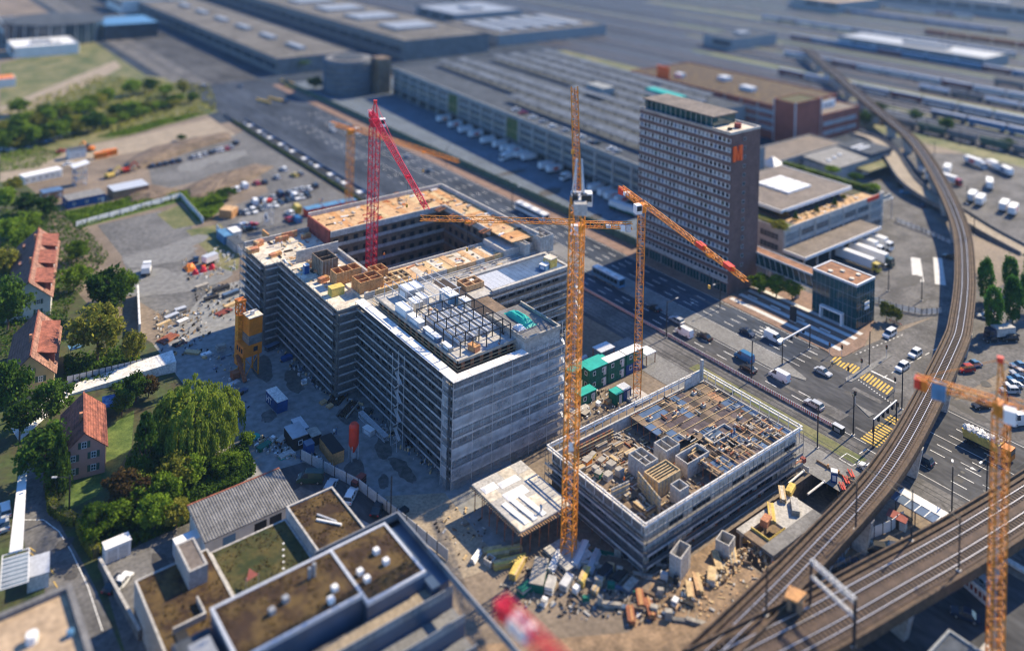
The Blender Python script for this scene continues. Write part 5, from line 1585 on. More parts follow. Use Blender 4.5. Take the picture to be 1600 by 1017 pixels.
# flat-top crane whose jib crosses in front of the main roof
b = P(897, 636)
zj = ZT(b, 903, 352)
a_, l_ = heading(903, 352, 655, 346, zj)
crane('flat top orange crane with its level jib over the courtyard roof', b, zj, 1.8, 'crane_orange', a_, l_, 12.5, 1.15, weights=((.55, 'galv', .6), (.92, 'galv', 1.6), (.82, 'white', 1.4)), cm='diag')
# second orange crane by the green cabins
b = P(995, 622)
base2 = b
zj = ZT(b, 1000, 320)
a_, l_ = heading(1000, 318, 1162, 440, zj)
crane('orange crane behind the low shell with its jib towards the crossroads', b, zj, 1.75, 'crane_orange', a_, l_, 11.5, 1.2, weights=((.95, 'red', 1.6), (.84, 'red', 1.3), (.7, 'white', .8)), cm='diag', cabside=-1, jw1=.9)
c2 = [o for o in scene.objects if o.get('label', '').startswith('orange crane behind the low shell')][0]
for f_ in (.62, .86):
 MB().box((math.cos(a_) * l_ * f_, math.sin(a_) * l_ * f_, zj + .8), (2.6, 1.25, .9), 0, a_).build('jib_panel', M['red'], c2)
# yellow crane behind the main building
b = P(545, 328)
zj = ZT(b, 547, 203)
a_, l_ = heading(547, 200, 714, 252, zj)
crane('yellow crane behind the main roof with its jib over the boulevard', b, zj, 2.1, 'crane_orange', a_, l_, 12.5, 1.9, weights=((.95, 'galv', 1.8), (.8, 'galv', 1.5)), jw1=1.2)
# red crane in the courtyard
b = P(577.5, 508)
zj = ZT(b, 583, 188)
a_, l_ = heading(584, 186, 664, 326, zj)
crane('red crane standing in the courtyard of the main building', b, zj, 2.2, 'crane_red', a_, l_, 9.0, 1.9, weights=((.95, 'white', 1.8), (.75, 'crane_red', 1.2)), jw1=1.0, apex=5.0)
# orange crane by the railway, jib out of the picture
b = P(1554, 1040)
zj = ZT(b, 1556, 632)
a_, l_ = heading(1430, 590, 1556, 626, zj)
crane('orange hammerhead crane with blue and red counterweights beside the railway', b, zj, 1.9, 'crane_orange', a_, 34, 12.2, 1.3, weights=((.97, 'red', 1.5), (.9, 'orange', 1.7), (.76, 'blue_roof', 2.6), (.68, 'blue_roof', 2.6)), cm='diag', apex=7.0, cabside=-1, cab='white')
# near red crane, only its counter jib reaches the picture
q0, q1 = P(782, 944, 48), P(868, 1030, 48)
d_ = (q1 - q0).normalized()
bb = q1 + d_ * 6
crane('close red crane counter jib cut off by the bottom edge', (bb.x, bb.y), 48, 1.8, 'crane_red', math.atan2(d_.y, d_.x), 30, (q1 - q0).length + 6, 1.3, weights=((.97, 'crane_red', 1.5), (.82, 'white', 1.2), (.72, 'white', 1.2)), apex=0)
# ------------------------------------------------------------------ railway viaducts
def resample(pts, step):
 out = []
 n = len(pts)
 dense = []
 for i in range(n - 1):
  p0, p1, p2, p3 = pts[max(0, i - 1)], pts[i], pts[i + 1], pts[min(n - 1, i + 2)]
  for k in range(24):
   t = k / 24
   dense.append(0.5 * ((2 * p1) + (p2 - p0) * t + (2 * p0 - 5 * p1 + 4 * p2 - p3) * t * t + (3 * p1 - p0 - 3 * p2 + p3) * t ** 3))
 dense.append(pts[-1])
 acc, last = 0.0, dense[0]
 out.append(dense[0])
 for p in dense[1:]:
  acc += (p - last).length
  if acc >= step:
   out.append(p)
   acc = 0
  last = p
 return out
def sweep(path, prof, m=0, mb=None):
 """sweep the (offset, z) profile along a level path"""
 mb = mb or MB()
 n, k0 = len(prof), len(mb.v)
 for i, p in enumerate(path):
  d = (path[min(i + 1, len(path) - 1)] - path[max(0, i - 1)])
  d.z = 0
  d.normalize()
  s = Vector((d.y, -d.x, 0))
  for o, z in prof:
   mb.v.append(tuple(p + s * o + Vector((0, 0, z))))
 for i in range(len(path) - 1):
  for j in range(n):
   a, b = k0 + i * n + j, k0 + i * n + (j + 1) % n
   mb.f.append((a, b, b + n, a + n)); mb.m.append(m)
 mb.f.append(tuple(k0 + n - 1 - j for j in range(n))); mb.m.append(m)
 e = k0 + (len(path) - 1) * n
 mb.f.append(tuple(e + j for j in range(n))); mb.m.append(m)
 return mb
def viaduct(label, path, tracks, half, z, pier_every, pier_skip=0, pier_w=2.4, detail=None):
 t = thing('railway_viaduct', label, 'viaduct')
 h = half
 sweep(path, [(-h, z - 1.3), (-h * .7, z - 1.5), (h * .7, z - 1.5), (h, z - 1.3), (h, z - .35), (-h, z - .35)]).build('deck', M['parapet'], t)
 for s in (-1, 1):
  sweep(path, [(s * h - .14, z - .35), (s * h + .14, z - .35), (s * h + .14, z + .6), (s * h - .14, z + .6)]).build('parapet', M['parapet'], t)
  sweep(path, [(s * (h - .6) - .3, z - .3), (s * (h - .6) + .3, z - .3), (s * (h - .6) + .3, z + .12), (s * (h - .6) - .3, z + .12)]).build('walkway', M['parapet'], t)
 hb = h - .9
 sweep(path, [(-hb, z - .35), (hb, z - .35), (hb - .3, z - .02), (-hb + .3, z - .02)]).build('ballast_bed', M['ballast'], t)
 slp = MB().bx(-1.25, 1.25, -.13, .13, 0, .1).mesh('sleeper', M['sleeper'])
 far = MB()
 for o in tracks:
  for g_ in (-.75, .75):
   sweep(path, [(o + g_ - .06, z + .06), (o + g_ + .06, z + .06), (o + g_ + .06, z + .2), (o + g_ - .06, z + .2)]).build('rail', M['rail'], t)
 cnt = 0
 acc = 0
 for i in range(len(path) - 1):
  p, q = path[i], path[i + 1]
  d = q - p
  L = d.length
  d.normalize()
  s = Vector((d.y, -d.x, 0))
  a = math.atan2(d.y, d.x) - math.pi / 2
  nn = max(1, int(L / .75))
  for k in range(nn):
   c = p + d * L * k / nn
   for o in tracks:
    w = c + s * o + Vector((0, 0, z - .02))
    if detail and detail(w) and cnt < 290:
     put('sleeper', slp, t, w, a)
     cnt += 1
    else:
     far.box((w.x, w.y, w.z + .05), (2.5, .26, .1), 0, a)
 far.build('sleeper_row', M['sleeper'], t)['kind'] = 'stuff'
 acc = pier_skip
 for i in range(len(path) - 1):
  p, q = path[i], path[i + 1]
  acc += (q - p).length
  if acc > pier_every:
   acc = 0
   d = (q - p).normalized()
   a = math.atan2(d.y, d.x)
   c = (p + q) / 2
   MB().hexa([Vector((c.x, c.y, 0)) + Matrix.Rotation(a, 3, 'Z') @ Vector(v) for v in
       ((-.6, -pier_w * .75, 0), (.6, -pier_w * .75, 0), (.6, pier_w * .75, 0), (-.6, pier_w * .75, 0),
      (-.7, -pier_w * 1.2, z - 1.48), (.7, -pier_w * 1.2, z - 1.48), (.7, pier_w * 1.2, z - 1.48), (-.7, pier_w * 1.2, z - 1.48))]).build('pier', M['concrete'], t)
 return t
VP1 = [(1340, 146), (1362, 165), (1400, 196), (1432, 226), (1467, 279), (1500, 354), (1508, 429), (1501, 504), (1488, 545), (1432, 658), (1386, 733), (1340, 789), (1289, 843), (1233, 902), (1160, 975), (1090, 1042)]
pts1 = [P(a, b, 8) for a, b in VP1]
pts1 = [Vector((p.x, p.y, 0)) for p in pts1]
d0 = (pts1[0] - pts1[1]).normalized()
pts1 = [pts1[0] + d0 * 160, pts1[0] + d0 * 70] + pts1
path1 = resample(pts1, 3.2)
viaduct('curved railway viaduct sweeping past the crossroads', path1, (0.0,), 2.75, 8.0, 27, 6, detail=lambda w: w.y < 12)
path1b = path1
VP2 = [(1680, 735), (1600, 788), (1500, 850), (1400, 906), (1300, 962), (1200, 1014), (1100, 1066)]
pts2 = [P(a, b, 8) for a, b in VP2]
pts2 = [Vector((p.x, p.y, 0)) for p in pts2]
dd = (pts2[0] - pts2[1]).normalized()
pts2 = [pts2[0] + dd * 60] + pts2
path2 = resample(pts2, 3.2)
viaduct('broad straight railway viaduct with two tracks beside the orange hammerhead crane', path2, (-1.95, 1.95), 4.9, 8.0, 24, 10, 3.0, detail=lambda w: -10 < w.x < 70)

# overhead masts on and beside the viaducts
def mast(label, c, h, arm=None, z0=0.0, name='catenary_mast', lamp=False):
 t = thing(name, label, 'mast', (c[0], c[1], z0))
 MB().tube((0, 0, 0), (0, 0, h), .17, 8, r2=.12).build('post', M['steel_black'], t)
 MB().bx(-.35, .35, -.35, .35, 0, .25).build('foot', M['concrete'], t)
 if arm:
  a = Vector((arm[0], arm[1], 0))
  MB().bar((0, 0, h - .5), a + Vector((0, 0, h - .2)), .1).build('arm', M['steel_black'], t)
  if lamp:
   MB().box(a + Vector((0, 0, h - .25)), (.9, .35, .16), 0, math.atan2(a.y, a.x)).build('lamp_head', M['galv'], t)
  else:
   MB().bar((0, 0, h - 2.0), a + Vector((0, 0, h - .3)), .07).build('stay', M['steel_black'], t)
 return t
MASTL = ['at the bottom by the dirt bank', 'beside the brown relay hut', 'above the first pier near the pit', 'where the track crosses the boulevard', 'past the boulevard crossing', 'above the right-angled parking', 'beside the poplars', 'beside the loading yard', 'near the box trailers', 'near the red cab truck', 'on the far bend']
for i, (px, py, h) in enumerate(((1197, 962, 8.0), (1337, 828, 8.5), (1424, 845, 9.0), (1522, 368, 6.5), (1511, 318, 6.5), (1460, 245, 7), (1448, 200, 7))):
 q = P(px, py, 7.9)
 near = min(path1, key=lambda p: (p - Vector((q.x, q.y, 0))).length)
 mast('black catenary mast on the curved viaduct ' + ('at its lowest end by the dirt bank', 'close to the pit', 'above the boulevard', 'by the box trailers', 'beyond the box trailers', 'by the ramp bend', 'at the far bend')[i], (q.x, q.y), h, (near.x - q.x, near.y - q.y), 7.9)
for i, (px, py) in enumerate(((1498, 892), (1333, 1010))):
 q = P(px, py, 7.9)
 near = min(path2, key=lambda p: (p - Vector((q.x, q.y, 0))).length)
 mast('black catenary mast on the straight viaduct ' + ('beside the orange hammerhead crane', 'below the white gantry beam')[i], (q.x, q.y), 9.0 if i == 0 else 7.0, (near.x - q.x, near.y - q.y), 7.9)
# lattice gantry across the straight viaduct
q0, q1 = P(1266, 945, 8), P(1335, 1012, 8)
gt = thing('catenary_gantry', 'white lattice gantry spanning the tracks of the straight viaduct', 'gantry')
for q in (q0, q1):
 MB().tube((q.x, q.y, 7.9), (q.x, q.y, 15.2), .22, 8).build('post', M['steel_black'], gt)
lattice(MB(), (q0.x, q0.y, 15), (q1.x, q1.y, 15), .6, 12, .09, .06).build('top_beam', M['galv'], gt)
lattice(MB(), (q0.x, q0.y, 12.6), (q1.x, q1.y, 12.6), .4, 12, .08, .05).build('lower_beam', M['galv'], gt)
q = P(1243, 950, 8)
t = thing('relay_hut', 'small brown wooden hut between the two viaducts', 'hut', (q.x, q.y, 7.7), rad(20))
MB().bx(-1.1, 1.1, -1.1, 1.1, 0, 2.2).build('wall', M['wood_hut'], t)
MB().bx(-1.4, 1.4, -1.4, 1.4, 2.2, 2.45).build('roof', M['plywood'], t)
MB().bx(-1.13, -1.1, -.4, .4, .1, 1.8).build('door', M['dark_brown'], t)
for s in (-.9, .9):
 MB().bx(s - .15, s + .15, -1, 1, -7.6, 0).build('leg', M['concrete_dark'], t)
# overhead wires
for nm, path, off in (('contact_wire', path1, 0.0), ('contact_wire', path2, -1.95), ('contact_wire', path2, 1.95)):
 w = sweep(path, [(off - .02, 13.4), (off + .02, 13.4), (off + .02, 13.45), (off - .02, 13.45)]).build(nm, M['steel_black'])
 tag(w, 'thin contact wire above the ' + ('curved viaduct track' if path is path1 else ('pit side track of the straight viaduct' if off < 0 else 'outer track of the straight viaduct')), 'wire')

# ------------------------------------------------------------------ rail yard with trains
rf = bpy.data.objects['rail_field']
for i in range(58):
 x = 341 + i * 8.2 + (i // 5) * 7 + (i // 11) * 10
 r = MB()
 for g_ in (-.75, .75):
  r.bx(x + g_ - .09, x + g_ + .09, -250, 1400, .05, .22)
 r.build('track', M['rail'], rf)
 MB().bx(x - 1.9, x + 1.9, -250, 1400, .03, .06).build('track_bed', M[('ballast', 'sleeper', 'concrete_brown', 'new_asphalt', 'paving')[i % 5]], rf)
 if i % 5 == 4:
  MB().bx(x + 4, x + 8.5, -200 + i * 9, 250 + i * 11, .03, .07).build('track_verge', M['grass' if i % 2 else 'meadow'], rf)
def wagon(label, c, L, kind, m, group):
 t = thing('freight_wagon' if kind != 'coach' else 'passenger_coach', label, 'wagon' if kind != 'coach' else 'coach', (c[0], c[1], .25), 0, group)
 if kind == 'tank':
  MB().tube((0, -L / 2 + .4, 2.5), (0, L / 2 - .4, 2.5), 1.45, 16).build('tank', M[m], t)
  MB().tube((0, 0, 3.9), (0, 0, 4.4), .5, 10).build('hatch', M['steel_black'], t)
 elif kind == 'hopper':
  MB().hexa([(-.9, -L / 2 + 1.4, 1.1), (.9, -L / 2 + 1.4, 1.1), (.9, L / 2 - 1.4, 1.1), (-.9, L / 2 - 1.4, 1.1), (-1.5, -L / 2 + .3, 3.7), (1.5, -L / 2 + .3, 3.7), (1.5, L / 2 - .3, 3.7), (-1.5, L / 2 - .3, 3.7)]).build('hopper_body', M[m], t)
  MB().tube((0, -L / 2 + .4, 3.4), (0, L / 2 - .4, 3.4), 1.25, 14).build('roof', M[m], t)
 else:
  MB().bx(-1.45, 1.45, -L / 2 + .2, L / 2 - .2, 1.0, 3.6).build('body', M[m], t)
  MB().tube((0, -L / 2 + .2, 3.0), (0, L / 2 - .2, 3.0), 1.4, 14).build('roof', M['galv'], t)
  MB().bx(-1.5, -1.45, -L / 2 + 1, L / 2 - 1, 2.2, 3.1).build('window_strip', M['glass'], t)
 MB().bx(-1.2, 1.2, -L / 2, L / 2, .8, 1.05).build('underframe', M['dark'], t)
 for y in (-L / 2 + 2, L / 2 - 2):
  MB().bx(-1.0, 1.0, y - 1.1, y + 1.1, .05, .8).build('bogie', M['dark'], t)
 return t
for i in range(9):
 wagon(ORD[i] + ' grey green hopper wagon of the train behind the depot yard', (341, 52 + i * 15.6), 15, 'hopper', 'concrete_dark' if i % 2 else 'shutter', 'hopper wagons behind the depot')
for tr, (x, y0, n, kind, m, lb) in enumerate(((379, -40, 9, 'coach', 'blue_roof', 'blue grey'), (407.5, 60, 10, 'coach', 'galv', 'silver'), (445, 20, 8, 'tank', 'galv', 'pale tank'), (473, 100, 10, 'coach', 'wall_white', 'white'), (509, -20, 9, 'hopper', 'solar', 'dark hopper'), (556, 150, 10, 'coach', 'blue_roof', 'far blue grey'), (640, 200, 12, 'coach', 'galv', 'far silver'), (700, 60, 12, 'hopper', 'rebar', 'far rusty'), (775, 260, 12, 'coach', 'blue_roof', 'distant blue'), (860, 330, 12, 'coach', 'wall_white', 'distant white'))):
 for i in range(n):
  wagon(ORD[i] + ' ' + lb + ' wagon of the ' + ORD[tr] + ' train in the rail yard', (x, y0 + i * 20.4), 19.6, kind, m if (i * 3 + tr) % 4 else ('concrete_dark', 'wall_white', 'form_red', 'solar')[(i + tr) % 4], lb + ' train in the rail yard')
for i in range(14):
 x, y = 346 + (i % 4) * 30, -20 + (i // 4) * 70 + (i % 3) * 9
 mast('tall yard lamp ' + ORD[i // 4] + ' in line, in file ' + ORD[i % 4] + ' across the rail yard', (x, y), 12, (2.4, 0), 0, 'yard_lamp', True)
# curved road ramp beside the brick hall
rp = [P(a, b, z) for a, b, z in ((1335, 208, 6), (1365, 218, 6), (1388, 236, 5.6), (1402, 258, 5), (1420, 283, 4), (1448, 305, 3), (1490, 328, 2), (1545, 362, 1), (1620, 402, .2))]
rz_ = [6, 6, 5.6, 5, 4, 3, 2, 1, .2]
rt = thing('curved_ramp', 'pale curved road ramp winding under the viaduct by the shed', 'ramp')
rpath = resample(rp, 3.0)
sweep(rpath, [(-3.6, -.6), (3.6, -.6), (3.6, 0), (-3.6, 0)]).build('ramp_deck', M['sand'], rt)
for s in (-1, 1):
 sweep(rpath, [(s * 3.7 - .15, -.8), (s * 3.7 + .15, -.8), (s * 3.7 + .15, .9), (s * 3.7 - .15, .9)]).build('ramp_wall', M['concrete_dark'], rt)
for i in range(4, len(rpath) - 20, 7):
 p = rpath[i]
 if p.z > 1.5:
  MB().bx(p.x - .5, p.x + .5, p.y - .5, p.y + .5, 0, p.z - .6).build('ramp_pier', M['concrete'], rt)
# ------------------------------------------------------------------ vehicles
CARM = {}
def car_meshes(kind, col):
 k = (kind, col)
 if k in CARM:
  return CARM[k]
 body, glass = MB(), MB()
 L, W, H = {'car': (4.3, 1.76, 1.46), 'estate': (4.6, 1.78, 1.5), 'suv': (4.5, 1.85, 1.72), 'van': (5.2, 1.95, 2.2), 'minivan': (4.7, 1.85, 1.85), 'bigvan': (6.0, 2.05, 2.6)}[kind]
 hl, hw = L / 2, W / 2
 belt = {'car': .86, 'estate': .88, 'suv': 1.0, 'van': 1.25, 'minivan': 1.02, 'bigvan': 1.45}[kind]
 # side profile stations: (y, z) of the lower hull top
 if kind in ('van', 'bigvan', 'minivan'):
  hood, wsb, wst, rst, rsb = belt * .82, hl - .75, hl - 1.55, -hl + .12, -hl + .04
 elif kind in ('estate', 'suv'):
  hood, wsb, wst, rst, rsb = belt * .9, hl - 1.15, hl - 1.85, -hl + .45, -hl + .12
 else:
  hood, wsb, wst, rst, rsb = belt * .9, hl - 1.15, hl - 1.85, -hl + 1.15, -hl + .55
 top = [(hl, hood * .72), (hl - .12, hood * .93), (wsb, belt), (rsb, belt), (-hl, belt * .92)]
 zb = .26
 n = len(top)
 for s, f in ((-1, 1), (1, 1)):
  k0 = len(body.v)
  body.v += [(s * hw, y, z) for y, z in top] + [(s * hw * .97, -hl, zb), (s * hw * .97, hl, zb)]
  idx = list(range(k0, k0 + n + 2))
  body.f.append(tuple(idx if s < 0 else idx[::-1])); body.m.append(0)
 for i in range(n + 1):
  a, b = i, (i + 1)
  body.f.append((a, a + n + 2, b + n + 2, b)); body.m.append(0)
 body.f.append((n + 1, 2 * n + 3, n + 2, 0)); body.m.append(0)
 tw = hw * .82
 # roof
 body.hexa([(-tw, rst, H - .07), (tw, rst, H - .07), (tw, wst, H - .07), (-tw, wst, H - .07), (-tw * .94, rst + .06, H), (tw * .94, rst + .06, H), (tw * .94, wst - .1, H), (-tw * .94, wst - .1, H)], 0)
 # glasshouse
 b0, b1 = hw * .97, tw
 q = [(-b0, rsb, belt), (b0, rsb, belt), (b0, wsb, belt), (-b0, wsb, belt), (-b1, rst, H - .07), (b1, rst, H - .07), (b1, wst, H - .07), (-b1, wst, H - .07)]
 glass.hexa(q, 0)
 if kind in ('van', 'bigvan'):
  body.hexa([(-hw * 1.0, -hl + .02, belt - .05), (hw * 1.0, -hl + .02, belt - .05), (hw * 1.0, wst - .7, belt - .05), (-hw * 1.0, wst - .7, belt - .05),
      (-tw * 1.02, -hl + .08, H - .02), (tw * 1.02, -hl + .08, H - .02), (tw * 1.02, wst - .7, H - .02), (-tw * 1.02, wst - .7, H - .02)], 0)
 else:
  for yy in ((rst + wst) / 2, rst + .08, wst - .06):
   for s in (-1, 1):
    body.bar((s * (b0 + .012), yy, belt), (s * (b1 + .012), yy, H - .05), .09, 0)
 wh = MB().tube((-.11, 0, 0), (.11, 0, 0), .33, 12, 0).tube((-.12, 0, 0), (.12, 0, 0), .19, 8, 1).mesh('wheel', [M['tyre'], M['steel']])
 li = MB()
 for s in (-1, 1):
  li.bx(s * hw * .72 - .2, s * hw * .72 + .2, hl - .1, hl + .01, hood * .62, hood * .8)
 tl = MB()
 for s in (-1, 1):
  tl.bx(s * hw * .82 - .14, s * hw * .82 + .14, -hl - .02, -hl + .05, belt * .62, belt * .86)
 CARM[k] = (body.mesh('body', PAINT[col]), glass.mesh('windows', M['glass']), wh, li.mesh('headlights', M['white']), tl.mesh('tail_lights', M['crane_red']), L, W)
 return CARM[k]
def car(label, px, py, kind, col, head, z=0.04, group=None, at=None):
 bm, gm, wm, lm, tm, L, W = car_meshes(kind, col)
 q = P(px, py, z) if at is None else Vector(at)
 t = thing('van' if 'van' in kind and kind != 'minivan' else 'car', label, 'van' if 'van' in kind and kind != 'minivan' else 'car', (q.x, q.y, z), head - math.pi / 2, group)
 put('body', bm, t); put('windows', gm, t); put('headlights', lm, t); put('tail_lights', tm, t)
 for sx in (-1, 1):
  for sy in (-1, 1):
   put('wheel', wm, t, (sx * (W / 2 - .1), sy * (L * .31), .33))
 return t
UP, DOWN, OUT, IN = rad(90), rad(-90), rad(0), rad(180)     # along the boulevard either way, across it either way
road_cars = [
 (1022, 484, 'car', 'black', UP, 'black car in the tower shadow on the boulevard'),
 (1057, 503, 'estate', 'silver', UP, 'silver car leaving the tower shadow next to the median'),
 (1069, 523, 'van', 'white', UP, 'white van just out of the tower shadow'),
 (1101, 529, 'car', 'black', UP, 'black car behind the white van beside the median'),
 (1168, 522, 'car', 'dark blue', DOWN, 'dark car beyond the median facing the crossroads'),
 (1209, 532, 'van', 'white', DOWN, 'white van beyond the median waiting before the gantry'),
 (1163, 562, 'van', 'blue', UP, 'blue van beside the median'),
 (1169, 579, 'car', 'black', UP, 'black car alongside the blue van'),
 (1218, 592, 'van', 'white', UP, 'white van passing the rounded median tip'),
 (1286, 584, 'car', 'silver', DOWN, 'silver car crossing the junction'),
 (1272, 635, 'estate', 'silver', UP, 'silver estate car close to the red and white barrier'),
 (1390, 525, 'minivan', 'white', IN, 'white people carrier turning below the glass cube'),
 (1410, 577, 'suv', 'white', IN, 'white car waiting at the yellow crossing'),
 (1430, 556, 'suv', 'white', IN, 'second white car waiting in the side road queue'),
 (1441, 722, 'suv', 'dark blue', UP, 'dark car coming out from under the curved viaduct'),
 (1357, 736, 'car', 'white', UP, 'white car half hidden by the viaduct parapet'),
 (637, 246, 'car', 'silver', UP, 'silver car far up the boulevard beyond the red crane'),
 (672, 269, 'car', 'grey', DOWN, 'grey car on the boulevard behind the main roof'),
 (520, 205, 'car', 'white', UP, 'white car on the far boulevard beside the yellow crane'),
 (446, 160, 'estate', 'dark blue', UP, 'dark car near the yellow lines of the far junction'),
 (318, 138, 'van', 'grey', UP, 'grey van at the far end of the gravel path'),
 (375, 137, 'car', 'dark blue', DOWN, 'dark blurred car on the far boulevard'),
]
for px, py, k, c, h, lb in road_cars:
 car(lb, px, py, k, c, h)
LOT = [
 ('row along the dirt mound counted from the huts', 'cars along the dirt mound', UP,
   [(238, 261, 'car', 'dark blue'), (249, 259, 'car', 'black'), (258, 257, 'car', 'black'), (269, 254.5, 'car', 'dark blue'), (279, 252.5, 'car', 'black'), (301.5, 247, 'car', 'silver'), (311, 245, 'car', 'white'),
   (320, 242.5, 'car', 'silver'), (329.5, 240, 'car', 'black'), (338, 237, 'car', 'silver'), (346, 235.5, 'car', 'white'), (354, 234, 'car', 'red'), (361, 231.5, 'car', 'silver'), (368, 225.5, 'suv', 'black')]),
 ('group below the earth bank from the boulevard', 'cars below the earth bank', UP,
   [(469, 273.5, 'car', 'grey'), (460, 275.5, 'car', 'yellow'), (443, 266, 'estate', 'white'), (433, 279, 'car', 'silver'), (413, 286.5, 'car', 'black'), (401, 288, 'car', 'red'), (381.5, 293.5, 'van', 'white'), (369, 298, 'suv', 'white')]),
 ('far dense row counted from the boulevard', 'cars in the dense block', UP,
   [(492, 292.5, 'suv', 'black'), (481.5, 296.5, 'car', 'white'), (470.5, 297.5, 'car', 'silver'), (461.5, 300, 'car', 'silver'), (451, 304, 'suv', 'grey'), (437, 306.5, 'van', 'dark blue'), (427, 310, 'car', 'silver'), (407, 315, 'suv', 'dark blue'), (398, 319, 'van', 'white')]),
 ('near dense row counted from the boulevard', 'cars in the dense block', DOWN,
   [(480, 307.5, 'suv', 'black'), (471.5, 310, 'car', 'silver'), (461.5, 311, 'van', 'white'), (450, 315, 'car', 'black'), (437.5, 318.5, 'car', 'dark blue'), (429.5, 322, 'car', 'white'), (418, 322, 'van', 'white'), (408.5, 328, 'car', 'grey'), (396, 332, 'suv', 'white'), (384.5, 334, 'car', 'silver'), (374, 334.5, 'car', 'black')]),
 ('cars beside the blue roofed red container', 'cars by the red container', UP,
   [(463.5, 330, 'bigvan', 'yellow'), (453, 335.5, 'suv', 'white'), (451, 345, 'car', 'red'), (463.5, 346.5, 'van', 'blue')]),
 ('cars behind the site office huts', 'cars by the office huts', OUT,
   [(394.5, 353.5, 'car', 'red'), (382.5, 354, 'estate', 'white'), (390, 360.5, 'suv', 'black')]),
]
NOUN = {'car': 'car', 'estate': 'estate car', 'suv': 'tall car', 'van': 'van', 'minivan': 'people carrier', 'bigvan': 'large van'}
for txt, grp, h, lst in LOT:
 for i, (px, py, k, c) in enumerate(lst):
  car('%s %s, %s in the %s' % (c, NOUN[k], ORD[i], txt), px, py, k, c, h + R.uniform(-.12, .12), .06, grp)
RIGHTCARS = [
 (1521, 572, 'car', 'blue', 2.7, 'blue car parked beside the curved viaduct'),
 (1509, 580, 'suv', 'red', 2.7, 'red car half hidden behind the viaduct parapet'),
 (1549, 533, 'car', 'black', 2.8, 'black car parked below the tallest poplar'),
 (1579, 525, 'car', 'dark blue', 2.6, 'dark car parked behind the grey box truck'),
 (1577, 532, 'suv', 'black', 2.6, 'black tall car beside the grey box truck'),
 (1539, 497, 'car', 'silver', 2.2, 'silver car under the poplar row'),
 (1592, 574, 'car', 'blue', 2.5, 'blue car at the far end of the parked row by the crane mast'),
 (1592, 585, 'car', 'silver', 2.5, 'silver car second from the far end of the parked row by the crane mast'),
 (1588, 595, 'car', 'blue', 2.5, 'blue car in the middle of the parked row by the crane mast'),
 (1583, 604, 'car', 'white', 2.5, 'white car in the middle of the parked row by the crane mast'),
 (1578, 613, 'estate', 'silver', 2.5, 'silver estate car at the near end of the parked row by the crane mast'),
 (1534, 637, 'suv', 'black', 2.7, 'black car with pale roof rack on the tan parking ground'),
 (1594, 662, 'bigvan', 'white', 2.7, 'white large van parked behind the orange crane mast'),
 (1367, 862, 'suv', 'black', 2.2, 'black car parked beneath the straight viaduct beside the pillar'),
 (1392, 860, 'car', 'dark blue', 2.2, 'dark car parked between the viaducts by the hoarding'),
 (1330, 885, 'car', 'dark blue', 2.2, 'dark blue car in the shade of the curved viaduct'),
 (1310, 893, 'car', 'black', 2.2, 'black car deepest in the shade of the curved viaduct'),
 (1508, 965, 'car', 'dark blue', 2.0, 'dark car in the shaded parking beyond the straight viaduct'),
 (1530, 908, 'estate', 'silver', 1.2, 'silver car at the far foot of the straight viaduct'),
 (485, 752, 'van', 'dark green', 2.5, 'green van in the shaded parking court'),
 (516, 764, 'estate', 'silver', .75, 'silver car between the green van and the estate car'),
 (548, 778, 'estate', 'white', .75, 'white estate car in the shaded parking court'),
 (590, 798, 'car', 'black', .75, 'black car at the dark end of the parking court'),
 (190, 913, 'car', 'white', .7, 'white car parked beside the courtyard wall'),
 (178, 916, 'car', 'black', .7, 'black car parked beside the courtyard wall'),
 (206, 670, 'car', 'blue', .4, 'dark blue car behind the pink house') if False else (1440, 322, 'car', 'dark blue', .7, 'dark car where the loading yard meets the ramp shadow'),
 (1417, 303, 'van', 'blue', 2.3, 'blue van beside the curved ramp'),
 (1408, 292, 'car', 'dark green', 2.3, 'dark green car ahead of the blue van at the ramp'),
 (1484, 404, 'suv', 'black', 1.7, 'black car in the viaduct shadow on the loading yard'),
 (96, 238, 'car', 'red', .2, 'red car under the trees of the country road'),
 (18, 236, 'car', 'silver', .2, 'silver car on the country road behind the first trees'),
 (4, 236, 'car', 'white', .2, 'white car at the edge of the country road'),
 (44, 233, 'car', 'dark blue', .2, 'dark car among the country road trees'),
 (75, 222, 'car', 'blue', .2, 'blue car in the country road queue'),
 (88, 217, 'van', 'silver', .2, 'silver van in the country road queue'),
 (104, 212, 'car', 'white', .2, 'white car in the country road queue'),
 (120, 206, 'car', 'black', .2, 'black car in the country road queue'),
 (306, 408, 'car', 'dark blue', 1.2, 'dark car beside the pink and orange skips'),
 (8, 800, 'estate', 'white', 1.5, 'white car under the long white canopy'),
 (6, 822, 'car', 'silver', 1.5, 'silver car below the white canopy'),
 (107, 258, 'car', 'white', .3, 'white car behind the long white site hut'),
]
for px, py, k, c, h, lb in RIGHTCARS:
 car(lb, px, py, k, c, h)
for i, (u, v, k, c) in enumerate(((670, 105, 'car', 'white'), (720, 130, 'car', 'red'), (790, 160, 'car', 'white'), (860, 190, 'car', 'silver'), (930, 225, 'car', 'white'), (1020, 255, 'car', 'silver'), (1135, 300, 'car', 'white'), (1200, 340, 'car', 'grey'), (1245, 345, 'car', 'black'), (1350, 385, 'car', 'white'), (1390, 405, 'car', 'silver'))):
 car('%s car, %s from the round ramp, parked on the warehouse roof' % (c, ORD[i]), 660 + u / 4.571, 150 + v / 4.571, k, c, OUT + LOG_RZ, 15.32, 'cars on the warehouse roof')

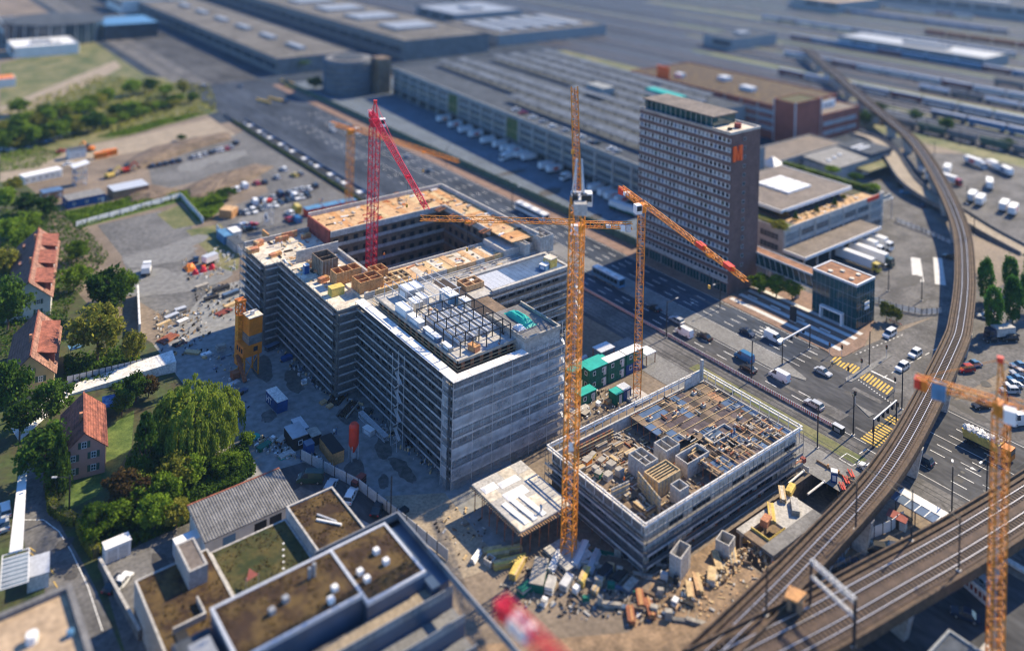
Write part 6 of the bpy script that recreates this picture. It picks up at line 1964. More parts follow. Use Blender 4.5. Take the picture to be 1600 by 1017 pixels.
# trucks
def wheelset(t, ys, hw, r=.5):
 m_ = MB().tube((-.18, 0, 0), (.18, 0, 0), r, 12).mesh('wheel', M['tyre'])
 for y in ys:
  for s in (-1, 1):
   put('wheel', m_, t, (s * (hw - .2), y, r))
def trailer(label, q, head, L=8.5, H=3.5, cab=None, z=0.05, sign=None, group=None, body='white'):
 t = thing('box_truck' if cab else 'box_trailer', label, 'truck' if cab else 'trailer', (q[0], q[1], z), head - math.pi / 2, group)
 MB().bx(-1.25, 1.25, -L / 2, L / 2, 1.05, H).build('cargo_box', M[body], t)
 MB().bx(-1.29, 1.29, -L / 2 - .03, L / 2 + .03, H, H + .07).build('roof_panel', M['galv'] if body == 'white' else M[body], t)
 MB().bx(-1.1, 1.1, -L / 2, L / 2, .75, 1.04).build('chassis', M['dark'], t)
 MB().bx(-1.15, 1.15, -L / 2 - .06, -L / 2 - .01, 1.15, H - .12).build('rear_door', M['white'], t)
 if sign:
  for s in (-1, 1):
   MB().bx(s * 1.27 - .015, s * 1.27 + .015, -L * .18, L * .18, 1.5, H - .6).build('side_print', M[sign], t)
 ys = [-L / 2 + 1.0, -L / 2 + 2.3]
 if cab:
  MB().hexa([(-1.2, L / 2 + .25, .5), (1.2, L / 2 + .25, .5), (1.2, L / 2 + 2.3, .5), (-1.2, L / 2 + 2.3, .5), (-1.15, L / 2 + .25, 3.0), (1.15, L / 2 + .25, 3.0), (1.1, L / 2 + 2.0, 2.95), (-1.1, L / 2 + 2.0, 2.95)]).build('cab', PAINT.get(cab) or M[cab], t)
  MB().hexa([(-1.1, L / 2 + 2.22, 1.6), (1.1, L / 2 + 2.22, 1.6), (1.1, L / 2 + 2.28, 1.6), (-1.1, L / 2 + 2.28, 1.6), (-1.05, L / 2 + 2.02, 2.7), (1.05, L / 2 + 2.02, 2.7), (1.05, L / 2 + 2.1, 2.7), (-1.05, L / 2 + 2.1, 2.7)]).build('windscreen', M['glass'], t)
  for s in (-1, 1):
   MB().bx(s * 1.18 - .03, s * 1.18 + .03, L / 2 + .9, L / 2 + 1.9, 1.7, 2.6).build('side_window', M['glass'], t)
  ys.append(L / 2 + 1.2)
 else:
  MB().bx(-.9, .9, L / 2 - 1.4, L / 2 - 1.2, 0, .75).build('landing_leg', M['dark'], t)
 wheelset(t, ys, 1.25)
 return t
docks = [(693, 191), (711, 200), (727, 208), (743, 215), (762, 225), (781, 231), (793, 238), (804, 241), (815, 247), (826, 251), (853.6, 265), (866, 270), (931, 300), (947, 307), (957, 312.5), (973, 318)]
for i, (px, py) in enumerate(docks):
 q = P(px, py)
 trailer(('%s white dock trailer from the round ramp, backed to the warehouse' % ORD[i]), q, IN + LOG_RZ + R.uniform(-.05, .05), 7.4, 3.3, None, .05, R.choice((None, None, 'orange', 'red')), 'trailers at the docks')
q = P(974, 333)
trailer('long white and green trailer parked alone near the tower', q, DOWN + rad(6), 12.5, 3.5, None, .05, 'white')
MB().bx(-1.28, 1.28, -6.2, 6.2, 1.06, 1.7).build('green_skirt', M['green_box'], bpy.data.objects[[o for o in LABELS['long white and green trailer parked alone near the tower']][0]])
q = P(886, 281)
trailer('white tractor truck driving between the dock trailers', q, IN, 2.2, 3.0, 'white', .05)
q = P(795, 249)
trailer('white lorry pulling out from the dock row', q, IN + .2, 6.5, 3.3, 'white', .05)
for i, (a, b, c, d, cabc, L) in enumerate(((1306, 389, 1372, 424, 'yellow', 12.8), (1330, 379, 1400, 414, 'dark green', 12.8), (1338, 372, 1384, 392, 'white', 11), (1348, 364, 1380, 384, 'white', 11))):
 q = Vector(((154, 49.7, 0), (161.6, 49.2, 0), (168.6, 55.6, 0), (174.4, 55.4, 0))[i])
 trailer(('white semi trailer with yellow cab outermost under the canopy', 'white semi trailer with dark green cab beside the yellow one', 'white truck with white cab third under the canopy', 'white truck deepest in the canopy row')[i], q, DOWN, L, 3.8, cabc, .06, None)
for i, (px, py, h, L, cabc, sg) in enumerate(((1521, 259, -1.9, 8.5, 'white', 'red'), (1556, 266, 1.0, 8.5, 'white', None), (1569, 272, 1.0, 9.0, 'white', 'solar'), (1546, 294, .4, 8.0, 'dark blue', 'red'), (1481, 286, -1.7, 7.5, 'red', None))):
 trailer(('white lorry with red print nearest the freight train', 'white lorry facing the two parked lorries', 'long white lorry beside the facing lorry', 'white lorry with blue cab standing crosswise on the depot yard', 'lorry with red cab behind the viaduct')[i], P(px, py), h, L, 3.6, cabc, .05, sg)
for i, (px, py, h) in enumerate(((1519, 314, .2), (1532, 320, .2), (1569, 329, .2), (1583, 335, .2), (1441, 270, .3), (1452, 281, .3), (1480, 271, .3))):
 trailer(('white swap box at the ramp wall, first of the middle pair', 'white swap box at the ramp wall, second of the middle pair', 'white swap box, inner one of the outermost pair', 'white swap box with red logo, outer one of the outermost pair', 'white swap box hidden behind the viaduct bend', 'white swap box beside the viaduct bend', 'white swap box beyond the viaduct rails')[i], P(px, py), h, 7.4, 3.6, None, .05, 'red' if i == 3 else None)
trailer('grey box truck parked under the poplars', P(1567, 528), 2.7, 6.0, 3.2, 'dark blue', .05, None, None, 'concrete')
trailer('white lettered truck by the shed canopy', P(1346, 272), .9, 7.5, 3.6, 'white', .05, 'solar')
trailer('white trailer under the shed canopy', P(1370, 258), .9, 8.5, 3.4, None, .05, None)
trailer('small white truck among the yard skips', P(228, 430), 1.2, 3.0, 2.6, 'white', .05)
# articulated bus behind the main roof, bus by the scaffold
def bus(label, q, head, L, m='white'):
 t = thing('bus', label, 'bus', (q.x, q.y, .04), head - math.pi / 2)
 MB().bx(-1.25, 1.25, -L / 2, L / 2, .35, 2.9).build('body', M[m], t)
 MB().bx(-1.2, 1.2, -L / 2 + .1, L / 2 - .1, 2.9, 3.05).build('roof', M['white'], t)
 for s in (-1, 1):
  for k in range(int(L / 1.6)):
   MB().bx(s * 1.265 - .02, s * 1.265 + .02, -L / 2 + .5 + k * 1.55, -L / 2 + 1.85 + k * 1.55, 1.35, 2.5).build('window', M['glass'], t)
 MB().bx(-1.1, 1.1, L / 2, L / 2 + .03, 1.1, 2.6).build('windscreen', M['glass'], t)
 for k in range(3):
  MB().bx(-.7, .7, -L / 2 + 2 + k * L * .3, -L / 2 + 3.6 + k * L * .3, 3.05, 3.3).build('roof_unit', M['galv'], t)
 wheelset(t, (-L / 2 + 2, 0, L / 2 - 2.4), 1.25, .48)
bus('long white articulated bus behind the street side roof edge', P(831, 337), DOWN, 17)
bus('white and blue bus showing beside the open scaffold', P(950, 440), DOWN, 12, 'blue_roof')
# tipper lorry at the right crossing
q = P(1535, 700)
t = thing('tipper_lorry', 'orange tipper lorry loaded with pale rubble on the boulevard', 'lorry', (q.x, q.y, .04), 0)
MB().hexa([(-1.2, -3.6, 1.2), (1.2, -3.6, 1.2), (1.2, 3.6, 1.2), (-1.2, 3.6, 1.2), (-1.35, -3.9, 2.9), (1.35, -3.9, 2.9), (1.35, 3.9, 2.9), (-1.35, 3.9, 2.9)]).build('tipping_body', M['timber_yellow'], t)
lo = MB()
for _ in range(60):
 lo.box((R.uniform(-1.1, 1.1), R.uniform(-3.5, 3.5), 2.95 + R.uniform(0, .2)), (R.uniform(.3, .9),) * 3, 0, R.uniform(0, 3), R.uniform(0, 3))
lo.build('rubble_load', M['slab_white'], t)['kind'] = 'stuff'
MB().bx(-1.2, 1.2, -6.2, -4.2, .6, 2.9).build('cab', M['orange'], t)
MB().bx(-1.1, 1.1, -6.24, -6.2, 1.7, 2.6).build('windscreen', M['glass'], t)
MB().bx(-1.0, 1.0, -6, 3.7, .7, 1.2).build('chassis', M['dark'], t)
wheelset(t, (-5, 1.0, 2.4), 1.25)
# ------------------------------------------------------------------ trees and plants
def leaf_quad(mb, c, s, rr):
 a = Vector((rr.gauss(0, 1), rr.gauss(0, 1), rr.gauss(0, 1)))
 a = a.normalized() if a.length > 1e-3 else Vector((1, 0, 0))
 b = a.cross(Vector((rr.gauss(0, 1), rr.gauss(0, 1), rr.gauss(0, 1)) or (0, 0, 1)))
 b = b.normalized() if b.length > 1e-3 else Vector((0, 0, 1))
 a, b = a * s * .6, b * s * .42
 k = len(mb.v)
 mb.v += [tuple(c - a), tuple(c + b), tuple(c + a), tuple(c - b)]
 mb.f.append((k, k + 1, k + 2, k + 3)); mb.m.append(0)
def crown_mesh(name, seed, shape='round', clumps=46, per=70, leaf=.085, m='leaf'):
 sq = random.Random(seed + 99)
 lobes = [(sq.uniform(0, 6.28), sq.uniform(.75, 1.25)) for _ in range(5)]
 """crown in a unit box: radius about .5, height 1 from z=0"""
 rr = random.Random(seed)
 mb = MB()
 for i in range(clumps):
  for _ in range(50):
   d = Vector((rr.uniform(-1, 1), rr.uniform(-1, 1), rr.uniform(-1, 1)))
   if .45 < d.length < 1:
    break
  if shape == 'round':
   az = math.atan2(d.y, d.x)
   f = 1.0
   for la, lf in lobes:
    f += (lf - 1) * math.exp(-(1 - math.cos(az - la)) * 3)
   f *= rr.uniform(.68, 1.25)
   c = Vector((d.x * .42 * f, d.y * .42 * f, .50 + d.z * .40 * rr.uniform(.8, 1.15)))
   cr = rr.uniform(.045, .14)
  elif shape == 'cone':
   z = rr.random() ** 1.3
   r = (1 - z) * .40 + .03
   a = rr.uniform(0, 6.28)
   c = Vector((r * math.cos(a), r * math.sin(a), .06 + z * .9))
   cr = .06 + .09 * (1 - z)
  else:                                   # column
   z = rr.random()
   r = .36 * math.sin(math.pi * (z * .86 + .10)) ** .6
   a = rr.uniform(0, 6.28)
   c = Vector((r * math.cos(a), r * math.sin(a), .03 + z * .95))
   cr = .11
  for _ in range(per):
   p = Vector((rr.gauss(0, .5), rr.gauss(0, .5), rr.gauss(0, .4)))
   if p.length > 1.15:
    p *= .7
   leaf_quad(mb, c + p * cr * (1.35 if shape != 'cone' else 1.2), leaf * rr.uniform(.6, 1.3), rr)
 return mb.mesh(name, M[m])
def trunk_mesh(seed, spread=.3):
 rr = random.Random(seed)
 mb = MB()
 mb.tube((0, 0, -.4), (.01, 0, .35), .035, 7, r2=.024)
 for i in range(7):
  a = rr.uniform(0, 6.28)
  z0 = rr.uniform(.15, .4)
  mb.tube((0, 0, z0), (math.cos(a) * spread, math.sin(a) * spread, z0 + rr.uniform(.2, .4)), .016, 5, r2=.005)
 mb.tube((.01, 0, .35), (.03, .02, .85), .024, 6, r2=.006)
 return mb.mesh('trunk', M['bark'])
CROWN = {}
for k_, m_ in (('leaf', 'leaf'), ('leaf_dark', 'leaf_dark'), ('leaf_yellow', 'leaf_yellow'), ('leaf_red', 'leaf_red')):
 CROWN[k_] = [crown_mesh('crown', 10 + i + len(k_) * 7, 'round', 74, 48, .066, m_) for i in range(4)]
CROWN['conifer'] = [crown_mesh('crown', 50 + i, 'cone', 90, 40, .06, 'leaf_dark') for i in range(2)]
CROWN['poplar'] = [crown_mesh('crown', 60 + i, 'column', 70, 46, .07, 'leaf_poplar') for i in range(2)]
TRUNK = [trunk_mesh(i) for i in range(3)]
def tree(label, px, py, w, h, kind, trunk_h=None, at=None, z=0.0, cat='tree', name=None, group=None):
 """px,py: foot of the tree in the survey; w,h in metres"""
 q = P(px, py, z) if at is None else Vector(at)
 t = thing(name or {'conifer': 'conifer', 'poplar': 'poplar_tree'}.get(kind, 'tree'), label, cat, (q.x, q.y, z), 0, group)
 th = h * .18 if trunk_h is None else trunk_h
 cm = R.choice(CROWN[kind])
 c = put('crown', cm, t, (0, 0, th), R.uniform(0, 6.28), (w, w, h - th))
 put('trunk', R.choice(TRUNK), t, (0, 0, th), R.uniform(0, 6.28), (w * .9, w * .9, (h - th)))
 return t
def willow():
 q = P(305, 706)
 t = thing('willow_tree', 'big weeping willow with long hanging branches beside the yard', 'tree', (q.x, q.y, 0))
 rr = random.Random(5)
 mb = MB()
 Rw, Ht = 8.6, 14.2
 for i in range(150):
  a = rr.uniform(0, 6.28)
  f = math.sqrt(rr.random()) if i > 60 else rr.uniform(.8, 1.0)
  lump = 1 + .12 * math.sin(3 * a + 1) + .09 * math.sin(5 * a)
  r = Rw * f * lump
  top = Ht * math.sqrt(max(0.03, 1 - (f * .9) ** 2)) * (1 + .08 * math.sin(4 * a + 6 * f)) + rr.uniform(-.9, .6)
  drop = rr.uniform(1.8, 4.2) if f < .65 else rr.uniform(4.0, max(4.2, top - .4))
  ox, oy = math.cos(a), math.sin(a)
  for j in range(8):
   x, y = r * ox + rr.gauss(0, .34), r * oy + rr.gauss(0, .34)
   dr = drop * rr.uniform(.6, 1.05)
   n = int(dr / .17) + 4
   for k in range(n):
    s = k / n
    c = Vector((x + ox * 1.0 * s ** .5, y + oy * 1.0 * s ** .5, top - dr * s + .5 * math.sin(s * 3))) + Vector((rr.gauss(0, .1), rr.gauss(0, .1), 0))
    if c.z < .3:
     break
    d = Vector((rr.gauss(0, .3), rr.gauss(0, .3), -1)).normalized() * .32
    b = Vector((rr.gauss(0, 1), rr.gauss(0, 1), rr.gauss(0, .4))).normalized() * .12
    kk = len(mb.v)
    mb.v += [tuple(c - d), tuple(c + b), tuple(c + d), tuple(c - b)]
    mb.f.append((kk, kk + 1, kk + 2, kk + 3)); mb.m.append(0)
 for i in range(2600):
  a, f, g = rr.uniform(0, 6.28), math.sqrt(rr.random()) * .8, rr.random()
  leaf_quad(mb, Vector((Rw * f * math.cos(a), Rw * f * math.sin(a), 1.5 + g * (Ht * math.sqrt(1 - f * f) - 2.6))), .8, rr)
 mb.build('crown', M['leaf_willow'], t)
 put('trunk', TRUNK[0], t, (0, 0, 3.5), 0, (16, 16, 10))
willow()
trees = [
 (165, 498, 13, 15, 'leaf_dark', 'broad dark green tree between the row house and the gravel yard'),
 (152, 566, 12.5, 15, 'leaf_yellow', 'yellowish green round tree below the broad dark tree'),
 (195, 470, 8, 9, 'leaf', 'green tree at the edge of the gravel yard'),
 (115, 455, 8, 8, 'leaf', 'green tree beside the row house balconies'),
 (120, 410, 8, 7, 'leaf', 'small green tree behind the row house'),
 (12, 520, 11, 15, 'leaf_dark', 'dark tree at the picture edge beside the two dormer houses'),
 (5, 440, 9, 10, 'leaf_yellow', 'olive tree at the edge beside the row house'),
 (38, 395, 9, 9, 'leaf', 'green tree at the gable of the row house'),
 (72, 340, 9, 8, 'leaf_dark', 'dark bushy tree below the orange hut'),
 (42, 335, 10, 8, 'leaf_dark', 'dark bushy tree left of the orange hut'.replace('left of', 'facing')),
 (45, 365, 8, 8, 'leaf', 'grey green tree above the row house'),
 (12, 380, 8, 9, 'leaf', 'green tree along the country lane'),
 (8, 330, 8, 9, 'leaf', 'light green tree along the country lane'),
 (20, 300, 7, 6, 'leaf_yellow', 'olive bush tree near the white site hut'),
 (78, 664, 8.5, 10, 'leaf_dark', 'dark pine before the yellow gable house'),
 (70, 760, 11, 12, 'leaf_dark', 'dark spreading tree beside the pink house'),
 (12, 660, 9, 14, 'leaf_dark', 'dark tree at the edge above the white canopy'),
 (30, 690, 7, 9, 'leaf_dark', 'dark low tree over the pale path'),
 (207, 572, 5.5, 9, 'leaf_yellow', 'slim yellowish tree beside the retaining fence'),
 (212, 628, 6, 7, 'leaf_dark', 'dark shrub tree at the head of the concrete ramp'),
 (190, 650, 5, 6, 'leaf_dark', 'dark bush beside the blue garden shelter'),
 (232, 620, 5, 5, 'leaf_red', 'reddish bush at the head of the concrete ramp'),
 (196, 800, 8, 8, 'leaf_red', 'brownish leaved tree on the pink house lawn'),
 (150, 850, 7, 7.5, 'leaf', 'pale green shrub behind the white garden shed'),
 (185, 830, 6, 6, 'leaf', 'green shrub beside the pale green shrub'),
 (215, 800, 7, 7, 'leaf', 'green fruit tree in the garden middle'),
 (240, 830, 6.5, 7, 'leaf', 'bright green fruit tree below the dark conifer'),
 (255, 800, 7, 7.5, 'leaf', 'light green tree near the corrugated garage'),
 (270, 775, 7, 8, 'leaf_yellow', 'yellow green tree under the willow'),
 (300, 765, 6, 7, 'leaf', 'green tree between willow and garage'),
 (275, 825, 5.5, 5, 'leaf_yellow', 'small golden shrub beside the garage wall'),
 (345, 748, 5, 5, 'leaf', 'green shrub in the vegetable beds'),
 (365, 735, 4, 4, 'leaf', 'small shrub at the end of the vegetable beds'),
 (385, 700, 4, 3.5, 'leaf', 'green bush below the teal skips'),
 (1187, 461, 6, 7, 'leaf', 'young street tree next to the tower corner'),
 (1213, 465, 6.5, 7, 'leaf', 'young street tree between tower and glass cube'),
 (1238, 468, 6, 6.5, 'leaf', 'darker street tree close to the glass cube'),
 (1385, 502, 4, 6, 'leaf_yellow', 'yellow green street tree beside the glass cube'),
 (1401, 505, 3.2, 4.6, 'leaf_yellow', 'smaller yellow green street tree beside the parked bicycles'),
 (140, 175, 11, 10, 'leaf', 'large tree where the country road meets the meadow'),
 (165, 165, 10, 10, 'leaf', 'round tree in the meadow beside the large tree'),
 (205, 150, 11, 10, 'leaf', 'far round tree on the meadow ridge'),
 (235, 145, 11, 9, 'leaf_dark', 'dark far tree on the meadow ridge'),
 (258, 152, 9, 8, 'leaf', 'green tree near the ridge end'),
 (285, 150, 8, 10, 'leaf_yellow', 'yellow tree standing alone by the boulevard'),
 (205, 180, 10, 8, 'leaf', 'green tree above the queue of cars'),
 (180, 185, 10, 8, 'leaf_dark', 'dark tree above the queue of cars'),
 (70, 190, 11, 9, 'leaf_dark', 'dark tree in the middle of the country road trees'),
 (85, 215, 8, 8, 'leaf_yellow', 'yellow tree over the red car'),
 (112, 205, 9, 8, 'leaf_yellow', 'yellow green tree over the white car'),
 (40, 225, 8, 9, 'leaf', 'slender trunked tree beside the country road'),
 (20, 215, 10, 9, 'leaf_dark', 'dark tree behind the silver car'),
 (3, 220, 8, 9, 'leaf_yellow', 'yellow tree at the picture edge by the road'),
 (30, 180, 11, 9, 'leaf', 'broad tree in the far row of the country road'),
 (170, 200, 9, 5, 'leaf', 'low green thicket below the queue of cars'),
 (222, 182, 9, 5, 'leaf', 'low green thicket in the middle of the bank'),
 (248, 172, 9, 5, 'leaf_dark', 'low dark thicket at the end of the bank'),
 (270, 165, 8, 6, 'leaf_dark', 'low dark thicket near the yellow tree'),
 (355, 312, 8, 4.5, 'leaf_dark', 'round dark bush on the weedy bank'),
 (338, 318, 7, 3.5, 'leaf', 'green bush on the weedy bank'),
 (325, 340, 7, 3, 'leaf', 'low bush behind the white boarded fence corner'),
 (283, 220, 5, 3, 'leaf_dark', 'small dark shrub on the mound crest'),
 (465, 112, 16, 10, 'leaf_dark', 'dark tree at the far hall corner'),
 (492, 140, 12, 8, 'leaf_dark', 'dark shrubbery at the foot of the round ramp'),
 (1352, 196, 9, 8, 'leaf_dark', 'dark tree at the far end of the brick hall'),
 (1375, 178, 9, 7, 'leaf_dark', 'dark tree under the far viaduct'),
 (1430, 190, 9, 7, 'leaf_dark', 'dark bush behind the freight train'),
 (1480, 205, 9, 7, 'leaf_dark', 'second dark bush behind the freight train'),
 (1575, 235, 9, 6, 'leaf_dark', 'dark bush at the edge of the rail yard'),
]
for px, py, w, h, k, lb in trees:
 tree(lb, px, py, w, h, k)
for row, (x0_, y0_, x1_, y1_, n_) in enumerate(((2, 238, 150, 204, 11), (8, 212, 150, 176, 10), (160, 196, 300, 160, 10))):
 for k in range(n_):
  f = k / (n_ - 1)
  kd = ('leaf', 'leaf_yellow', 'leaf_dark', 'leaf', 'leaf_yellow', 'leaf')[(k * 2 + row) % 6]
  tree(ORD[k] + ' tree from the meadow edge in the ' + ('road side tree row', 'tree row behind the road side row', 'tree row on the bank above the mound')[row], x0_ + (x1_ - x0_) * f + R.uniform(-4, 4), y0_ + (y1_ - y0_) * f + R.uniform(-4, 4), R.uniform(8, 12) * (.75 if row == 2 else 1), R.uniform(7, 11) * (.6 if row == 2 else 1), kd, group='country road tree rows')
for px, py, w, h, lb in ((226, 752, 8, 14, 'tall dark conifer beside the willow'), (92, 772, 4.4, 13, 'narrow dark cypress at the corner of the pink house')):
 tree(lb, px, py, w, h, 'conifer', .6)
for i, (px, py, w, h) in enumerate(((1540, 472, 5.2, 12.5), (1578, 462, 5.0, 12), (1552, 520, 5.6, 12.5), (1582, 505, 5.6, 13), (1606, 490, 5.4, 12.5), (1612, 450, 5, 12))):
 tree(('poplar standing nearest the viaduct', 'poplar behind the first poplar pair', 'tall poplar above the grey box truck', 'poplar beside the grey box truck cab', 'poplar cut by the picture edge', 'far poplar cut by the picture edge')[i].replace('nearest', 'next to'), px, py, w, h, 'poplar', 1.6)
# hedges
def hedge(label, pts, w, h, m='leaf', dens=26):
 mb = MB()
 rr = random.Random(len(label))
 for a, b in zip(pts[:-1], pts[1:]):
  L = (b - a).length
  d = (b - a).normalized()
  s = Vector((d.y, -d.x, 0))
  for _ in range(int(L * dens * (h + w))):
   t, u, v = rr.random(), rr.uniform(-1, 1), rr.uniform(0, 1)
   if abs(u) < .7 and v < .8:
    u = math.copysign(rr.uniform(.75, 1.05), u)
   leaf_quad(mb, a + d * L * t + s * u * w / 2 + Vector((0, 0, v * h)), .42, rr)
 t = thing('hedge', label, 'hedge')
 mb.build('foliage', M[m], t)
 c = MB()
 for a, b in zip(pts[:-1], pts[1:]):
  c.bar(a + Vector((0, 0, h * .45)), b + Vector((0, 0, h * .45)), w * .72, 0, h * .85)
 c.build('branches', M['soil'], t)
hedge('clipped hedge along the street curve below the pink house', pix((78, 770), (82, 800), (105, 815), (118, 820)), 1.6, 1.8, 'leaf_yellow')
hedge('clipped hedge between street bend and white garden shed', pix((124, 820), (135, 850), (150, 872)), 1.5, 2.0, 'leaf_yellow')
hedge('dark hedge strip along the street side wall of the truck yard', [Vector((104.6, y, 0)) for y in (100, 140, 200, 300)], 1.6, 2.2, 'leaf_dark', 12)
hedge('dark hedge along the tram side fence', [Vector((46.4, y, 0)) for y in (140, 200, 260, 330)], 1.0, 1.2, 'leaf_dark', 12)
hedge('planted hedge on the outer edge of the roof terrace', [Vector((193.4, y, 11.6)) for y in (64, 80, 104)], 3.0, 2.0, 'leaf')
hedge('green planting at the tower end of the roof terrace', [Vector((133.6, 63.6, 11.6)), Vector((133.8, 74, 11.6))], 2.4, 1.2, 'leaf_yellow')
for i, (px, py, w, h, k, lb) in enumerate(((1221, 343, 5, 3.4, 'leaf_red', 'red leaved bush on the roof terrace corner'), (1217, 358, 6, 3, 'leaf_yellow', 'light green bush spilling over the terrace corner'), (1243, 344, 2, 3, 'conifer', 'small cone shaped evergreen on the terrace'),
            (1276, 332, 2, 2.6, 'conifer', 'second cone shaped evergreen on the terrace'), (1304, 322, 2.2, 3, 'conifer', 'third cone shaped evergreen on the terrace'), (1318, 313, 2.4, 2.2, 'leaf_yellow', 'golden shrub tub on the terrace'), (1365, 299, 6, 3, 'leaf', 'round green bush above the red sign'),
            (1335, 282, 6, 3, 'leaf_dark', 'dark bush in the terrace planting'), (1300, 270, 6, 3, 'leaf', 'green bush at the far terrace planting'))):
 tree(lb, px, py, w, h, k, .3, None, 11.6, 'shrub', 'shrub')
# ground cover that nobody could count
def cover(name, label, polys, n, m, hmax=.8, size=.55, seed=1):
 rr = random.Random(seed)
 mb = MB()
 for poly, share in polys:
  xs = [p.x for p in poly]; ys = [p.y for p in poly]
  cnt = 0
  tries = 0
  while cnt < n * share and tries < n * 8:
   tries += 1
   x, y = rr.uniform(min(xs), max(xs)), rr.uniform(min(ys), max(ys))
   ins = False
   j = len(poly) - 1
   for i in range(len(poly)):
    if (poly[i].y > y) != (poly[j].y > y) and x < (poly[j].x - poly[i].x) * (y - poly[i].y) / (poly[j].y - poly[i].y) + poly[i].x:
     ins = not ins
    j = i
   if not ins:
    continue
   f = .5 + .5 * math.sin(x * .45 + 2 * math.sin(y * .3)) * math.sin(y * .5)
   leaf_quad(mb, Vector((x, y, rr.random() ** 1.5 * hmax * (.3 + f))), size * rr.uniform(.6, 1.4), rr)
   cnt += 1
 tag(mb.build(name, M[m]), label, 'plants', kind='stuff')
cover('undergrowth', 'tangled green undergrowth filling the gardens between the houses', [(pix((100, 560), (215, 545), (225, 590), (200, 625), (160, 600), (100, 600)), .15), (pix((0, 330), (110, 330), (170, 400), (110, 480), (90, 560), (0, 560)), .35),
   (pix((205, 745), (260, 720), (330, 730), (330, 800), (220, 850), (160, 870), (140, 835)), .3), (pix((330, 720), (385, 700), (400, 740), (330, 780)), .15)], 26000, 'leaf_dark', 1.6, .6, 3)
cover('weeds', 'green weeds on the banks around the site huts and fence', [(pix((100, 335), (190, 312), (280, 300), (340, 290), (350, 325), (310, 345), (283, 312), (125, 355)), .6), (pix((0, 215), (100, 240), (60, 262), (0, 270)), .15), (pix((150, 215), (260, 185), (330, 175), (200, 212)), .25)], 16000, 'leaf', 1.0, .6, 4)
cover('bushes', 'leafy scrub on the far meadow', [(pix((0, 175), (150, 120), (330, 135), (340, 172), (190, 205), (0, 235)), 1)], 3500, 'leaf_yellow', 1.6, 1.3, 6)

rt_ = MB()
rr_ = random.Random(8)
for x0, x1, y0, y1, z, n_ in ((-50, -40.6, 8.4, 20, 15.0, 420), (-68.6, -50.8, 9.6, 19.2, 15.6, 700), (-72.6, -61.6, 20.4, 43.6, 5.68, 800), (-60.8, -47.8, 21.4, 43, 5.28, 900), (-46.9, -38.6, 30, 43.2, 7.08, 520)):
 for _ in range(n_):
  x, y = rr_.uniform(x0, x1), rr_.uniform(y0, y1)
  if math.sin(x * .9 + 1.7 * math.sin(y * .6)) + math.sin(y * .8) < -.3:
   continue
  leaf_quad(rt_, Vector((x, y, z + rr_.uniform(.02, .16))), rr_.uniform(.15, .42), rr_)
tag(rt_.build('roof_plants', M['leaf_red']), 'low brown and green plants creeping over the mossy flat roofs', 'plants', kind='stuff')
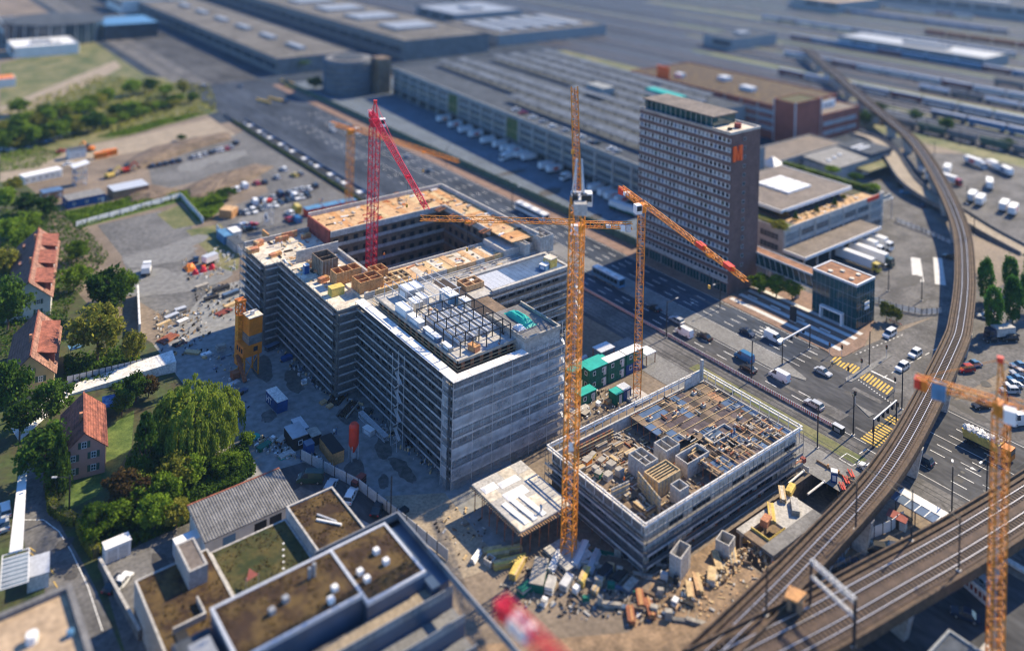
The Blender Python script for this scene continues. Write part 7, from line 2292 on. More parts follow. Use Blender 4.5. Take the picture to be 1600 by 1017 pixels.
# ------------------------------------------------------------------ houses in the gardens
def house(label, r0, r1, half, ze, zr, wall, tiles, tshade, dorm=0, name='house', chim=1, wins=True, over=.6, roofwin=False):
 """gabled house: ridge from r0 (far) to r1 (near gable)"""
 d = (r1 - r0)
 d.z = 0
 L = d.length
 ang = math.atan2(d.y, d.x) + math.pi / 2     # local -y points to the near gable
 c = (r0 + r1) / 2
 t = thing(name, label, 'house', (c.x, c.y, 0), ang)
 l = L / 2
 w = MB()
 w.bx(-half, half, -l, l, 0, ze)
 for s in (-1, 1):
  w.poly([(-half, s * l, ze), (half, s * l, ze), (0, s * l, zr - .1)])
 w.build('wall', M[wall], t)
 oz = over * (zr - ze) / half
 for s, m in ((-1, tshade), (1, tiles)):  # slope away from the sun gets darker tile, shade painted in
  r = MB()
  q = [(0, -l - over, zr), (0, l + over, zr), (s * (half + over), l + over, ze - oz), (s * (half + over), -l - over, ze - oz)]
  r.hexa(q + [(a, b, z + .22) for a, b, z in q])
  ro = r.build('roof', M[m], t)
  # tile courses
  n = 9
  for k in range(n):
   f = (k + .5) / n
   x, z = s * (half + over) * f, zr + (ze - oz - zr) * f
   MB().bar((x, -l - over, z + .25), (x, l + over, z + .25), .1, 0, .05).build('tile_course', M[m], ro)
 MB().bar((0, -l - over, zr + .26), (0, l + over, zr + .26), .3).build('ridge', M['tile_red'], t)
 for k in range(chim):
  y = -l * .3 + k * l * .9
  MB().bx(-.9, -.3, y, y + .7, zr - 1.2, zr + 1.2).build('chimney', M['brick_orange'], t)
 wm = win_mesh('window', 1.0, 1.3, 'white', 'glass', 2, 2, .1, .08)
 sh = MB().bx(-.28, .28, -.08, .02, 0, 1.3).mesh('shutter', M['shutter'])
 if wins:
  for (x, z) in ((-half * .5, 1.0), (half * .45, 1.0), (-half * .5, 3.6), (half * .45, 3.6)) + (((0, ze + .3),) if zr - ze > 3 else ()):
   if z + 1.3 > ze + 1.6:
    continue
   put('window', wm, t, (x, -l, z))
   put('shutter', sh, t, (x - .82, -l, z))
   put('shutter', sh, t, (x + .82, -l, z))
  for k in range(int(L / 4)):
   y = -l + 2 + k * 4
   for s in (1, -1):
    put('window', wm, t, (s * half, y, 3.0 if ze > 4.5 else 1.4), math.pi / 2 * s)
 for k in range(dorm):
  y = -l + L * (k + .5) / dorm
  wd = L / dorm * .36
  dm = thing_part(t, 'dormer')
  xf = half * .96
  zf = ze + .25
  zt = zr - .9
  mb = MB()
  mb.poly([(xf, y - wd, zf), (xf, y + wd, zf), (xf, y + wd * .85, zt - .8), (xf, y - wd * .85, zt - .8)])
  mb.poly([(xf, y - wd, zf), (xf, y - wd * .85, zt - .8), (half * .2, y - wd * .8, zt - .3)])
  mb.poly([(xf, y + wd, zf), (half * .2, y + wd * .8, zt - .3), (xf, y + wd * .85, zt - .8)])
  mb.build('dormer_wall', M['tile_red'], dm)
  MB().hexa([(xf + .5, y - wd - .3, zt - 1.0), (xf + .5, y + wd + .3, zt - 1.0), (half * .1, y + wd, zt), (half * .1, y - wd, zt), (xf + .5, y - wd - .3, zt - .75), (xf + .5, y + wd + .3, zt - .75), (half * .1, y + wd, zt + .2), (half * .1, y - wd, zt + .2)]).build('dormer_roof', M['tile_red'], dm)
  put('dormer_window', win_mesh('dormer_window', wd * 1.2, 1.0, 'white', 'glass', 3), dm, (xf + .03, y, zf + .3), math.pi / 2)
 if roofwin:
  for k in range(3):
   y = -l + L * (k + .5) / 3
   f = .55
   x, z = -(half + over) * f, zr + (ze - oz - zr) * f
   MB().box((x, y, z + .4), (1.3, 2.2, .5), 0, 0).build('roof_hatch', M['tile_pale'], t)
 return t
def thing_part(parent, name):
 o = bpy.data.objects.new(name, None)
 COL.objects.link(o)
 o.parent = parent
 return o
house('long row house with a steep pale red roof and three dormers', P(61, 358, 10), P(45, 441, 10), 5.4, 5.4, 10, 'wall_white', 'tile_pale', 'tile_shaded', 3, 'row_house', 2, True, .6, True)
house('yellow gabled house with green shutters and a red dormer roof', P(60, 488, 10), P(47.5, 556, 10), 4.9, 5.4, 10, 'wall_yellow', 'tile_pale', 'tile_shaded', 1, 'house', 1, True, .6)
house('pink house with a red tiled roof beside the lawn', P(131, 616, 9), P(132, 676, 9), 3.9, 5.6, 9, 'wall_pink', 'tile_red', 'tile_red', 0, 'house', 1, True, .5)
q = P(118, 555)
tag(MB().bx(q.x - 1.6, q.x + 1.6, q.y - 1.4, q.y + 1.4, 2.2, 2.35).bx(q.x - 1.5, q.x - 1.4, q.y - 1.3, q.y - 1.2, 0, 2.2).bx(q.x + 1.4, q.x + 1.5, q.y - 1.3, q.y - 1.2, 0, 2.2).bx(q.x - 1.5, q.x - 1.4, q.y + 1.2, q.y + 1.3, 0, 2.2).bx(q.x + 1.4, q.x + 1.5, q.y + 1.2, q.y + 1.3, 0, 2.2).build('garden_tent', M['blue_roof']), 'small blue garden tent under the trees of the yellow house', 'tent')
q = P(176, 642)
t = thing('garden_shelter', 'blue garden shelter beside the pink house lawn', 'shelter', (q.x, q.y, 0), rad(-12))
MB().bx(-2.2, 2.2, -2.4, 2.4, 2.3, 2.5).build('roof', M['blue_box'], t)
for x in (-2, 2):
 for y in (-2.2, 2.2):
  MB().bx(x - .08, x + .08, y - .08, y + .08, 0, 2.3).build('post', M['timber'], t)
# concrete ramp wall and fence beside the gardens
t = thing('concrete_ramp', 'pale concrete ramp with fence between the gardens and the yard', 'ramp')
a, b = P(105, 612), P(272, 572)
d = (b - a).normalized(); s = Vector((d.y, -d.x, 0))
MB().hexa([a - s * 2, b - s * 3, b + s * 3, a + s * 2] + [a - s * 2 + Vector((0, 0, .3)), b - s * 3 + Vector((0, 0, 2.6)), b + s * 3 + Vector((0, 0, 2.6)), a + s * 2 + Vector((0, 0, .3))]).build('ramp_slab', M['slab_white'], t)
for k in range(18):
 p = a.lerp(b, k / 17) - s * 3.0
 MB().bx(p.x - .08, p.x + .08, p.y - .08, p.y + .08, 0, 2.2).build('fence_post', M['steel_black'], t)
MB().bar(a - s * 3 + Vector((0, 0, 1.2)), b - s * 3 + Vector((0, 0, 1.2)), .06, 0, 1.8).build('fence_board', M['galv'], t)
# pale tented path under the trees
tag(MB().poly([P(x, y, .05) for x, y in ((15, 665), (100, 600), (112, 615), (30, 690))]).poly([P(x, y, .06) for x, y in ((60, 640), (95, 615), (100, 628), (66, 650))]).build('path_sheeting', M['slab_white']), 'pale sheeting on the ground under the dark pine', 'sheeting')
# ------------------------------------------------------------------ garages, flat roofs at the bottom
def garage():
 t = thing('garage_building', 'low garage with a grey corrugated roof beside the gardens', 'garage')
 x0, x1, y0, y1 = -60.4, -42.6, 49.4, 57.2
 MB().bx(x0 + .4, x1 - .4, y0 - .6, y1, 0, 3.4).build('wall', M['wall_white'], t)
 q = [(x0, y0 - 1.2, 3.5), (x1, y0 - 1.2, 3.5), (x1, y1 + .3, 4.6), (x0, y1 + .3, 4.6)]
 MB().hexa(q + [(a, b, z + .18) for a, b, z in q]).build('roof', M['corrugated'], t)
 for k in range(36):
  x = x0 + .25 + k * .495
  MB().bar((x, y0 - 1.2, 3.72), (x, y1 + .3, 4.82), .16, 0, .1).build('roof_rib', M['corrugated'], t)
 MB().bar((x0, y1 + .45, 4.7), (x1, y1 + .45, 4.7), .35).build('tile_edge', M['tile_red'], t)
 for k in range(5):
  MB().bx(x0 + 3.6 + k * 2.9, x0 + 5.9 + k * 2.9, y0 - .66, y0 - .6, .05, 2.6).build('garage_door', M['blue_roof'] if k == 0 else M['dark' if k in (2, 3) else 'wall_white'], t)
 put('window', win_mesh('window', .8, .8), t, (x0 + .4, 54, 1.6), NW)
garage()
def flatroof():
 t = thing('mossy_flat_building', 'low building with a brown mossy flat roof and a sunken shaft', 'building')
 block('wall', -73, -61.2, 20, 44, 0, 5.6, 'concrete', 'moss', t, .2)
 block('upper_wall', -66.5, -63.5, 37, 44.2, 5.6, 8.4, 'concrete', 'roof_brown', t, 0.2)
 r = MB()
 r.bx(-71, -66, 30, 30.3, 5.7, 6.6).bx(-66.3, -66, 30.3, 34, 5.7, 6.6)
 r.build('shaft_kerb', M['concrete'], t)
 MB().bx(-70.9, -69.2, 28.0, 29.9, 5.68, 5.9).build('painted_shaft', M['dark'], t)  # dark block paints in the shade down the shaft
 t = thing('mossy_courtyard', 'green roof garden with a dotted path between the flat roofs', 'roof garden')
 block('wall', -61.1, -47.4, 21, 43.4, 0, 5.2, 'concrete', 'moss_green', t, .15)
 MB().bx(-61, -42, 43.6, 47.8, .03, .3).build('paved_lane', M['sand'], t)
 for k in range(11):
  MB().box((-55.6 + k * .55, 25 + k * 1.3, 5.31), (.34, .34, .05)).build('stepping_stone', M['white'], t)
 t = thing('mossy_flat_building', 'low building with a patchy brown roof and a white walled notch', 'building')
 block('wall', -47.3, -38.2, 29.5, 43.6, 0, 7.0, 'concrete', 'moss', t, .35)
 MB().bx(-47.4, -42, 27.2, 29.45, 0, 6.2).build('notch_wall', M['white'], t)
 MB().bx(-44.8, -42.2, 27.4, 29.3, 6.2, 6.3).build('notch_floor', M['dark'], t)
 MB().bar((-44.2, 37.5, 7.2), (-41.2, 33.8, 7.2), .35).build('roof_pipe', M['white'], t)
 MB().bar((-43.6, 38.6, 7.25), (-41.6, 35, 7.25), .25).build('roof_pipe', M['galv'], t)
 q = P(392, 912, 5.4)
 s = thing('orange_sunshade', 'small salmon red sunshade sail at the edge of the roof garden', 'sunshade', (q.x, q.y, 5.3))
 MB().poly([(-1.0, -.5, 1.3), (1.0, -.6, 1.6), (0.1, 1.1, 1.9)]).build('sail', M['red_faded'], s)
 for x, y in ((-1.0, -.5), (1.0, -.6), (.1, 1.1)):
  MB().tube((x, y, 0), (x, y, 1.8), .05, 6).build('pole', M['galv'], s)
 # tall foreground block with two mossy roofs, terraces stepping down
 t = thing('foreground_block', 'tall blue sided block with two mossy roofs and stepped glass terraces', 'building')
 def mroof(x0, x1, y0, y1, z):
  MB().bx(x0, x1, y0, y1, 0, z - .4).build('wall', M['blue_clad'], t)
  MB().bx(x0 + .3, x1 - .3, y0 + .3, y1 - .3, z - .4, z).build('roof', M['moss'], t)
  e = MB()
  e.bx(x0 - .15, x1 + .15, y0 - .15, y0 + .3, z - .4, z + .16).bx(x0 - .15, x1 + .15, y1 - .3, y1 + .15, z - .4, z + .16).bx(x0 - .15, x0 + .3, y0 + .3, y1 - .3, z - .4, z + .16).bx(x1 - .3, x1 + .15, y0 + .3, y1 - .3, z - .4, z + .16)
  e.build('roof_edge', M['galv'], t)
 mroof(-50.2, -40.4, 8.0, 20.4, 15)
 mroof(-69.0, -50.4, 9.2, 19.6, 15.6)
 MB().bx(-74.5, -69.3, 6, 19.4, 0, 13.4).build('wall', M['blue_clad'], t)
 MB().bx(-74.3, -69.4, 6.2, 19.2, 13.4, 13.5).build('roof', M['roof_grey'], t)
 MB().bx(-73.4, -70.4, 9, 16, 13.5, 15.2).build('roof_plant', M['edge_grey'], t)
 for k, (x, y, h) in enumerate(((-44.6, 15.6, 1), (-44.4, 12.9, 1), (-48.6, 13.4, 1), (-48.4, 11.6, 1))):
  MB().box((x, y, 15.4), (.85, .85, .7), 0, .1).build('roof_light', M['white'], t)
 for k, (x, y) in enumerate(((-53.4, 12.2), (-54.8, 10.6), (-60, 14.6), (-62.4, 13.8))):
  MB().box((x, y, 16.0), (.85, .85, .7), 0, .1).build('roof_light', M['white'] if k < 2 else M['edge_grey'], t)
 for k in range(2):
  MB().tube((-55.4 + k * .7, 16.5, 15.6), (-55.4 + k * .7, 16.5, 17.2 + k * .3), .28, 10).build('vent_pipe', M['edge_grey'], t)
 # glass edge terrace round the roofs and steps down towards the bottom
 MB().bx(-40.3, -37.2, 6.0, 21.6, 0, 13.6).build('terrace_block', M['blue_clad'], t)
 MB().bx(-52, -37.2, 20.5, 21.8, 0, 13.6).build('terrace_block', M['blue_clad'], t)
 for x0, x1, y0, y1 in ((-52, -37.1, 21.7, 21.8), (-37.2, -37.1, -14, 21.7)):
  MB().bx(x0, x1, y0, y1, 13.6, 14.7).build('glass_rail', M['glass_grey'], t)
  MB().bx(x0 - .06, x1 + .06, y0 - .03, y1 + .03, 14.7, 14.8).build('rail_cap', M['edge_grey'], t)
 for k in range(6):
  y1 = 8.0 - k * 3.2
  z = 12.4 - k * 2.2
  MB().bx(-60, -37.3, y1 - 3.2, y1, 0, z).build('terrace_block', M['blue_clad'], t)
  MB().bx(-59.8, -37.4, y1 - 3.1, y1 - .1, z, z + .08).build('terrace_floor', M['paving' if k else 'sand'], t)
  MB().bx(-60, -37.3, y1 - 3.26, y1 - 3.2, z, z + 1.1).build('glass_rail', M['glass_grey'], t)
  MB().bx(-60, -37.3, y1 - 3.3, y1 - 3.16, z + 1.1, z + 1.22).build('rail_cap', M['edge_grey'], t)
  for j in range(9):
   MB().bx(-59 + j * 2.5, -58.9 + j * 2.5, y1 - 3.27, y1 - 3.2, z, z + 1.1).build('rail_post', M['edge_grey'], t)
flatroof()
t = thing('tan_flat_building', 'flat building with a bright tan gravel roof and grey parapet', 'building')
block('wall', -110, -83.8, -10, 37, 0, 14.4, 'concrete_dark', 'tan_roof', t, .8, .8)
MB().bx(-91, -90.6, 22, 22.3, 14.4, 16.5).build('roof_vent', M['galv'], t)
MB().tube((-90, 30, 14.4), (-90, 30, 15.6), .8, 14).build('roof_cowl', M['white'], t)
MB().tube((-85.6, 28, 14.4), (-85.6, 28, 15.2), .5, 12).build('roof_cowl', M['blue_roof'], t)
# long white canopy on the street
t = thing('white_canopy', 'long narrow white canopy beside the street bend', 'canopy')
a, b = P(36, 733, 4), P(25, 862, 4)
d = (b - a).normalized(); s = Vector((d.y, -d.x, 0))
MB().hexa([a - s * .7, b - s * 1.0, b + s * 1.0, a + s * .7] + [v + Vector((0, 0, .25)) for v in (a - s * .7, b - s * 1.0, b + s * 1.0, a + s * .7)]).build('canopy_roof', M['white'], t)
for k in range(6):
 p = a.lerp(b, (k + .3) / 6)
 MB().bx(p.x - .1, p.x + .1, p.y - .1, p.y + .1, 0, 4).build('post', M['galv'], t)
a2 = P(22, 915, 4)
e = MB()
for k in range(9):
 p = b.lerp(a2, k / 8)
 e.bar(p - s * 2.0, p + s * 2.0, .12)
e.bar(b - s * 2, a2 - s * 2, .14).bar(b + s * 2, a2 + s * 2, .14)
e.build('pergola_beams', M['white'], t)
MB().hexa([b.lerp(a2, .1) - s * 1.9, a2 - s * 1.9, a2 + s * 1.9, b.lerp(a2, .1) + s * 1.9] + [v + Vector((0, 0, .05)) for v in (b.lerp(a2, .1) - s * 1.9, a2 - s * 1.9, a2 + s * 1.9, b.lerp(a2, .1) + s * 1.9)]).build('pergola_glass', M['glass_grey'], t)
q = P(60, 905)
crate('street_kiosk', 'pale cabin with flat roof under the pergola end', 'cabin', (q.x, q.y, 0), (3.2, 5, 2.6), rad(-10), 'slab_white', 'galv')
q = P(182, 868)
t = thing('garden_shed', 'white metal garden shed at the courtyard fence', 'shed', (q.x, q.y, 0), 0)
MB().bx(-2.1, 2.1, -1.1, 1.1, 0, 2.5).build('wall', M['white'], t)
MB().bx(-2.2, 2.2, -1.2, 1.2, 2.5, 2.7).build('roof', M['white'], t)
for k in (-.9, .9):
 MB().bx(k - .75, k + .75, -1.14, -1.1, .2, 2.2).build('door', M['galv'], t)
q = P(296, 862)
t = thing('white_container', 'white container beside the mossy roof stair head', 'container', (q.x, q.y, 0), 0)
MB().bx(-2.6, 2.6, -1.2, 1.2, 0, 2.7).build('wall', M['white'], t)
MB().bx(-2.65, 2.65, -1.25, 1.25, 2.7, 2.8).build('roof', M['white'], t)
MB().bx(-2.64, -2.6, -.9, .9, .2, 2.4).build('door', M['galv'], t)
a, b = P(155, 885), P(218, 1000)
t = thing('courtyard_wall', 'low dark wall between the street and the parking court', 'wall')
MB().bar(a + Vector((0, 0, .8)), b + Vector((0, 0, .8)), .4, 0, 1.6).build('wall', M['concrete_dark'], t)
MB().bar(a + Vector((0, 0, 1.65)), b + Vector((0, 0, 1.65)), .5, 0, .1).build('coping', M['concrete'], t)
# ------------------------------------------------------------------ site plant and cabins
def text_mesh(txt, size, m, depth=.02):
 cu = bpy.data.curves.new('lettering', 'FONT')
 cu.body = txt
 cu.size = size
 cu.extrude = depth
 o = bpy.data.objects.new('lettering', cu)
 COL.objects.link(o)
 dg = bpy.context.evaluated_depsgraph_get()
 me = bpy.data.meshes.new_from_object(o.evaluated_get(dg))
 bpy.data.objects.remove(o)
 me.materials.clear()
 me.materials.append(m)
 return me
def container(label, c, rz, L=6.0, W=2.44, H=2.6, m='green_box', roof=None, z=0.0, doors=1, wins=1, name='site_cabin', group=None, cat='cabin'):
 t = thing(name, label, cat, (c[0], c[1], z), rz, group)
 MB().bx(-L / 2, L / 2, -W / 2, W / 2, 0, H - .14).build('wall', M[m], t)
 MB().bx(-L / 2 - .05, L / 2 + .05, -W / 2 - .05, W / 2 + .05, H - .14, H).build('roof', M[roof or m], t)
 n = int(L / .6)
 for k in range(n):
  x = -L / 2 + .3 + k * .6
  for s in (-1, 1):
   MB().bx(x - .05, x + .05, s * W / 2 - .04, s * W / 2 + .04, .1, H - .2).build('rib', M[m], t)
 wm = win_mesh('window', .9, 1.0, 'white', 'glass', t=.1, d=.1)
 for k in range(wins):
  put('window', wm, t, (-L / 2 + L * (k + .5) / max(1, wins), -W / 2, 1.0), 0)
 if wins:
  put('window', wm, t, (-L / 2, 0, 1.0), NW)
 for k in range(doors):
  MB().bx(L / 2 - 1.4, L / 2 - .5, -W / 2 - .06, -W / 2 - .01, .1, 2.1).build('door', M['galv'], t)
 return t
def mixing_tower():
 q = P(389, 583)
 t = thing('mixing_tower', 'tall orange concrete mixing tower on legs in the shaded yard', 'mixing plant', (q.x, q.y, 0), rad(4))
 for x in (-2, 1.6):
  for y in (-1.6, 1.6):
   MB().bx(x - .16, x + .16, y - .16, y + .16, 0, 5.2).build('leg', M['crane_orange'], t)
 b = MB()
 b.bar((-2, -1.6, 0), (1.6, -1.6, 5), .12).bar((1.6, -1.6, 0), (-2, -1.6, 5), .12).bar((-2, -1.6, 0), (-2, 1.6, 5), .12).bar((-2, 1.6, 0), (-2, -1.6, 5), .12)
 b.build('brace', M['crane_orange'], t)
 MB().bx(-2.6, 2.2, -2.1, 2.1, 5.2, 8.0).build('mixer_house', M['orange'], t)
 for k in range(3):
  MB().bx(-2.64, -2.6, -1.6 + k * 1.2, -.9 + k * 1.2, 6.2, 7.3).build('window', M['dark'], t)
 MB().bx(.0, 1.1, -2.14, -2.1, 6.2, 7.3).build('window', M['dark'], t)
 MB().bx(-1.2, 2.2, -2.1, 1.6, 8.0, 10.2).build('silo_base', M['concrete_dark'], t)
 MB().bx(-1.2, 2.2, -2.1, 1.6, 10.2, 14.4).build('silo_box', M['orange'], t)
 MB().bx(-1.3, 2.3, -2.2, 1.7, 14.4, 14.6).build('silo_roof', M['slab_pale'], t)
 MB().bx(-.2, .6, -1.0, -.2, 14.6, 15.5).build('vent_box', M['galv'], t)
 MB().bx(-2.4, -.6, 1.7, 3.3, 2.0, 14.0).build('hoist_shaft', M['crane_orange'], t)
 lattice(MB(), (-1.5, 2.5, 14.0), (-1.5, 2.5, 17.6), 1.7, 3, .2, .12).build('hoist_head', M['orange'], t)
 MB().bx(-2.6, -.4, 1.5, 3.5, 17.2, 17.7).build('hoist_cap', M['orange'], t)
 for k in range(10):
  z = 8.4 + k * .6
  MB().bx(-1.24, -1.2, -2.0, 1.5, z, z + .06).build('cladding_joint', M['crane_orange'], t)
 MB().bar((-2.5, -3.4, .3), (-2.5, 1.4, 4.8), .9, 0, .5).build('skip_track', M['rebar'], t)
 MB().bx(-4.4, -2.6, -.8, 1.0, .2, 1.6).build('feed_hopper', M['rebar'], t)
mixing_tower()
q = P(552, 717)
t = thing('red_silo', 'bright red cement silo on four legs in the shaded yard', 'silo', (q.x, q.y, 0))
MB().tube((0, 0, 3.2), (0, 0, 7.0), 1.05, 20).build('silo_body', M['red'], t)
MB().tube((0, 0, 7.0), (0, 0, 7.5), 1.05, 20, r2=.7).build('silo_top', M['red'], t)
MB().tube((0, 0, 1.5), (0, 0, 3.2), .25, 20, r2=1.05).build('silo_cone', M['red'], t)
for x in (-.7, .7):
 for y in (-.7, .7):
  MB().bar((x, y, 0), (x, y, 3.3), .14).build('leg', M['galv'], t)
MB().bx(-.3, .3, -.4, .4, .4, 1.5).build('mixing_pump', M['galv'], t)
MB().bar((.9, .6, 3.4), (.9, .6, 7.2), .12).build('filler_pipe', M['galv'], t)
q = P(432, 634)
t = container('blue container with large white letters and a patchy white roof', (q.x, q.y), rad(92), 6.2, 2.5, 2.7, 'blue_box', 'slab_white', name='lettered_container', wins=0, doors=0, cat='container')
lm = text_mesh('HT', 2.1, M['white'])
lo = put('lettering', lm, t, (-3.0, 1.3, .55))
lo.rotation_euler = (rad(90), 0, rad(180))
lo.location = (2.7, 1.31, .55)
spots = [(462, 692, 5.0, 3.4, 2.8, 'dark', 'steel', 'dark cabin with a roof light near the yard boundary', 2), (468, 678, 4.6, 2.2, 2.4, 'blue_roof', 'galv', 'pale blue cabin behind the dark cabin', 1),
    (490, 690, 3.0, 2.2, 2.2, 'dark', 'timber_grey', 'dark open bin of planks beside the dark cabin', 0), (482, 708, 1.8, 1.8, 2.4, 'blue_box', 'solar', 'blue tank box between the dark cabin and brown container', 0),
    (518, 711, 6.6, 2.6, 2.6, 'plywood', 'dark', 'brown container with a dark roof next to the red silo', 0)]
for px, py, a, b, h, m, m2, lb, w in spots:
 q = P(px, py)
 container(lb, (q.x, q.y), rad(88), a, b, h, m, m2, wins=w, doors=1 if w else 0, cat='cabin' if w else 'container')
# long grey steel truss on the ground
a, b = P(563, 650), P(604, 690)
t = thing('steel_girder', 'long grey steel girder lying in the shaded yard', 'girder')
lattice(MB(), a + Vector((0, 0, .6)), b + Vector((0, 0, .6)), 1.0, 16, .16, .09).build('truss', M['galv'], t)
MB().bar(a + Vector((0, 0, 1.1)), b + Vector((0, 0, 1.1)), .9, 0, .06).build('walkway', M['galv'], t)
q = P(576, 677)
crate('pump_unit', 'small pale machine beside the grey girder', 'machine', (q.x, q.y, 0), (1.4, 2.6, 1.2), .2, 'galv', 'white')
# green cabins between the shells
for i, (x, y, z, L, m, rf, lb) in enumerate(((33, 53.5, 0, 6, 'green_box', 'teal', 'green cabin with teal roof at the back of the cabin group'), (39.2, 53.5, 0, 6, 'green_box', 'teal', 'second green cabin with teal roof beside it at the back'),
           (34, 48.2, 0, 6, 'green_box', 'green_box', 'green cabin below the stacked teal roofed one'), (34, 48.2, 2.6, 6, 'green_box', 'teal', 'teal roofed cabin stacked on a green cabin'),
           (40.2, 48.2, 0, 6, 'green_box', 'green_box', 'green cabin below the white roofed one'), (40.2, 48.2, 2.6, 6, 'green_box', 'white', 'white roofed cabin stacked beside the crane mast'),
           (46.6, 48.2, 0, 6, 'blue_box', 'green_box', 'blue cabin at the street end of the cabin group'), (46.6, 48.2, 2.6, 6, 'green_box', 'white', 'white roofed cabin stacked at the street end'),
           (27.8, 45.0, 0, 5, 'green_box', 'teal', 'low green cabin with a white door facing the low shell'), (33.6, 40.6, 0, 2.4, 'green_box', 'teal', 'small green toolbox cabin by the crane foot'), (36.4, 40.8, 0, 2.6, 'blue_box', 'galv', 'small blue box with silver roof by the crane foot'))):
 container(lb, (x, y), 0, L, 2.5, 2.6, m, rf, z, 1, 2 if L > 4 else 0, group='site cabins between the shells')
for (x, y, a, b, lb) in ((44.5, 56, 5, 3.4, 'grey flat canopy over the fence behind the cabins'), (52.4, 48.4, 3.6, 3.4, 'white flat canopy over the site entrance')):
 t = thing('entrance_canopy', lb, 'canopy', (x, y, 0))
 MB().bx(-a / 2, a / 2, -b / 2, b / 2, 2.8, 3.0).build('roof', M['white'] if x > 50 else M['galv'], t)
 for sx in (-1, 1):
  for sy in (-1, 1):
   MB().bx(sx * (a / 2 - .2) - .08, sx * (a / 2 - .2) + .08, sy * (b / 2 - .2) - .08, sy * (b / 2 - .2) + .08, 0, 2.8).build('post', M['rebar'], t)
# upper gravel area huts
for px, py, L, W, H, m, rf, rz, lb, w in ((64, 280, 14.5, 5, 3.0, 'wall_white', 'white', 12, 'long white site hut on the country road side', 6), (80, 309, 7, 5, 3.0, 'wood_hut', 'solar', 6, 'orange timber hut with dark roof', 2), (131, 317, 13, 7.5, 3.2, 'blue_box', 'corrugated', 4, 'blue hut with a grey sheet roof', 3),
            (113, 322, 3, 2.6, 2.6, 'wall_white', 'white', 4, 'small white hut before the blue hut', 0), (200, 303, 13, 8, 3.4, 'wood_hut', 'galv', 4, 'brown hut with a striped white roof', 0), (119, 246, 7, 4.5, 4.0, 'wall_white', 'roof_grey', 4, 'white cube cabin behind the scaffold tower', 1),
            (157, 247, 5, 2.4, 2.5, 'orange', 'orange', 4, 'first orange container at the gravel path', 0), (171, 243, 6, 2.4, 2.5, 'orange', 'orange', 4, 'second orange container at the gravel path', 0), (357, 338, 4.5, 5, 3.0, 'plywood', 'plywood_pale', 40, 'orange container at the end of the parking row', 0),
            (351, 376, 7, 3.0, 2.8, 'blue_roof', 'blue_roof', 92, 'blue roofed office hut beside the end scaffold', 2), (366, 373, 5, 3.0, 3.2, 'wall_white', 'white', 92, 'white roofed office hut beside the blue one', 1), (368, 388, 8, 3.0, 2.8, 'concrete', 'roof_grey', 92, 'grey office hut before the end scaffold', 2)):
 q = P(px, py)
 container(lb, (q.x, q.y), rad(rz), L, W, H, m, rf, wins=w, doors=1 if w else 0, cat='hut', name='site_hut')
q0, q1 = P(475, 338), P(556, 322)
for k in range(3):
 c = q0.lerp(q1, (k + .5) / 3)
 container(('red container with blue roof beside the yellow van', 'middle red container with blue roof by the crane', 'red container with blue roof at the boulevard fence')[k], (c.x, c.y), 0, 6.2, 3.6, 2.8, 'red', 'blue_roof', wins=0, doors=0, name='site_container', cat='container')
# scaffold tower and excavators near the huts
q = P(124, 288)
t = thing('scaffold_tower', 'square grey scaffold tower with a slanted white roof between the huts', 'tower', (q.x, q.y, 0), .1)
lattice(MB(), (0, 0, 0), (0, 0, 7.5), 4.0, 3, .22, .14).build('frame', M['galv'], t)
MB().hexa([(-3, -2.6, 7.4), (3, -2.6, 8.4), (3, 2.6, 8.4), (-3, 2.6, 7.4), (-3, -2.6, 7.6), (3, -2.6, 8.6), (3, 2.6, 8.6), (-3, 2.6, 7.6)]).build('roof', M['white'], t)
for z in (2.5, 5.0):
 MB().bx(-2, 2, -2, 2, z, z + .15).build('platform', M['deck'], t)
q = P(420, 352)
t = thing('sign_tower', 'slim scaffold tower carrying a diamond shaped sign in the parking lot', 'tower', (q.x, q.y, 0), .1)
lattice(MB(), (0, 0, 0), (0, 0, 8.5), 2.2, 4, .14, .08).build('frame', M['galv'], t)
MB().box((-1.3, -.4, 3.2), (.12, 2.4, 2.4), 0, 0, rad(45)).build('sign_board', M['white'], t)
MB().box((-1.38, -.4, 3.2), (.06, 1.3, 1.3), 0, 0, rad(45)).build('sign_mark', M['dark'], t)
MB().box((0, 0, 8.8), (1.6, 1.6, 1.0)).build('sign_head', M['red'], t)
def excavator(label, q, rz, m):
 t = thing('excavator', label, 'excavator', (q.x, q.y, q.z), rz)
 for s in (-1, 1):
  MB().bx(-1.8, 1.8, s * 1.0 - .3, s * 1.0 + .3, 0, .8).build('track', M['dark'], t)
 MB().bx(-1.8, 1.2, -1.2, 1.2, .9, 2.0).build('body', M[m], t)
 MB().bx(-.2, 1.2, .1, 1.2, 2.0, 3.2).build('cab', M['glass'], t)
 MB().bar((1.0, -.3, 1.8), (3.4, -.3, 4.0), .45).build('boom', M[m], t)
 MB().bar((3.4, -.3, 4.0), (5.2, -.3, 1.8), .35).build('arm', M[m], t)
 MB().bx(4.8, 5.6, -.8, .2, .9, 1.8).build('bucket', M['dark'], t)
excavator('yellow excavator between the scaffold tower and the striped roof hut', P(172, 278), .4, 'timber_yellow')
excavator('orange excavator on the dirt by the striped roof hut', P(196, 270), .1, 'red')
excavator('small orange excavator beside the dock cabin', P(140, 236), 2.4, 'orange')
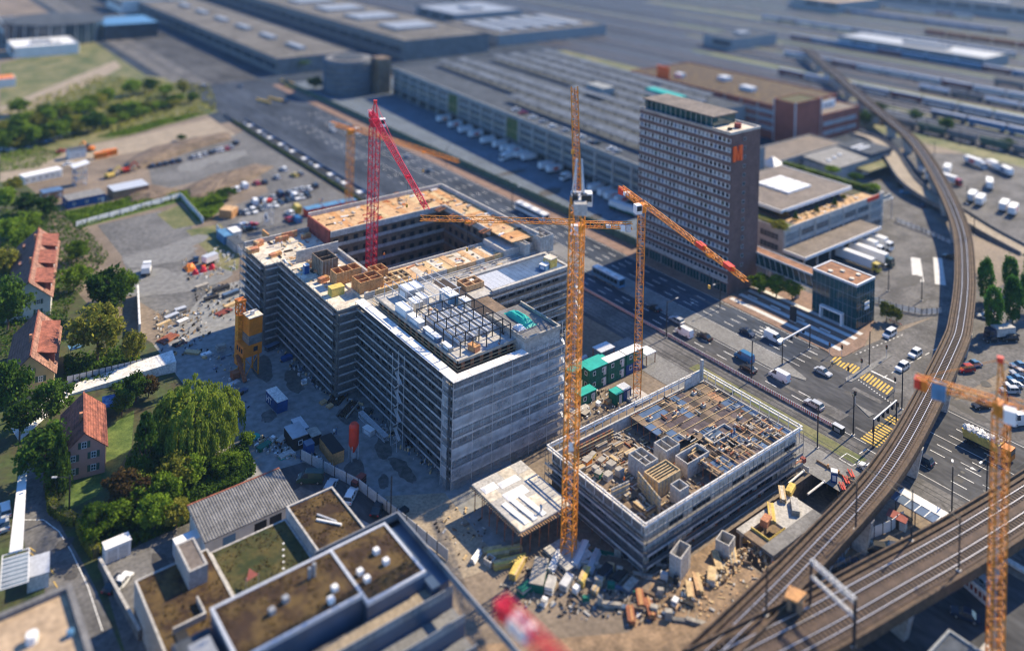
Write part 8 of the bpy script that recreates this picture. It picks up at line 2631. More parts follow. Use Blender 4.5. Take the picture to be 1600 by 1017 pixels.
# ------------------------------------------------------------------ fences
def board_fence(label, pts, h=2.2, bay=3.0, m='white', post='steel_black', name='board_fence', cat='fence', th=.08, bottom=.15):
 t = thing(name, label, cat)
 for a, b in zip(pts[:-1], pts[1:]):
  a, b = Vector((a.x, a.y, 0)), Vector((b.x, b.y, 0))
  L = (b - a).length
  n = max(1, round(L / bay))
  d = (b - a).normalized()
  for k in range(n):
   p, q = a.lerp(b, k / n), a.lerp(b, (k + 1) / n)
   MB().bar(p + d * .08 + Vector((0, 0, bottom + h / 2)), q - d * .08 + Vector((0, 0, bottom + h / 2)), th, 0, h).build('panel', M[m], t)
   MB().bx(p.x - .09, p.x + .09, p.y - .09, p.y + .09, 0, h + .3).build('post', M[post], t)
 return t
board_fence('white boarded fence with dark posts round the upper gravel yard', pix((118, 356), (282, 310), (318, 350)), 2.0, 4.0)
board_fence('hoarding between the parking court and the shaded yard', pix((470, 718), (560, 765), (620, 812), (700, 878)), 2.0, 3.0, 'galv')
board_fence('white hoarding beside the office huts', pix((338, 362), (378, 402)), 2.4, 2.5)
board_fence('dark green slatted fence wall along the truck yard', [Vector((103.6, y, 0)) for y in (100, 400)], 2.6, 6.0, 'shutter', 'dark', th=.12)
board_fence('low dark fence between the gravel parking and the tram line', [Vector((47.2, y, 0)) for y in (128, 345)], 1.1, 5.0, 'concrete_dark', 'steel_black')
board_fence('mesh fence along the loading yard', pix((1365, 472), (1400, 484), (1440, 492), (1472, 490)), 1.6, 1.6, 'net', 'steel_black', th=.03)
board_fence('mesh fence along the back of the loading yard', pix((1400, 347), (1440, 362), (1485, 382)), 1.5, 2.0, 'net', 'steel_black', th=.03)
board_fence('white hoarding round the patch between the viaducts', pix((1352, 845), (1392, 830), (1412, 815)), 2.0, 2.0)
board_fence('pale barrier panels along the second shell street side', [Vector((48.4, y, 0)) for y in (-1, 30)], 1.0, 2.5, 'galv', 'galv')
board_fence('blue glass railing of the tram platform', [Vector((52.6, y, 0)) for y in (140, 330)], 1.0, 8.0, 'solar', 'steel_black')
board_fence('white retaining wall panel at the garden end', pix((215, 462), (218, 525)), 3.0, 3.0, 'white', 'white', th=.5)
board_fence('dark fence round the dirt bank along the curved viaduct', [Vector((x, y, 0)) for x, y in ((-20, -22.6), (5, -21.4), (30, -18.6), (52, -15))], 1.0, 3.0, 'net', 'steel_black', th=.03)
# white tram platform slabs
for i, y in enumerate(range(136, 330, 13)):
 t = thing('platform_slab', ORD[i] + ' white paving slab from the main building along the tram line', 'slab', (51.4, y, .05), 0, 'white slabs along the tram line')
 MB().bx(-1.6, 1.6, -1.4, 1.4, 0, .3).build('slab_top', M['white'], t)
 MB().bx(-1.7, 1.7, 1.4, 9.5, 0, .26).build('dark_bed', M['asphalt'], t)
 if i % 2 == 0:
  MB().bx(-1.9, -1.75, 1.6, 5.0, 0, 1.3).build('side_board', M['white'], t)
# ------------------------------------------------------------------ poles, lamps, signals
for i, (px, py, h, ax, ay, lamp) in enumerate(((1041, 528, 10, 4, 0, True), (1174, 595, 10, 4, 0, True), (1333, 680, 10, -1, 0, False), (1277, 700, 9.5, 0, 0, False), (1125, 482, 8, -3, 0, True), (1222, 570, 6.5, 0, 0, False), (1265, 545, 6.5, 0, 0, False), (1358, 572, 9, 0, 0, False), (1409, 640, 10, 0, 0, False),
             (1388, 455, 9, -2, 0, True), (1440, 470, 7, 0, 0, False), (697, 262, 9, 3, 0, True), (610, 230, 9, -3, 0, True), (488, 195, 9, 3, 0, True), (800, 330, 9, 3, 0, True), (1511, 500, 8, 0, 0, False), (1573, 690, 10, -3, 0, True), (1487, 800, 9, 2, 1, True), (1541, 790, 10, -3, 0, True), (610, 818, 9, 0, 0, False), (108, 800, 7, -2.4, 1.5, True), (1450, 215, 9, 0, 0, False), (1500, 228, 9, 0, 0, False), (1552, 240, 9, 0, 0, False))):
 names = ('at the red and white barrier in the tower shadow edge', 'at the red and white barrier beside the blue van', 'at the barrier end by the crossroads', 'on the pavement beside the low shell corner', 'at the kerb before the tower', 'holding the near end of the sign gantry', 'holding the far end of the sign gantry', 'on the traffic island', 'at the corner pavement beside the viaduct',
     'at the loading yard fence beside the cube', 'in the middle of the loading yard fence', 'on the boulevard behind the back roof corner', 'on the boulevard beyond the red crane', 'on the far boulevard by the yellow crane', 'beside the truck yard fence', 'behind the viaduct near the poplars', 'beside the tipper lorry', 'between the viaducts on the boulevard', 'on the boulevard beside the orange mast',
     'at the corner of the netted building', 'over the street hedge', 'first beside the hopper wagons', 'second beside the hopper wagons', 'third beside the hopper wagons')
 mast(('tall dark lamp post ' if lamp else 'tall dark pole ') + names[i], P(px, py), h, (ax, ay) if (ax or ay) else None, 0, 'street_lamp' if lamp else 'street_pole', lamp)
a, b = P(1222, 570), P(1265, 545)
t = thing('sign_gantry', 'pale sign gantry beam reaching over the boulevard lanes', 'gantry')
MB().bar((a.x, a.y, 6.3), (b.x, b.y, 6.3), .35).build('beam', M['galv'], t)
for k in range(3):
 p = a.lerp(b, .3 + .22 * k)
 MB().box((p.x, p.y, 5.8), (.5, .6, .9)).build('signal_head', M['dark'], t)
a, b = P(1364, 700), P(1400, 668)
t = thing('signal_gantry', 'signal gantry over the lanes before the curved viaduct', 'gantry')
for p in (a, b):
 MB().tube((p.x, p.y, 0), (p.x, p.y, 6.2), .14, 8).build('post', M['steel_black'], t)
MB().bar((a.x, a.y, 6.2), (b.x, b.y, 6.2), .3).build('beam', M['galv'], t)
for k in range(4):
 p = a.lerp(b, .2 + .2 * k)
 MB().box((p.x, p.y, 5.6), (.45, .45, 1.1)).build('signal_head', M['dark'], t)
for i, (px, py) in enumerate(((1325, 595), (1346, 582), (1385, 560), (1296, 556), (1315, 560), (1398, 612), (1336, 634), (1364, 692), (1402, 652))):
 q = P(px, py)
 t = thing('traffic_light', 'traffic light ' + ('at the island nose', 'in the middle of the island', 'at the tapering island end', 'at the plaza corner of the yellow crossing', 'at the plaza kerb', 'at the corner pavement', 'on the small triangular refuge', 'at the crossing before the viaduct', 'beside the viaduct wall')[i], 'traffic light', (q.x, q.y, .1))
 MB().tube((0, 0, 0), (0, 0, 2.6), .07, 8).build('post', M['galv'], t)
 MB().bx(-.2, .2, -.2, .2, 2.4, 3.4).build('signal_head', M['dark'], t)
 for k in range(3):
  MB().tube((-.2, 0, 2.6 + k * .3), (-.26, 0, 2.6 + k * .3), .1, 8).build('lens', M[('green_box', 'timber_yellow', 'red')[k]], t)
q = P(1310, 675)
crate('switch_box', 'dark grey switch box at the end of the striped barrier', 'box', (q.x, q.y, 0.05), (1.2, 2.4, 1.5), 0, 'dark', 'steel')
# bus shelter with pale roof between the viaducts
t = thing('platform_shelter', 'long glass roofed platform shelter between the two viaducts', 'shelter')
x0, x1, y0, y1 = 51.0, 53.6, -33.5, -16.0
MB().bx(x0, x1, y0, y1, 3.0, 3.2).build('glass_roof', M['solar'], t)
MB().bx(x1, x1 + 2.2, y0 - 1, y1 - 1.5, 3.1, 3.3).build('white_roof', M['white'], t)
for k in range(10):
 MB().bx(x0 - .05, x1 + .05, y0 + k * 1.9, y0 + k * 1.9 + .16, 3.2, 3.3).build('roof_bar', M['galv'], t)
 if k % 2 == 0:
  MB().bx(x0 + .3, x0 + .45, y0 + k * 1.9, y0 + k * 1.9 + .15, 0, 3.0).build('post', M['steel_black'], t)
for k in range(3):
 MB().bx(x0 + .9, x0 + 1.5, y0 + 2 + k * 5.2, y0 + 4.4 + k * 5.2, .2, .6).build('bench', M['timber'], t)
MB().bx(56.0, 57.2, -60, -9, .03, .5).build('platform_edge', M['slab_white'], t)
q = P(1402, 822)
t = thing('red_roof_hut', 'small hut with a sloping red roof between the viaducts', 'hut', (q.x, q.y, 0), .2)
MB().bx(-.7, .7, -1.6, 1.6, 0, 1.8).build('wall', M['wall_white'], t)
MB().hexa([(-1, -1.8, 1.8), (.9, -1.8, 2.1), (.9, 1.8, 2.1), (-1, 1.8, 1.8), (-1, -1.8, 1.9), (.9, -1.8, 2.2), (.9, 1.8, 2.2), (-1, 1.8, 1.9)]).build('roof', M['red_faded'], t)
MB().bx(-.74, -.7, -.5, .5, 0, 1.7).build('door', M['dark_brown'], t)
# low building under the straight viaduct
t = thing('lettered_wall', 'pale wall with faded red panels beyond the straight viaduct', 'wall')
a, b = P(1498, 908), P(1546, 950)
MB().bar(a + Vector((0, 0, 1.1)), b + Vector((0, 0, 1.1)), .3, 0, 2.2).build('wall', M['slab_white'], t)
for k in range(6):
 p, q = a.lerp(b, .1 + k * .14), a.lerp(b, .18 + k * .14)
 MB().bar(p + Vector((-.3, -.1, 1.2)), q + Vector((-.3, -.1, 1.2)), .05, 0, .9).build('red_panel', M['form_red'], t)
t = thing('workshop_hall', 'pale blue workshop hall under the straight viaduct edge', 'building')
block('wall', 10, 26, -52, -40, 0, 5.5, 'facade_grey', 'roof_grey', t, .4)
ww = win_mesh('window', 2.4, 1.4, 'white', 'glass', 3)
for k in range(4):
 put('window', ww, t, (10, -50.4 + k * 3, 2.6), NW)
for k in range(5):
 put('window', ww, t, (12 + k * 3, -52, 2.6), NS)
# ------------------------------------------------------------------ material heaps on the ground
def heap(label, q, kind, n=6, L=3.0, rz=0.0, m=('timber',), z=0.0, name=None):
 t = thing(name or {'plank': 'timber_stack', 'pipe': 'pipe_bundle', 'frame': 'formwork_stack', 'bag': 'pallet', 'beam': 'beam_stack'}[kind], label, 'material stack', (q[0], q[1], z), rz)
 rr = random.Random(int(q[0] * 7 + q[1] * 3))
 if kind == 'plank':
  for l in range(n):
   for j in range(4):
    MB().bx(-L / 2 + rr.uniform(-.15, .15), L / 2 + rr.uniform(-.15, .15), -.62 + j * .31, -.34 + j * .31, l * .16, l * .16 + .14).build('plank', M[rr.choice(m)], t)
 elif kind == 'pipe':
  for l in range(3):
   for j in range(n - l):
    y = -.16 * (n - l) + j * .32
    MB().tube((-L / 2, y, .17 + l * .28), (L / 2 + rr.uniform(-.2, .2), y, .17 + l * .28), .15, 8).build('pipe', M[rr.choice(m)], t)
 elif kind == 'frame':
  for l in range(n):
   MB().bx(-L / 2 + rr.uniform(-.1, .1), L / 2 + rr.uniform(-.1, .1), -.7, .7, l * .2, l * .2 + .15).build('form_panel', M[rr.choice(m)], t)
 elif kind == 'beam':
  for j in range(n):
   MB().bx(-L / 2 + rr.uniform(-.3, .3), L / 2 + rr.uniform(-.3, .3), -.2 * n + j * .4, -.2 * n + j * .4 + .3, 0, .36).build('beam', M[rr.choice(m)], t)
 else:
  MB().bx(-.65, .65, -.5, .5, 0, .15).build('pallet', M['timber'], t)
  for l in range(3):
   for j in range(2):
    MB().bx(-.6 + j * .6, -.02 + j * .6, -.45, .45, .15 + l * .3, .43 + l * .3).build('sack', M[rr.choice(m)], t)
 return t
T, TY, TG, C_, G_ = 'timber', 'timber_yellow', 'timber_grey', 'concrete', 'galv'
HEAPS = [
 (790, 884, 'plank', 6, 4.5, -.35, (TY, T), 'yellow timber stack next to the sand floor'), (803, 878, 'plank', 5, 4.5, -.35, (TY,), 'bright yellow timber stack beside the first one'), (808, 892, 'plank', 7, 4.6, .5, (TY, T), 'long yellow timber stack by the green container'),
 (778, 868, 'plank', 5, 4.0, -.4, (T, TY), 'tan timber stack at the pit rim of the sand floor'), (770, 862, 'plank', 4, 3.5, -.4, (T,), 'short tan timber stack beside the white pipes'), (800, 860, 'plank', 4, 3.5, -.4, (T, TY), 'tan timber stack under the fresh slab corner'),
 (742, 872, 'pipe', 4, 2.8, .45, ('white', G_), 'white pipe bundle on the sand floor'), (905, 868, 'pipe', 6, 6.0, .5, (G_, 'white'), 'silver pipe bundle beside the tall crane foot'), (925, 880, 'pipe', 5, 5.5, .5, (G_,), 'second silver pipe bundle toward the low shell'), (865, 880, 'pipe', 5, 5, .5, (G_, 'white'), 'silver pipe bundle behind the tall crane foot'),
 (912, 905, 'plank', 6, 4.0, .5, (TY, T), 'yellow beam stack below the silver pipes'), (935, 915, 'plank', 5, 4.5, .45, (T, TG), 'pale beam stack in the shade of the low shell'), (885, 915, 'frame', 6, 3, .4, (C_, G_), 'grey formwork stack below the crane foot'),
 (900, 925, 'bag', 3, 1, .3, ('white',), 'white pallet below the grey formwork stack'), (860, 920, 'frame', 7, 2.8, .6, (C_, 'white'), 'pale formwork stack below the green container'), (945, 898, 'frame', 6, 3.0, .2, ('dark', 'solar'), 'dark formwork stack in the shade of the low shell'), (968, 905, 'frame', 5, 3.0, .2, ('dark', TG), 'dark formwork stack next to the shell corner'), (985, 918, 'frame', 4, 3.0, .2, ('solar', TG), 'bluish formwork stack below the shell corner'),
 (820, 925, 'frame', 6, 2.6, .1, ('green_box', C_), 'green formwork stack near the stepped terraces'), (850, 945, 'bag', 3, 1, .4, ('white', C_), 'pale pallet under the red jib'), (1000, 940, 'plank', 6, 3.4, .9, ('rebar', 'plywood'), 'rusty brown stack below the shell corner'), (1015, 955, 'plank', 6, 3.4, 1.0, ('rebar', 'plywood'), 'second rusty brown stack on the dirt bank'), (985, 965, 'plank', 5, 3.2, .9, ('plywood', 'rebar'), 'third rusty brown stack on the dirt bank'),
 (1055, 945, 'bag', 3, 1, .3, ('white', 'solar'), 'blue and white pallet on the dirt bank'), (1112, 905, 'frame', 6, 3.2, .6, ('slab_white', T), 'white topped panel stack at the pit edge'), (1090, 915, 'plank', 5, 4, .9, (T, 'plywood_pale'), 'tan planks beside the white topped stack'), (1078, 925, 'plank', 4, 3.5, .8, (T, 'plywood_pale'), 'orange tan planks at the end of the pit edge'),
 (1145, 870, 'plank', 4, 4.5, .75, (T, TG), 'grey tan planks beside the steel bins'), (1120, 880, 'plank', 5, 4.5, .9, (T,), 'long tan planks between the steel bins'), (1165, 845, 'plank', 6, 3, -.6, (TY, T), 'yellow tan stack in the pit'), (1180, 850, 'plank', 5, 3, -.6, (T,), 'tan stack in the pit beside the yellow one'), (1152, 828, 'plank', 5, 3.5, -.6, (T,), 'tan stack under the red pipe'),
 (1235, 768, 'plank', 6, 3, .3, (TY,), 'yellow block stack on the pit platform'), (1222, 775, 'plank', 5, 4, .7, (T, 'slab_pale'), 'pale boards on the pit platform'), (1205, 805, 'plank', 5, 5, .7, (TY, T), 'yellow edge beams round the platform opening'), (1242, 795, 'frame', 5, 4, .7, (TG, C_), 'grey boards at the platform end'), (1197, 818, 'frame', 6, 2.4, .2, ('brick_orange',), 'orange brick pallet at the platform corner'),
 (318, 420, 'bag', 4, 1, .1, ('orange', 'red'), 'orange sack pallet by the pink skips'), (345, 455, 'frame', 7, 5, .1, ('dark', TG, C_), 'large dark formwork stack before the end scaffold'), (360, 462, 'frame', 6, 5, .2, ('dark', 'solar'), 'second dark formwork stack before the end scaffold'), (330, 468, 'frame', 5, 4, .1, (TG, 'dark'), 'low dark formwork stack beside the big ones'), (362, 478, 'plank', 5, 5, .3, (T, TG), 'tan planks below the dark formwork stacks'), (350, 488, 'beam', 6, 4.5, .35, ('form_red',), 'red steel beams below the tan planks'),
 (315, 450, 'frame', 5, 4, .2, (C_, TG), 'grey panel stack beside the dark stacks'), (268, 498, 'frame', 6, 4, .3, (G_, 'solar'), 'silver panel stack in the yard corner'), (285, 505, 'frame', 5, 3, .3, (C_, 'white'), 'white panel stack in the yard corner'), (255, 508, 'plank', 5, 4, .3, (T, C_), 'tan board stack in the yard corner'), (282, 485, 'frame', 4, 3, .1, ('dark', G_), 'dark panel stack in the yard corner'),
 (262, 530, 'beam', 8, 5, .5, ('rebar', 'form_red'), 'rusty steel beams at the garden end of the yard'), (280, 538, 'beam', 5, 3, .2, ('form_red', 'dark'), 'dark red fittings beside the rusty beams'), (300, 552, 'frame', 3, 4, -.8, (T,), 'tan L shaped timber panels in the shaded yard'), (345, 548, 'frame', 8, 2.2, 0, (C_, TG), 'upright pale panel packs in the shaded yard'), (322, 555, 'frame', 3, 2.4, .1, ('white', G_), 'white bin beside the L shaped panels'), (365, 600, 'frame', 2, 3, .3, (G_,), 'flat grey panel under the mixing tower'),
 (375, 615, 'frame', 3, 3.6, .3, ('solar', 'dark'), 'dark flat frames near the willow'), (425, 545, 'frame', 6, 3.5, .2, ('dark', 'solar'), 'dark stack behind the mixing tower'), (448, 562, 'frame', 5, 2.6, 0, ('blue_box', 'form_red'), 'blue and red pallets at the middle front'), (475, 600, 'bag', 3, 1, 0, ('white', G_), 'white pallet of fittings at the scaffold foot'), (505, 630, 'plank', 3, 1.6, .2, ('plywood_pale',), 'orange timber blocks in the shaded yard'), (515, 636, 'plank', 3, 1.4, .3, ('plywood_pale',), 'second orange timber blocks in the shaded yard'),
 (530, 620, 'beam', 8, 7, .6, ('dark_brown', 'dark'), 'dark long timbers along the shaded front'), (545, 640, 'beam', 6, 6, .6, ('dark_brown', TG), 'second dark timbers along the shaded front'), (612, 668, 'frame', 3, 4, 1.2, ('dark', TG), 'dark boards beside the grey girder'), (640, 690, 'frame', 3, 3, 1.2, ('solar', 'dark'), 'dark sheets at the scaffold foot near the corner'),
 (395, 688, 'frame', 4, 3, .2, ('teal', 'green_box'), 'teal skip beside the willow'), (412, 700, 'frame', 4, 3, .3, ('green_box',), 'green skip behind the teal skip'), (447, 712, 'frame', 3, 3, .1, ('teal', C_), 'pale teal skip at the yard boundary'), (425, 690, 'bag', 3, 1, .3, ('white', C_), 'pale pallet beside the teal skips'), (440, 690, 'frame', 4, 2.4, .5, (C_, 'rebar'), 'grey rusty panels beside the dark cabin'),
 (560, 760, 'frame', 9, 3.2, .4, ('form_red', 'dark'), 'dark red grid panels at the yard boundary'), (890, 560, 'frame', 4, 3, .2, (G_, 'solar'), 'grey bundle between crane and cabins'), (905, 565, 'pipe', 5, 5, .1, (G_,), 'silver tubes behind the green cabins'), (885, 655, 'frame', 3, 3, .2, (T, C_), 'pale panels between scaffold and low shell'), (915, 648, 'frame', 4, 2.5, .2, (TG, 'dark'), 'grey panels below the low green cabin'), (935, 635, 'bag', 3, 1, .2, (C_, 'white'), 'pale pallet by the cabin steps'),
 (952, 628, 'plank', 5, 2.5, .1, ('plywood', T), 'orange boards beside the small green toolbox'), (630, 800, 'frame', 3, 2, .2, ('dark',), 'dark sheets by the sand floor fence'),
]
for px, py, k, n, L, rz, m, lb in HEAPS:
 zz = 0.0
 if 'pit platform' in lb or 'platform' in lb:
  zz = 1.4
 elif 'in the pit' in lb or 'red pipe' in lb:
  zz = PIT[4]
 q = P(px, py, zz)
 heap(lb, q, k, n, L, rz, m, zz + .03)
# skips, bins, containers near the low shell
q = P(842, 905)
container('dark green open container full of steel frames below the tall crane', (q.x, q.y), rad(40), 6, 2.4, 1.6, 'green_box', 'timber_grey', wins=0, doors=0, cat='container', name='open_container')
for i, (px, py, a, b, h, lb) in enumerate(((1062, 893, 4.0, 2.2, 4.0, 'tall grey steel bin with pale filling at the pit corner'), (1133, 862, 3.0, 2.6, 2.6, 'empty grey steel bin beside the long tan planks'), (765, 880, 1.6, 1.6, 1.0, 'small grey bin beside the white pipes'))):
 q = P(px, py)
 open_box('steel_bin', lb, (q.x, q.y, 0.02), (a, b, h), 'concrete', (1, 1), 'galv', rad(15), 'slab_pale' if i == 0 else 'dark')
# pit platform with opening, red steel pipe struts
t = thing('pit_platform', 'concrete platform with a square opening built out over the pit', 'platform')
x0, x1, y0, y1 = 21.5, 38.0, -11.3, -3.2
MB().bx(x0, x1, y0, y0 + 2.6, .8, 1.4).build('slab', M['concrete_dark'], t)
MB().bx(x0, x1, y1 - 1.6, y1, .8, 1.4).build('slab', M['concrete'], t)
MB().bx(x0, x0 + 2.4, y0 + 2.6, y1 - 1.6, .8, 1.4).build('slab', M['concrete_brown'], t)
MB().bx(x0 + 7.5, x1, y0 + 2.6, y1 - 1.6, .8, 1.4).build('slab', M['concrete'], t)
for x in (x0 + .5, x0 + 8, x1 - .8):
 for y in (y0 + .4, y1 - .8):
  MB().bx(x, x + .4, y, y + .4, PIT[4], .8).build('column', M['concrete'], t)
for k in range(6):
 MB().bx(x0 + 2.4, x0 + 7.5, y0 + 2.6 + k * .02, y0 + 2.75, 1.4 + k * .05, 1.45 + k * .05).build('edge_board', M['timber_yellow'], t)
MB().bx(x0 + 2.2, x0 + 2.4, y0 + 2.6, y1 - 1.6, 1.4, 1.8).build('edge_board', M['timber_yellow'], t)
t = thing('strut_pipe', 'long red steel strut pipe in front of the low shell', 'pipe')
a, b = P(1072, 838, 1.6), P(1196, 758, 1.6)
MB().tube(a, b, .32, 12).build('pipe', M['rebar'], t)
for k in range(4):
 p = a.lerp(b, .08 + .28 * k)
 MB().bx(p.x - .18, p.x + .18, p.y - .18, p.y + .18, PIT[4], p.z - .2).build('support', M['rebar'], t)
t = thing('strut_pipe', 'shorter red steel strut pipe at the street end of the pit', 'pipe')
a, b = P(1218, 745, 1.2), P(1255, 718, 1.2)
MB().tube(a, b, .32, 12).build('pipe', M['rebar'], t)
MB().box(b, (.9, .9, .9)).build('end_block', M['form_red'], t)
for i, (a, b) in enumerate((((1232, 755), (1256, 735)), ((1262, 772), (1288, 752)))):
 p, q = P(*a, .6), P(*b, .6)
 tag(MB().tube(p, q, .2, 10).tube(q - (q - p) * .04, q, .3, 10).build('strut_pipe', M['slab_white']), ('pale strut tube at the street end of the pit', 'second pale strut tube over the pit')[i], 'pipe')
q = P(1215, 748, 1.0)
t = thing('formwork_grid', 'upright beige formwork grid leaning at the low shell wall', 'formwork', (q.x, q.y, 1.0), .6)
for k in range(6):
 MB().bx(-1.2 + k * .45, -1.1 + k * .45, -.1, .1, 0, 3.4).build('upright', M['slab_pale'], t)
for k in range(7):
 MB().bx(-1.2, 1.15, -.06, .06, .1 + k * .5, .25 + k * .5).build('cross_bar', M['timber'], t)
# red fittings pile by the road
for i, (px, py) in enumerate(((1322, 752), (1330, 742), (1316, 762))):
 q = P(px, py)
 t = thing('red_prop_rack', ('first', 'second', 'third')[i] + ' rack of red props from the crossroads at the viaduct wall', 'rack', (q.x, q.y, 0), .8)
 for k in range(7):
  MB().bar((-1.2, -.5 + k * .16, .3 + .1 * (k % 3)), (1.2, -.5 + k * .16 + R.uniform(-.2, .2), .35 + .1 * (k % 2)), .12).build('prop', M['red' if k % 3 else 'rebar'], t)
q = P(1303, 752)
crate('site_toilet', 'blue and white toilet cabin at the pit rim', 'toilet cabin', (q.x, q.y, 0), (1.2, 1.2, 2.3), .6, 'blue_box', 'white')
# skips, parasol-like heap by the gravel yard
for i, (px, py, m, lb) in enumerate(((297, 420, 'orange', 'orange tarpaulin covered skip by the gravel yard'), (318, 424, 'crane_red', 'pink covered drum among the skips'), (331, 420, 'crane_red', 'second pink covered drum beside the white van'), (305, 428, 'crane_red', 'third pink covered drum at the front'))):
 q = P(px, py)
 tarp(lb, (q.x, q.y, 0), 3.2 if i == 0 else 1.8, 4.5 if i == 0 else 1.8, 1.6, m)
trailer('white box trailer beside the pink covered drums', P(328, 412), .3, 4.5, 2.8, None, .03)
# sorted rows of pallets below the tall crane
ROWN = ('top', 'second', 'third', 'bottom')
a0, a1 = Vector((8.5, 1.0, 0)), Vector((-9.5, -8.5, 0))
for r_ in range(4):
 for c_ in range(9):
  f_ = c_ / 8
  q = Vector((-3.2 - r_ * 2.7, 10.5 - r_ * 2.6, 0)) + Vector((8.5, -10.5, 0)) * f_ * (1.0 + r_ * .12) + Vector((R.uniform(-.3, .3), R.uniform(-.3, .3), 0))
  t = thing('pallet_stack', '%s pallet stack from the yellow timber in the %s row below the tall crane' % (ORD[c_], ROWN[r_]), 'pallet stack', (q.x, q.y, .02), -.9 + R.gauss(0, .12), 'pallet rows below the tall crane')
  w_, d_, n_ = (R.uniform(2.2, 3.6), R.uniform(.5, .9), R.randint(1, 3)) if (r_ + c_) % 5 < 3 else (R.uniform(.9, 1.4), R.uniform(.7, 1.0), R.randint(2, 5))
  MB().bx(-w_ / 2, w_ / 2, -d_ / 2, d_ / 2, 0, .14).build('pallet', M['timber_grey'], t)
  km = R.choice(('concrete_dark', 'concrete', 'timber', 'dark', 'solar', 'timber_grey', 'timber_grey', 'galv', 'green_box', 'concrete_brown', 'concrete_brown', 'dark'))
  if w_ > 2:
   for l in range(n_):
    for j in range(4):
     y_ = -d_ / 2 + d_ * j / 4
     MB().bx(-w_ / 2 - R.uniform(0, .3), w_ / 2 + R.uniform(0, .3), y_ + .01, y_ + d_ / 4 - .02, .15 + l * .2, .32 + l * .2).build('plank', M[km], t)
   continue
  for l in range(n_):
   MB().bx(-w_ / 2 + R.uniform(0, .08), w_ / 2 - R.uniform(0, .08), -d_ / 2 + R.uniform(0, .06), d_ / 2 - R.uniform(0, .06), .15 + l * .24, .37 + l * .24).build('layer', M[km], t)
# clutter too small and jumbled to count
cl = MB()
cm = [M['timber'], M['concrete'], M['white'], M['dark'], M['solar'], M['plywood_pale'], M['galv'], M['concrete_brown'], M['timber_grey'], M['sand'], M['timber'], M['dark_brown'], M['concrete_dark']]
def clutter(poly, n, smin=.12, smax=.6, wts=None, z=0.0, hmax=.7):
 xs = [p.x for p in poly]; ys = [p.y for p in poly]
 c = 0
 while c < n:
  x, y = R.uniform(min(xs), max(xs)), R.uniform(min(ys), max(ys))
  ins = False
  j = len(poly) - 1
  for i in range(len(poly)):
   if (poly[i].y > y) != (poly[j].y > y) and x < (poly[j].x - poly[i].x) * (y - poly[i].y) / (poly[j].y - poly[i].y) + poly[i].x:
    ins = not ins
   j = i
  if not ins:
   continue
  h = R.uniform(.08, hmax)
  cl.box((x, y, z + h / 2 + .02), (R.uniform(smin, smax) * R.choice((1, 1, 2.2)), R.uniform(.08, .4), h), R.choice(wts or range(13)), R.choice((.45, .45, 2.0)) + R.gauss(0, .22))
  c += 1
clutter(pix((770, 905), (850, 870), (930, 880), (1000, 925), (990, 960), (900, 970), (820, 950)), 320, hmax=.3, wts=(1, 3, 4, 7, 8, 11, 11, 12, 12, 8, 3))  # darker picks paint in the low shell's shade here
clutter(pix((990, 940), (1060, 905), (1110, 915), (1060, 960), (980, 980)), 120, wts=(0, 1, 2, 5, 9, 7, 4))
clutter(pix((1080, 905), (1180, 850), (1215, 850), (1110, 925)), 200, wts=(0, 0, 5, 9, 7, 1))
clutter(pix((240, 490), (310, 480), (330, 520), (290, 560), (250, 550)), 160)
clutter(pix((300, 450), (380, 440), (385, 500), (310, 500)), 130, wts=(0, 1, 3, 4, 6, 11))
clutter(pix((300, 545), (385, 540), (390, 640), (375, 640), (330, 570)), 70, wts=(1, 3, 4, 6, 11, 0))
clutter(pix((390, 680), (470, 690), (530, 735), (460, 720), (400, 705)), 150, wts=(1, 2, 3, 4, 6, 8, 0))
clutter(pix((430, 540), (520, 600), (600, 660), (690, 735), (680, 745), (560, 650), (440, 570)), 200, wts=(3, 4, 11, 6, 1, 0))
clutter(pix((870, 600), (960, 610), (980, 640), (900, 680), (880, 660)), 130, wts=(0, 1, 2, 3, 6, 9))
clutter(pix((660, 790), (740, 790), (775, 860), (720, 890)), 50, wts=(0, 7, 11, 1), hmax=.3)
clutter(pix((285, 405), (345, 395), (350, 430), (290, 440)), 60)
clutter(pix((335, 380), (365, 400), (370, 425), (330, 410)), 50, wts=(2, 1, 6))
clutter(pix((1050, 940), (1200, 870), (1290, 800), (1300, 815), (1180, 930), (1080, 985)), 140, wts=(9, 0, 1, 9, 5), hmax=.25)
tag(cl.build('site_clutter', cm), 'jumble of boards, fittings and offcuts scattered over the building site', 'clutter', kind='stuff')
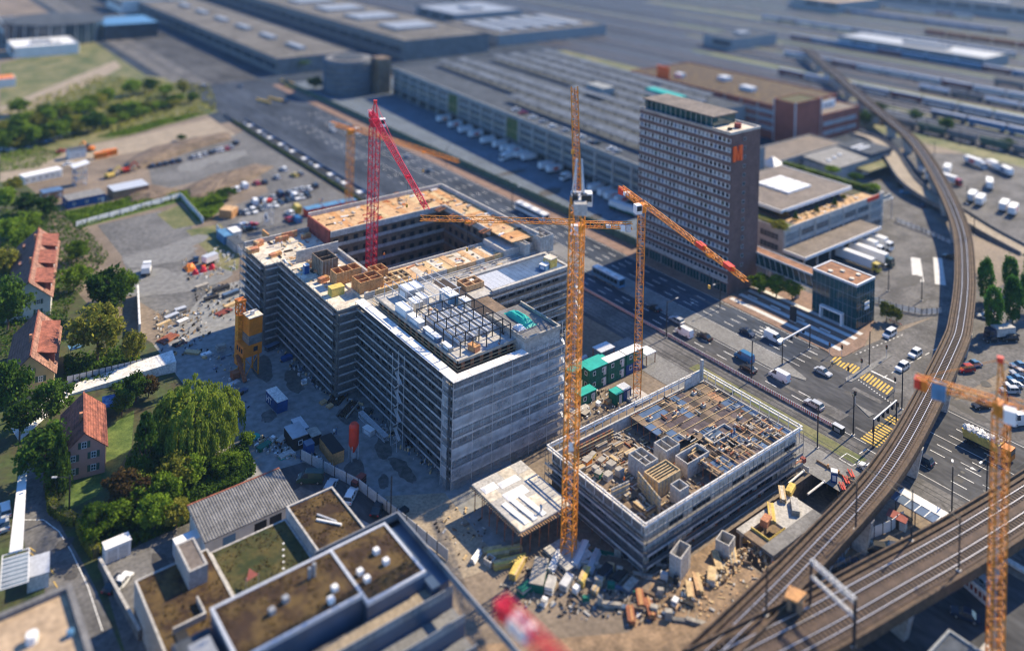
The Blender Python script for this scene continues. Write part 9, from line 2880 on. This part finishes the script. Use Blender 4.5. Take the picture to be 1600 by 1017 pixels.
# ------------------------------------------------------------------ people
def person_mesh(cloth, legs, seed):
 """one skinned body, standing with one foot ahead"""
 rr = random.Random(seed)
 s = rr.uniform(.08, .22)
 V = [(0, 0, .95), (0, 0, 1.2), (0, 0, 1.42), (0, 0, 1.55), (0, .02, 1.68), (.1, s * .5, .5), (.11, s, .06), (.11, s + .16, .03), (-.1, -s * .4, .5), (-.11, -s, .06), (-.11, -s + .16, .03),
    (.2, 0, 1.4), (.27, -.05, 1.14), (.25, .1, .92), (-.2, 0, 1.4), (-.27, .02, 1.14), (-.25, .16, .95)]
 E_ = [(0, 1), (1, 2), (2, 3), (3, 4), (0, 5), (5, 6), (6, 7), (0, 8), (8, 9), (9, 10), (2, 11), (11, 12), (12, 13), (2, 14), (14, 15), (15, 16)]
 rad_ = [.15, .15, .16, .06, .11, .085, .055, .05, .085, .055, .05, .07, .055, .045, .07, .055, .045]
 me = bpy.data.meshes.new('person')
 me.from_pydata(V, E_, [])
 o = bpy.data.objects.new('person_rig', me)
 COL.objects.link(o)
 sk = o.modifiers.new('skin', 'SKIN')
 for i, v in enumerate(me.skin_vertices[0].data):
  v.radius = (rad_[i], rad_[i])
  v.use_root = i == 0
 o.modifiers.new('sub', 'SUBSURF').levels = 1
 dg = bpy.context.evaluated_depsgraph_get()
 m2 = bpy.data.meshes.new_from_object(o.evaluated_get(dg))
 bpy.data.objects.remove(o)
 m2.name = 'person'
 m2.materials.clear()
 for mm in (cloth, legs, M['skin'], M['dark_brown']):
  m2.materials.append(mm)
 for p in m2.polygons:
  z = p.center.z
  p.material_index = 3 if z > 1.72 else 2 if z > 1.53 else 0 if z > .93 and abs(p.center.x) < .4 else 1
  if z < .98 and abs(p.center.x) > .2 and z > .8:
   p.material_index = 2
  p.use_smooth = True
 return m2
PM = [person_mesh(M['hi_vis'], M['blue_box'], 1), person_mesh(M['white'], M['dark'], 2), person_mesh(M['blue_roof'], M['blue_box'], 3)]
for i, (px, py, z, k, lb) in enumerate(((522, 681, 0, 1, 'person in a white shirt walking in the shaded yard'), (525, 679, 0, 2, 'person in blue work clothes beside the white shirted walker'), (500, 250.5, 0, 1, 'person standing in the gravel parking lot') if False else (503, 316, 0, 2, 'person crossing the gravel parking lot near the blue roofed container'),
          (500, 317, 0, 0, 'person in orange vest crossing the gravel parking lot'), (1143, 683, 8.2, 0, 'worker in orange vest on the dark formwork deck'), (1147, 680, 8.2, 2, 'worker in blue beside the deck stairwell'), (1006, 575, 0, 1, 'person at the site fence by the cabins') if False else (975, 757, 6, 0, 'worker in orange vest on the open floor of the low shell'),
          (600, 404, 21.6, 0, 'worker in orange vest on the pale boards beside the courtyard'), (440, 386, 20.9, 1, 'worker in white among the brick stacks'), (705, 350, 24.7, 0, 'worker on the orange formwork deck'), (845, 801, 5.0, 2, 'worker at the rim of the fresh slab'), (1300, 571, .05, 1, 'pedestrian at the yellow crossing'), (1240, 500, .2, 2, 'pedestrian on the striped plaza'))):
 q = P(px, py, z)
 o = put('person', PM[k], None, (q.x, q.y, z + .03), R.uniform(0, 6))
 tag(o, lb, 'person')
# bicycles row beside the cube
for i in range(6):
 q = P(1389 + i * 3.6, 503 + i * 1.4)
 t = thing('bicycle', ORD[i] + ' bicycle from the glass cube in the row under the small trees', 'bicycle', (q.x, q.y, .15), .5, 'bicycles by the cube')
 for y in (-.52, .52):
  b_ = MB()
  for k in range(12):
   a0, a1 = k * math.pi / 6, (k + 1) * math.pi / 6
   b_.bar((0, y + .33 * math.cos(a0), .34 + .33 * math.sin(a0)), (0, y + .33 * math.cos(a1), .34 + .33 * math.sin(a1)), .04)
  b_.build('wheel', M['tyre'], t)
 f_ = MB()
 f_.bar((0, -.52, .34), (0, -.1, .75), .04).bar((0, -.1, .75), (0, .4, .8), .04).bar((0, .4, .8), (0, .52, .34), .04).bar((0, -.1, .75), (0, .0, .32), .04).bar((0, 0, .32), (0, .42, .72), .04).bar((0, -.52, .34), (0, 0, .32), .04)
 f_.build('frame', M['red' if i % 2 else 'dark'], t)
 MB().bx(-.06, .06, -.25, .02, .86, .92).build('saddle', M['dark'], t)
 MB().bar((-.25, .42, .98), (.25, .42, .98), .035).build('handlebar', M['galv'], t)
# plaza furniture
for i, (x, y) in enumerate(((104.6, 30), (104.6, 38), (104.6, 46), (104.6, 54))):
 t = thing('plaza_bench', ORD[i] + ' pale bench from the crossroads on the striped plaza', 'bench', (x, y, .17), 0, 'benches on the plaza')
 MB().bx(-.3, .3, -1.6, 1.6, .4, .5).build('seat', M['pale_stone'], t)
 for k in (-1.2, 1.2):
  MB().bx(-.25, .25, k - .15, k + .15, 0, .4).build('leg', M['concrete'], t)
q = P(1239, 503)
t = thing('plaza_stele', 'dark upright information stele on the striped plaza', 'stele', (q.x, q.y, .16))
MB().bx(-.3, .3, -.9, .9, 0, 4.2).build('panel', M['dark'], t)
MB().bx(-.45, .45, -1.05, 1.05, 0, .2).build('foot', M['concrete'], t)
# yellow road works far up the boulevard
for i, (px, py) in enumerate(((412, 160), (430, 157), (448, 130), (455, 138))):
 q = P(px, py)
 t = thing('yellow_marking_board', 'yellow work board ' + ORD[i] + ' along the far junction', 'board', (q.x, q.y, 0), .3, 'yellow boards at the far junction')
 MB().bx(-.3, .3, -6, 6, .3, 1.2).build('board', M['line_yellow'], t)
 for k in (-5, 0, 5):
  MB().bx(-.4, .4, k - .2, k + .2, 0, .3).build('foot', M['dark'], t)
dups = {k: v for k, v in LABELS.items() if len(v) > 1}
print('DUPLICATE LABELS', dups)
print('OBJECTS', len(scene.objects))
# ------------------------------------------------------------------ blue air
hz = MB().bx(-720, 3650, -520, 3650, -6, 124).build('haze', None)
hz.data.materials.clear()
hm = bpy.data.materials.new('haze')
hm.use_nodes = True
hn = hm.node_tree
hn.nodes.remove(hn.nodes['Principled BSDF'])
pv = hn.nodes.new('ShaderNodeVolumePrincipled')
pv.inputs['Color'].default_value = (0.38, 0.64, 1.0, 1)
pv.inputs['Density'].default_value = 0.00007
hn.links.new(pv.outputs['Volume'], hn.nodes['Material Output'].inputs['Volume'])
hz.data.materials.append(hm)
hz['kind'] = 'stuff'
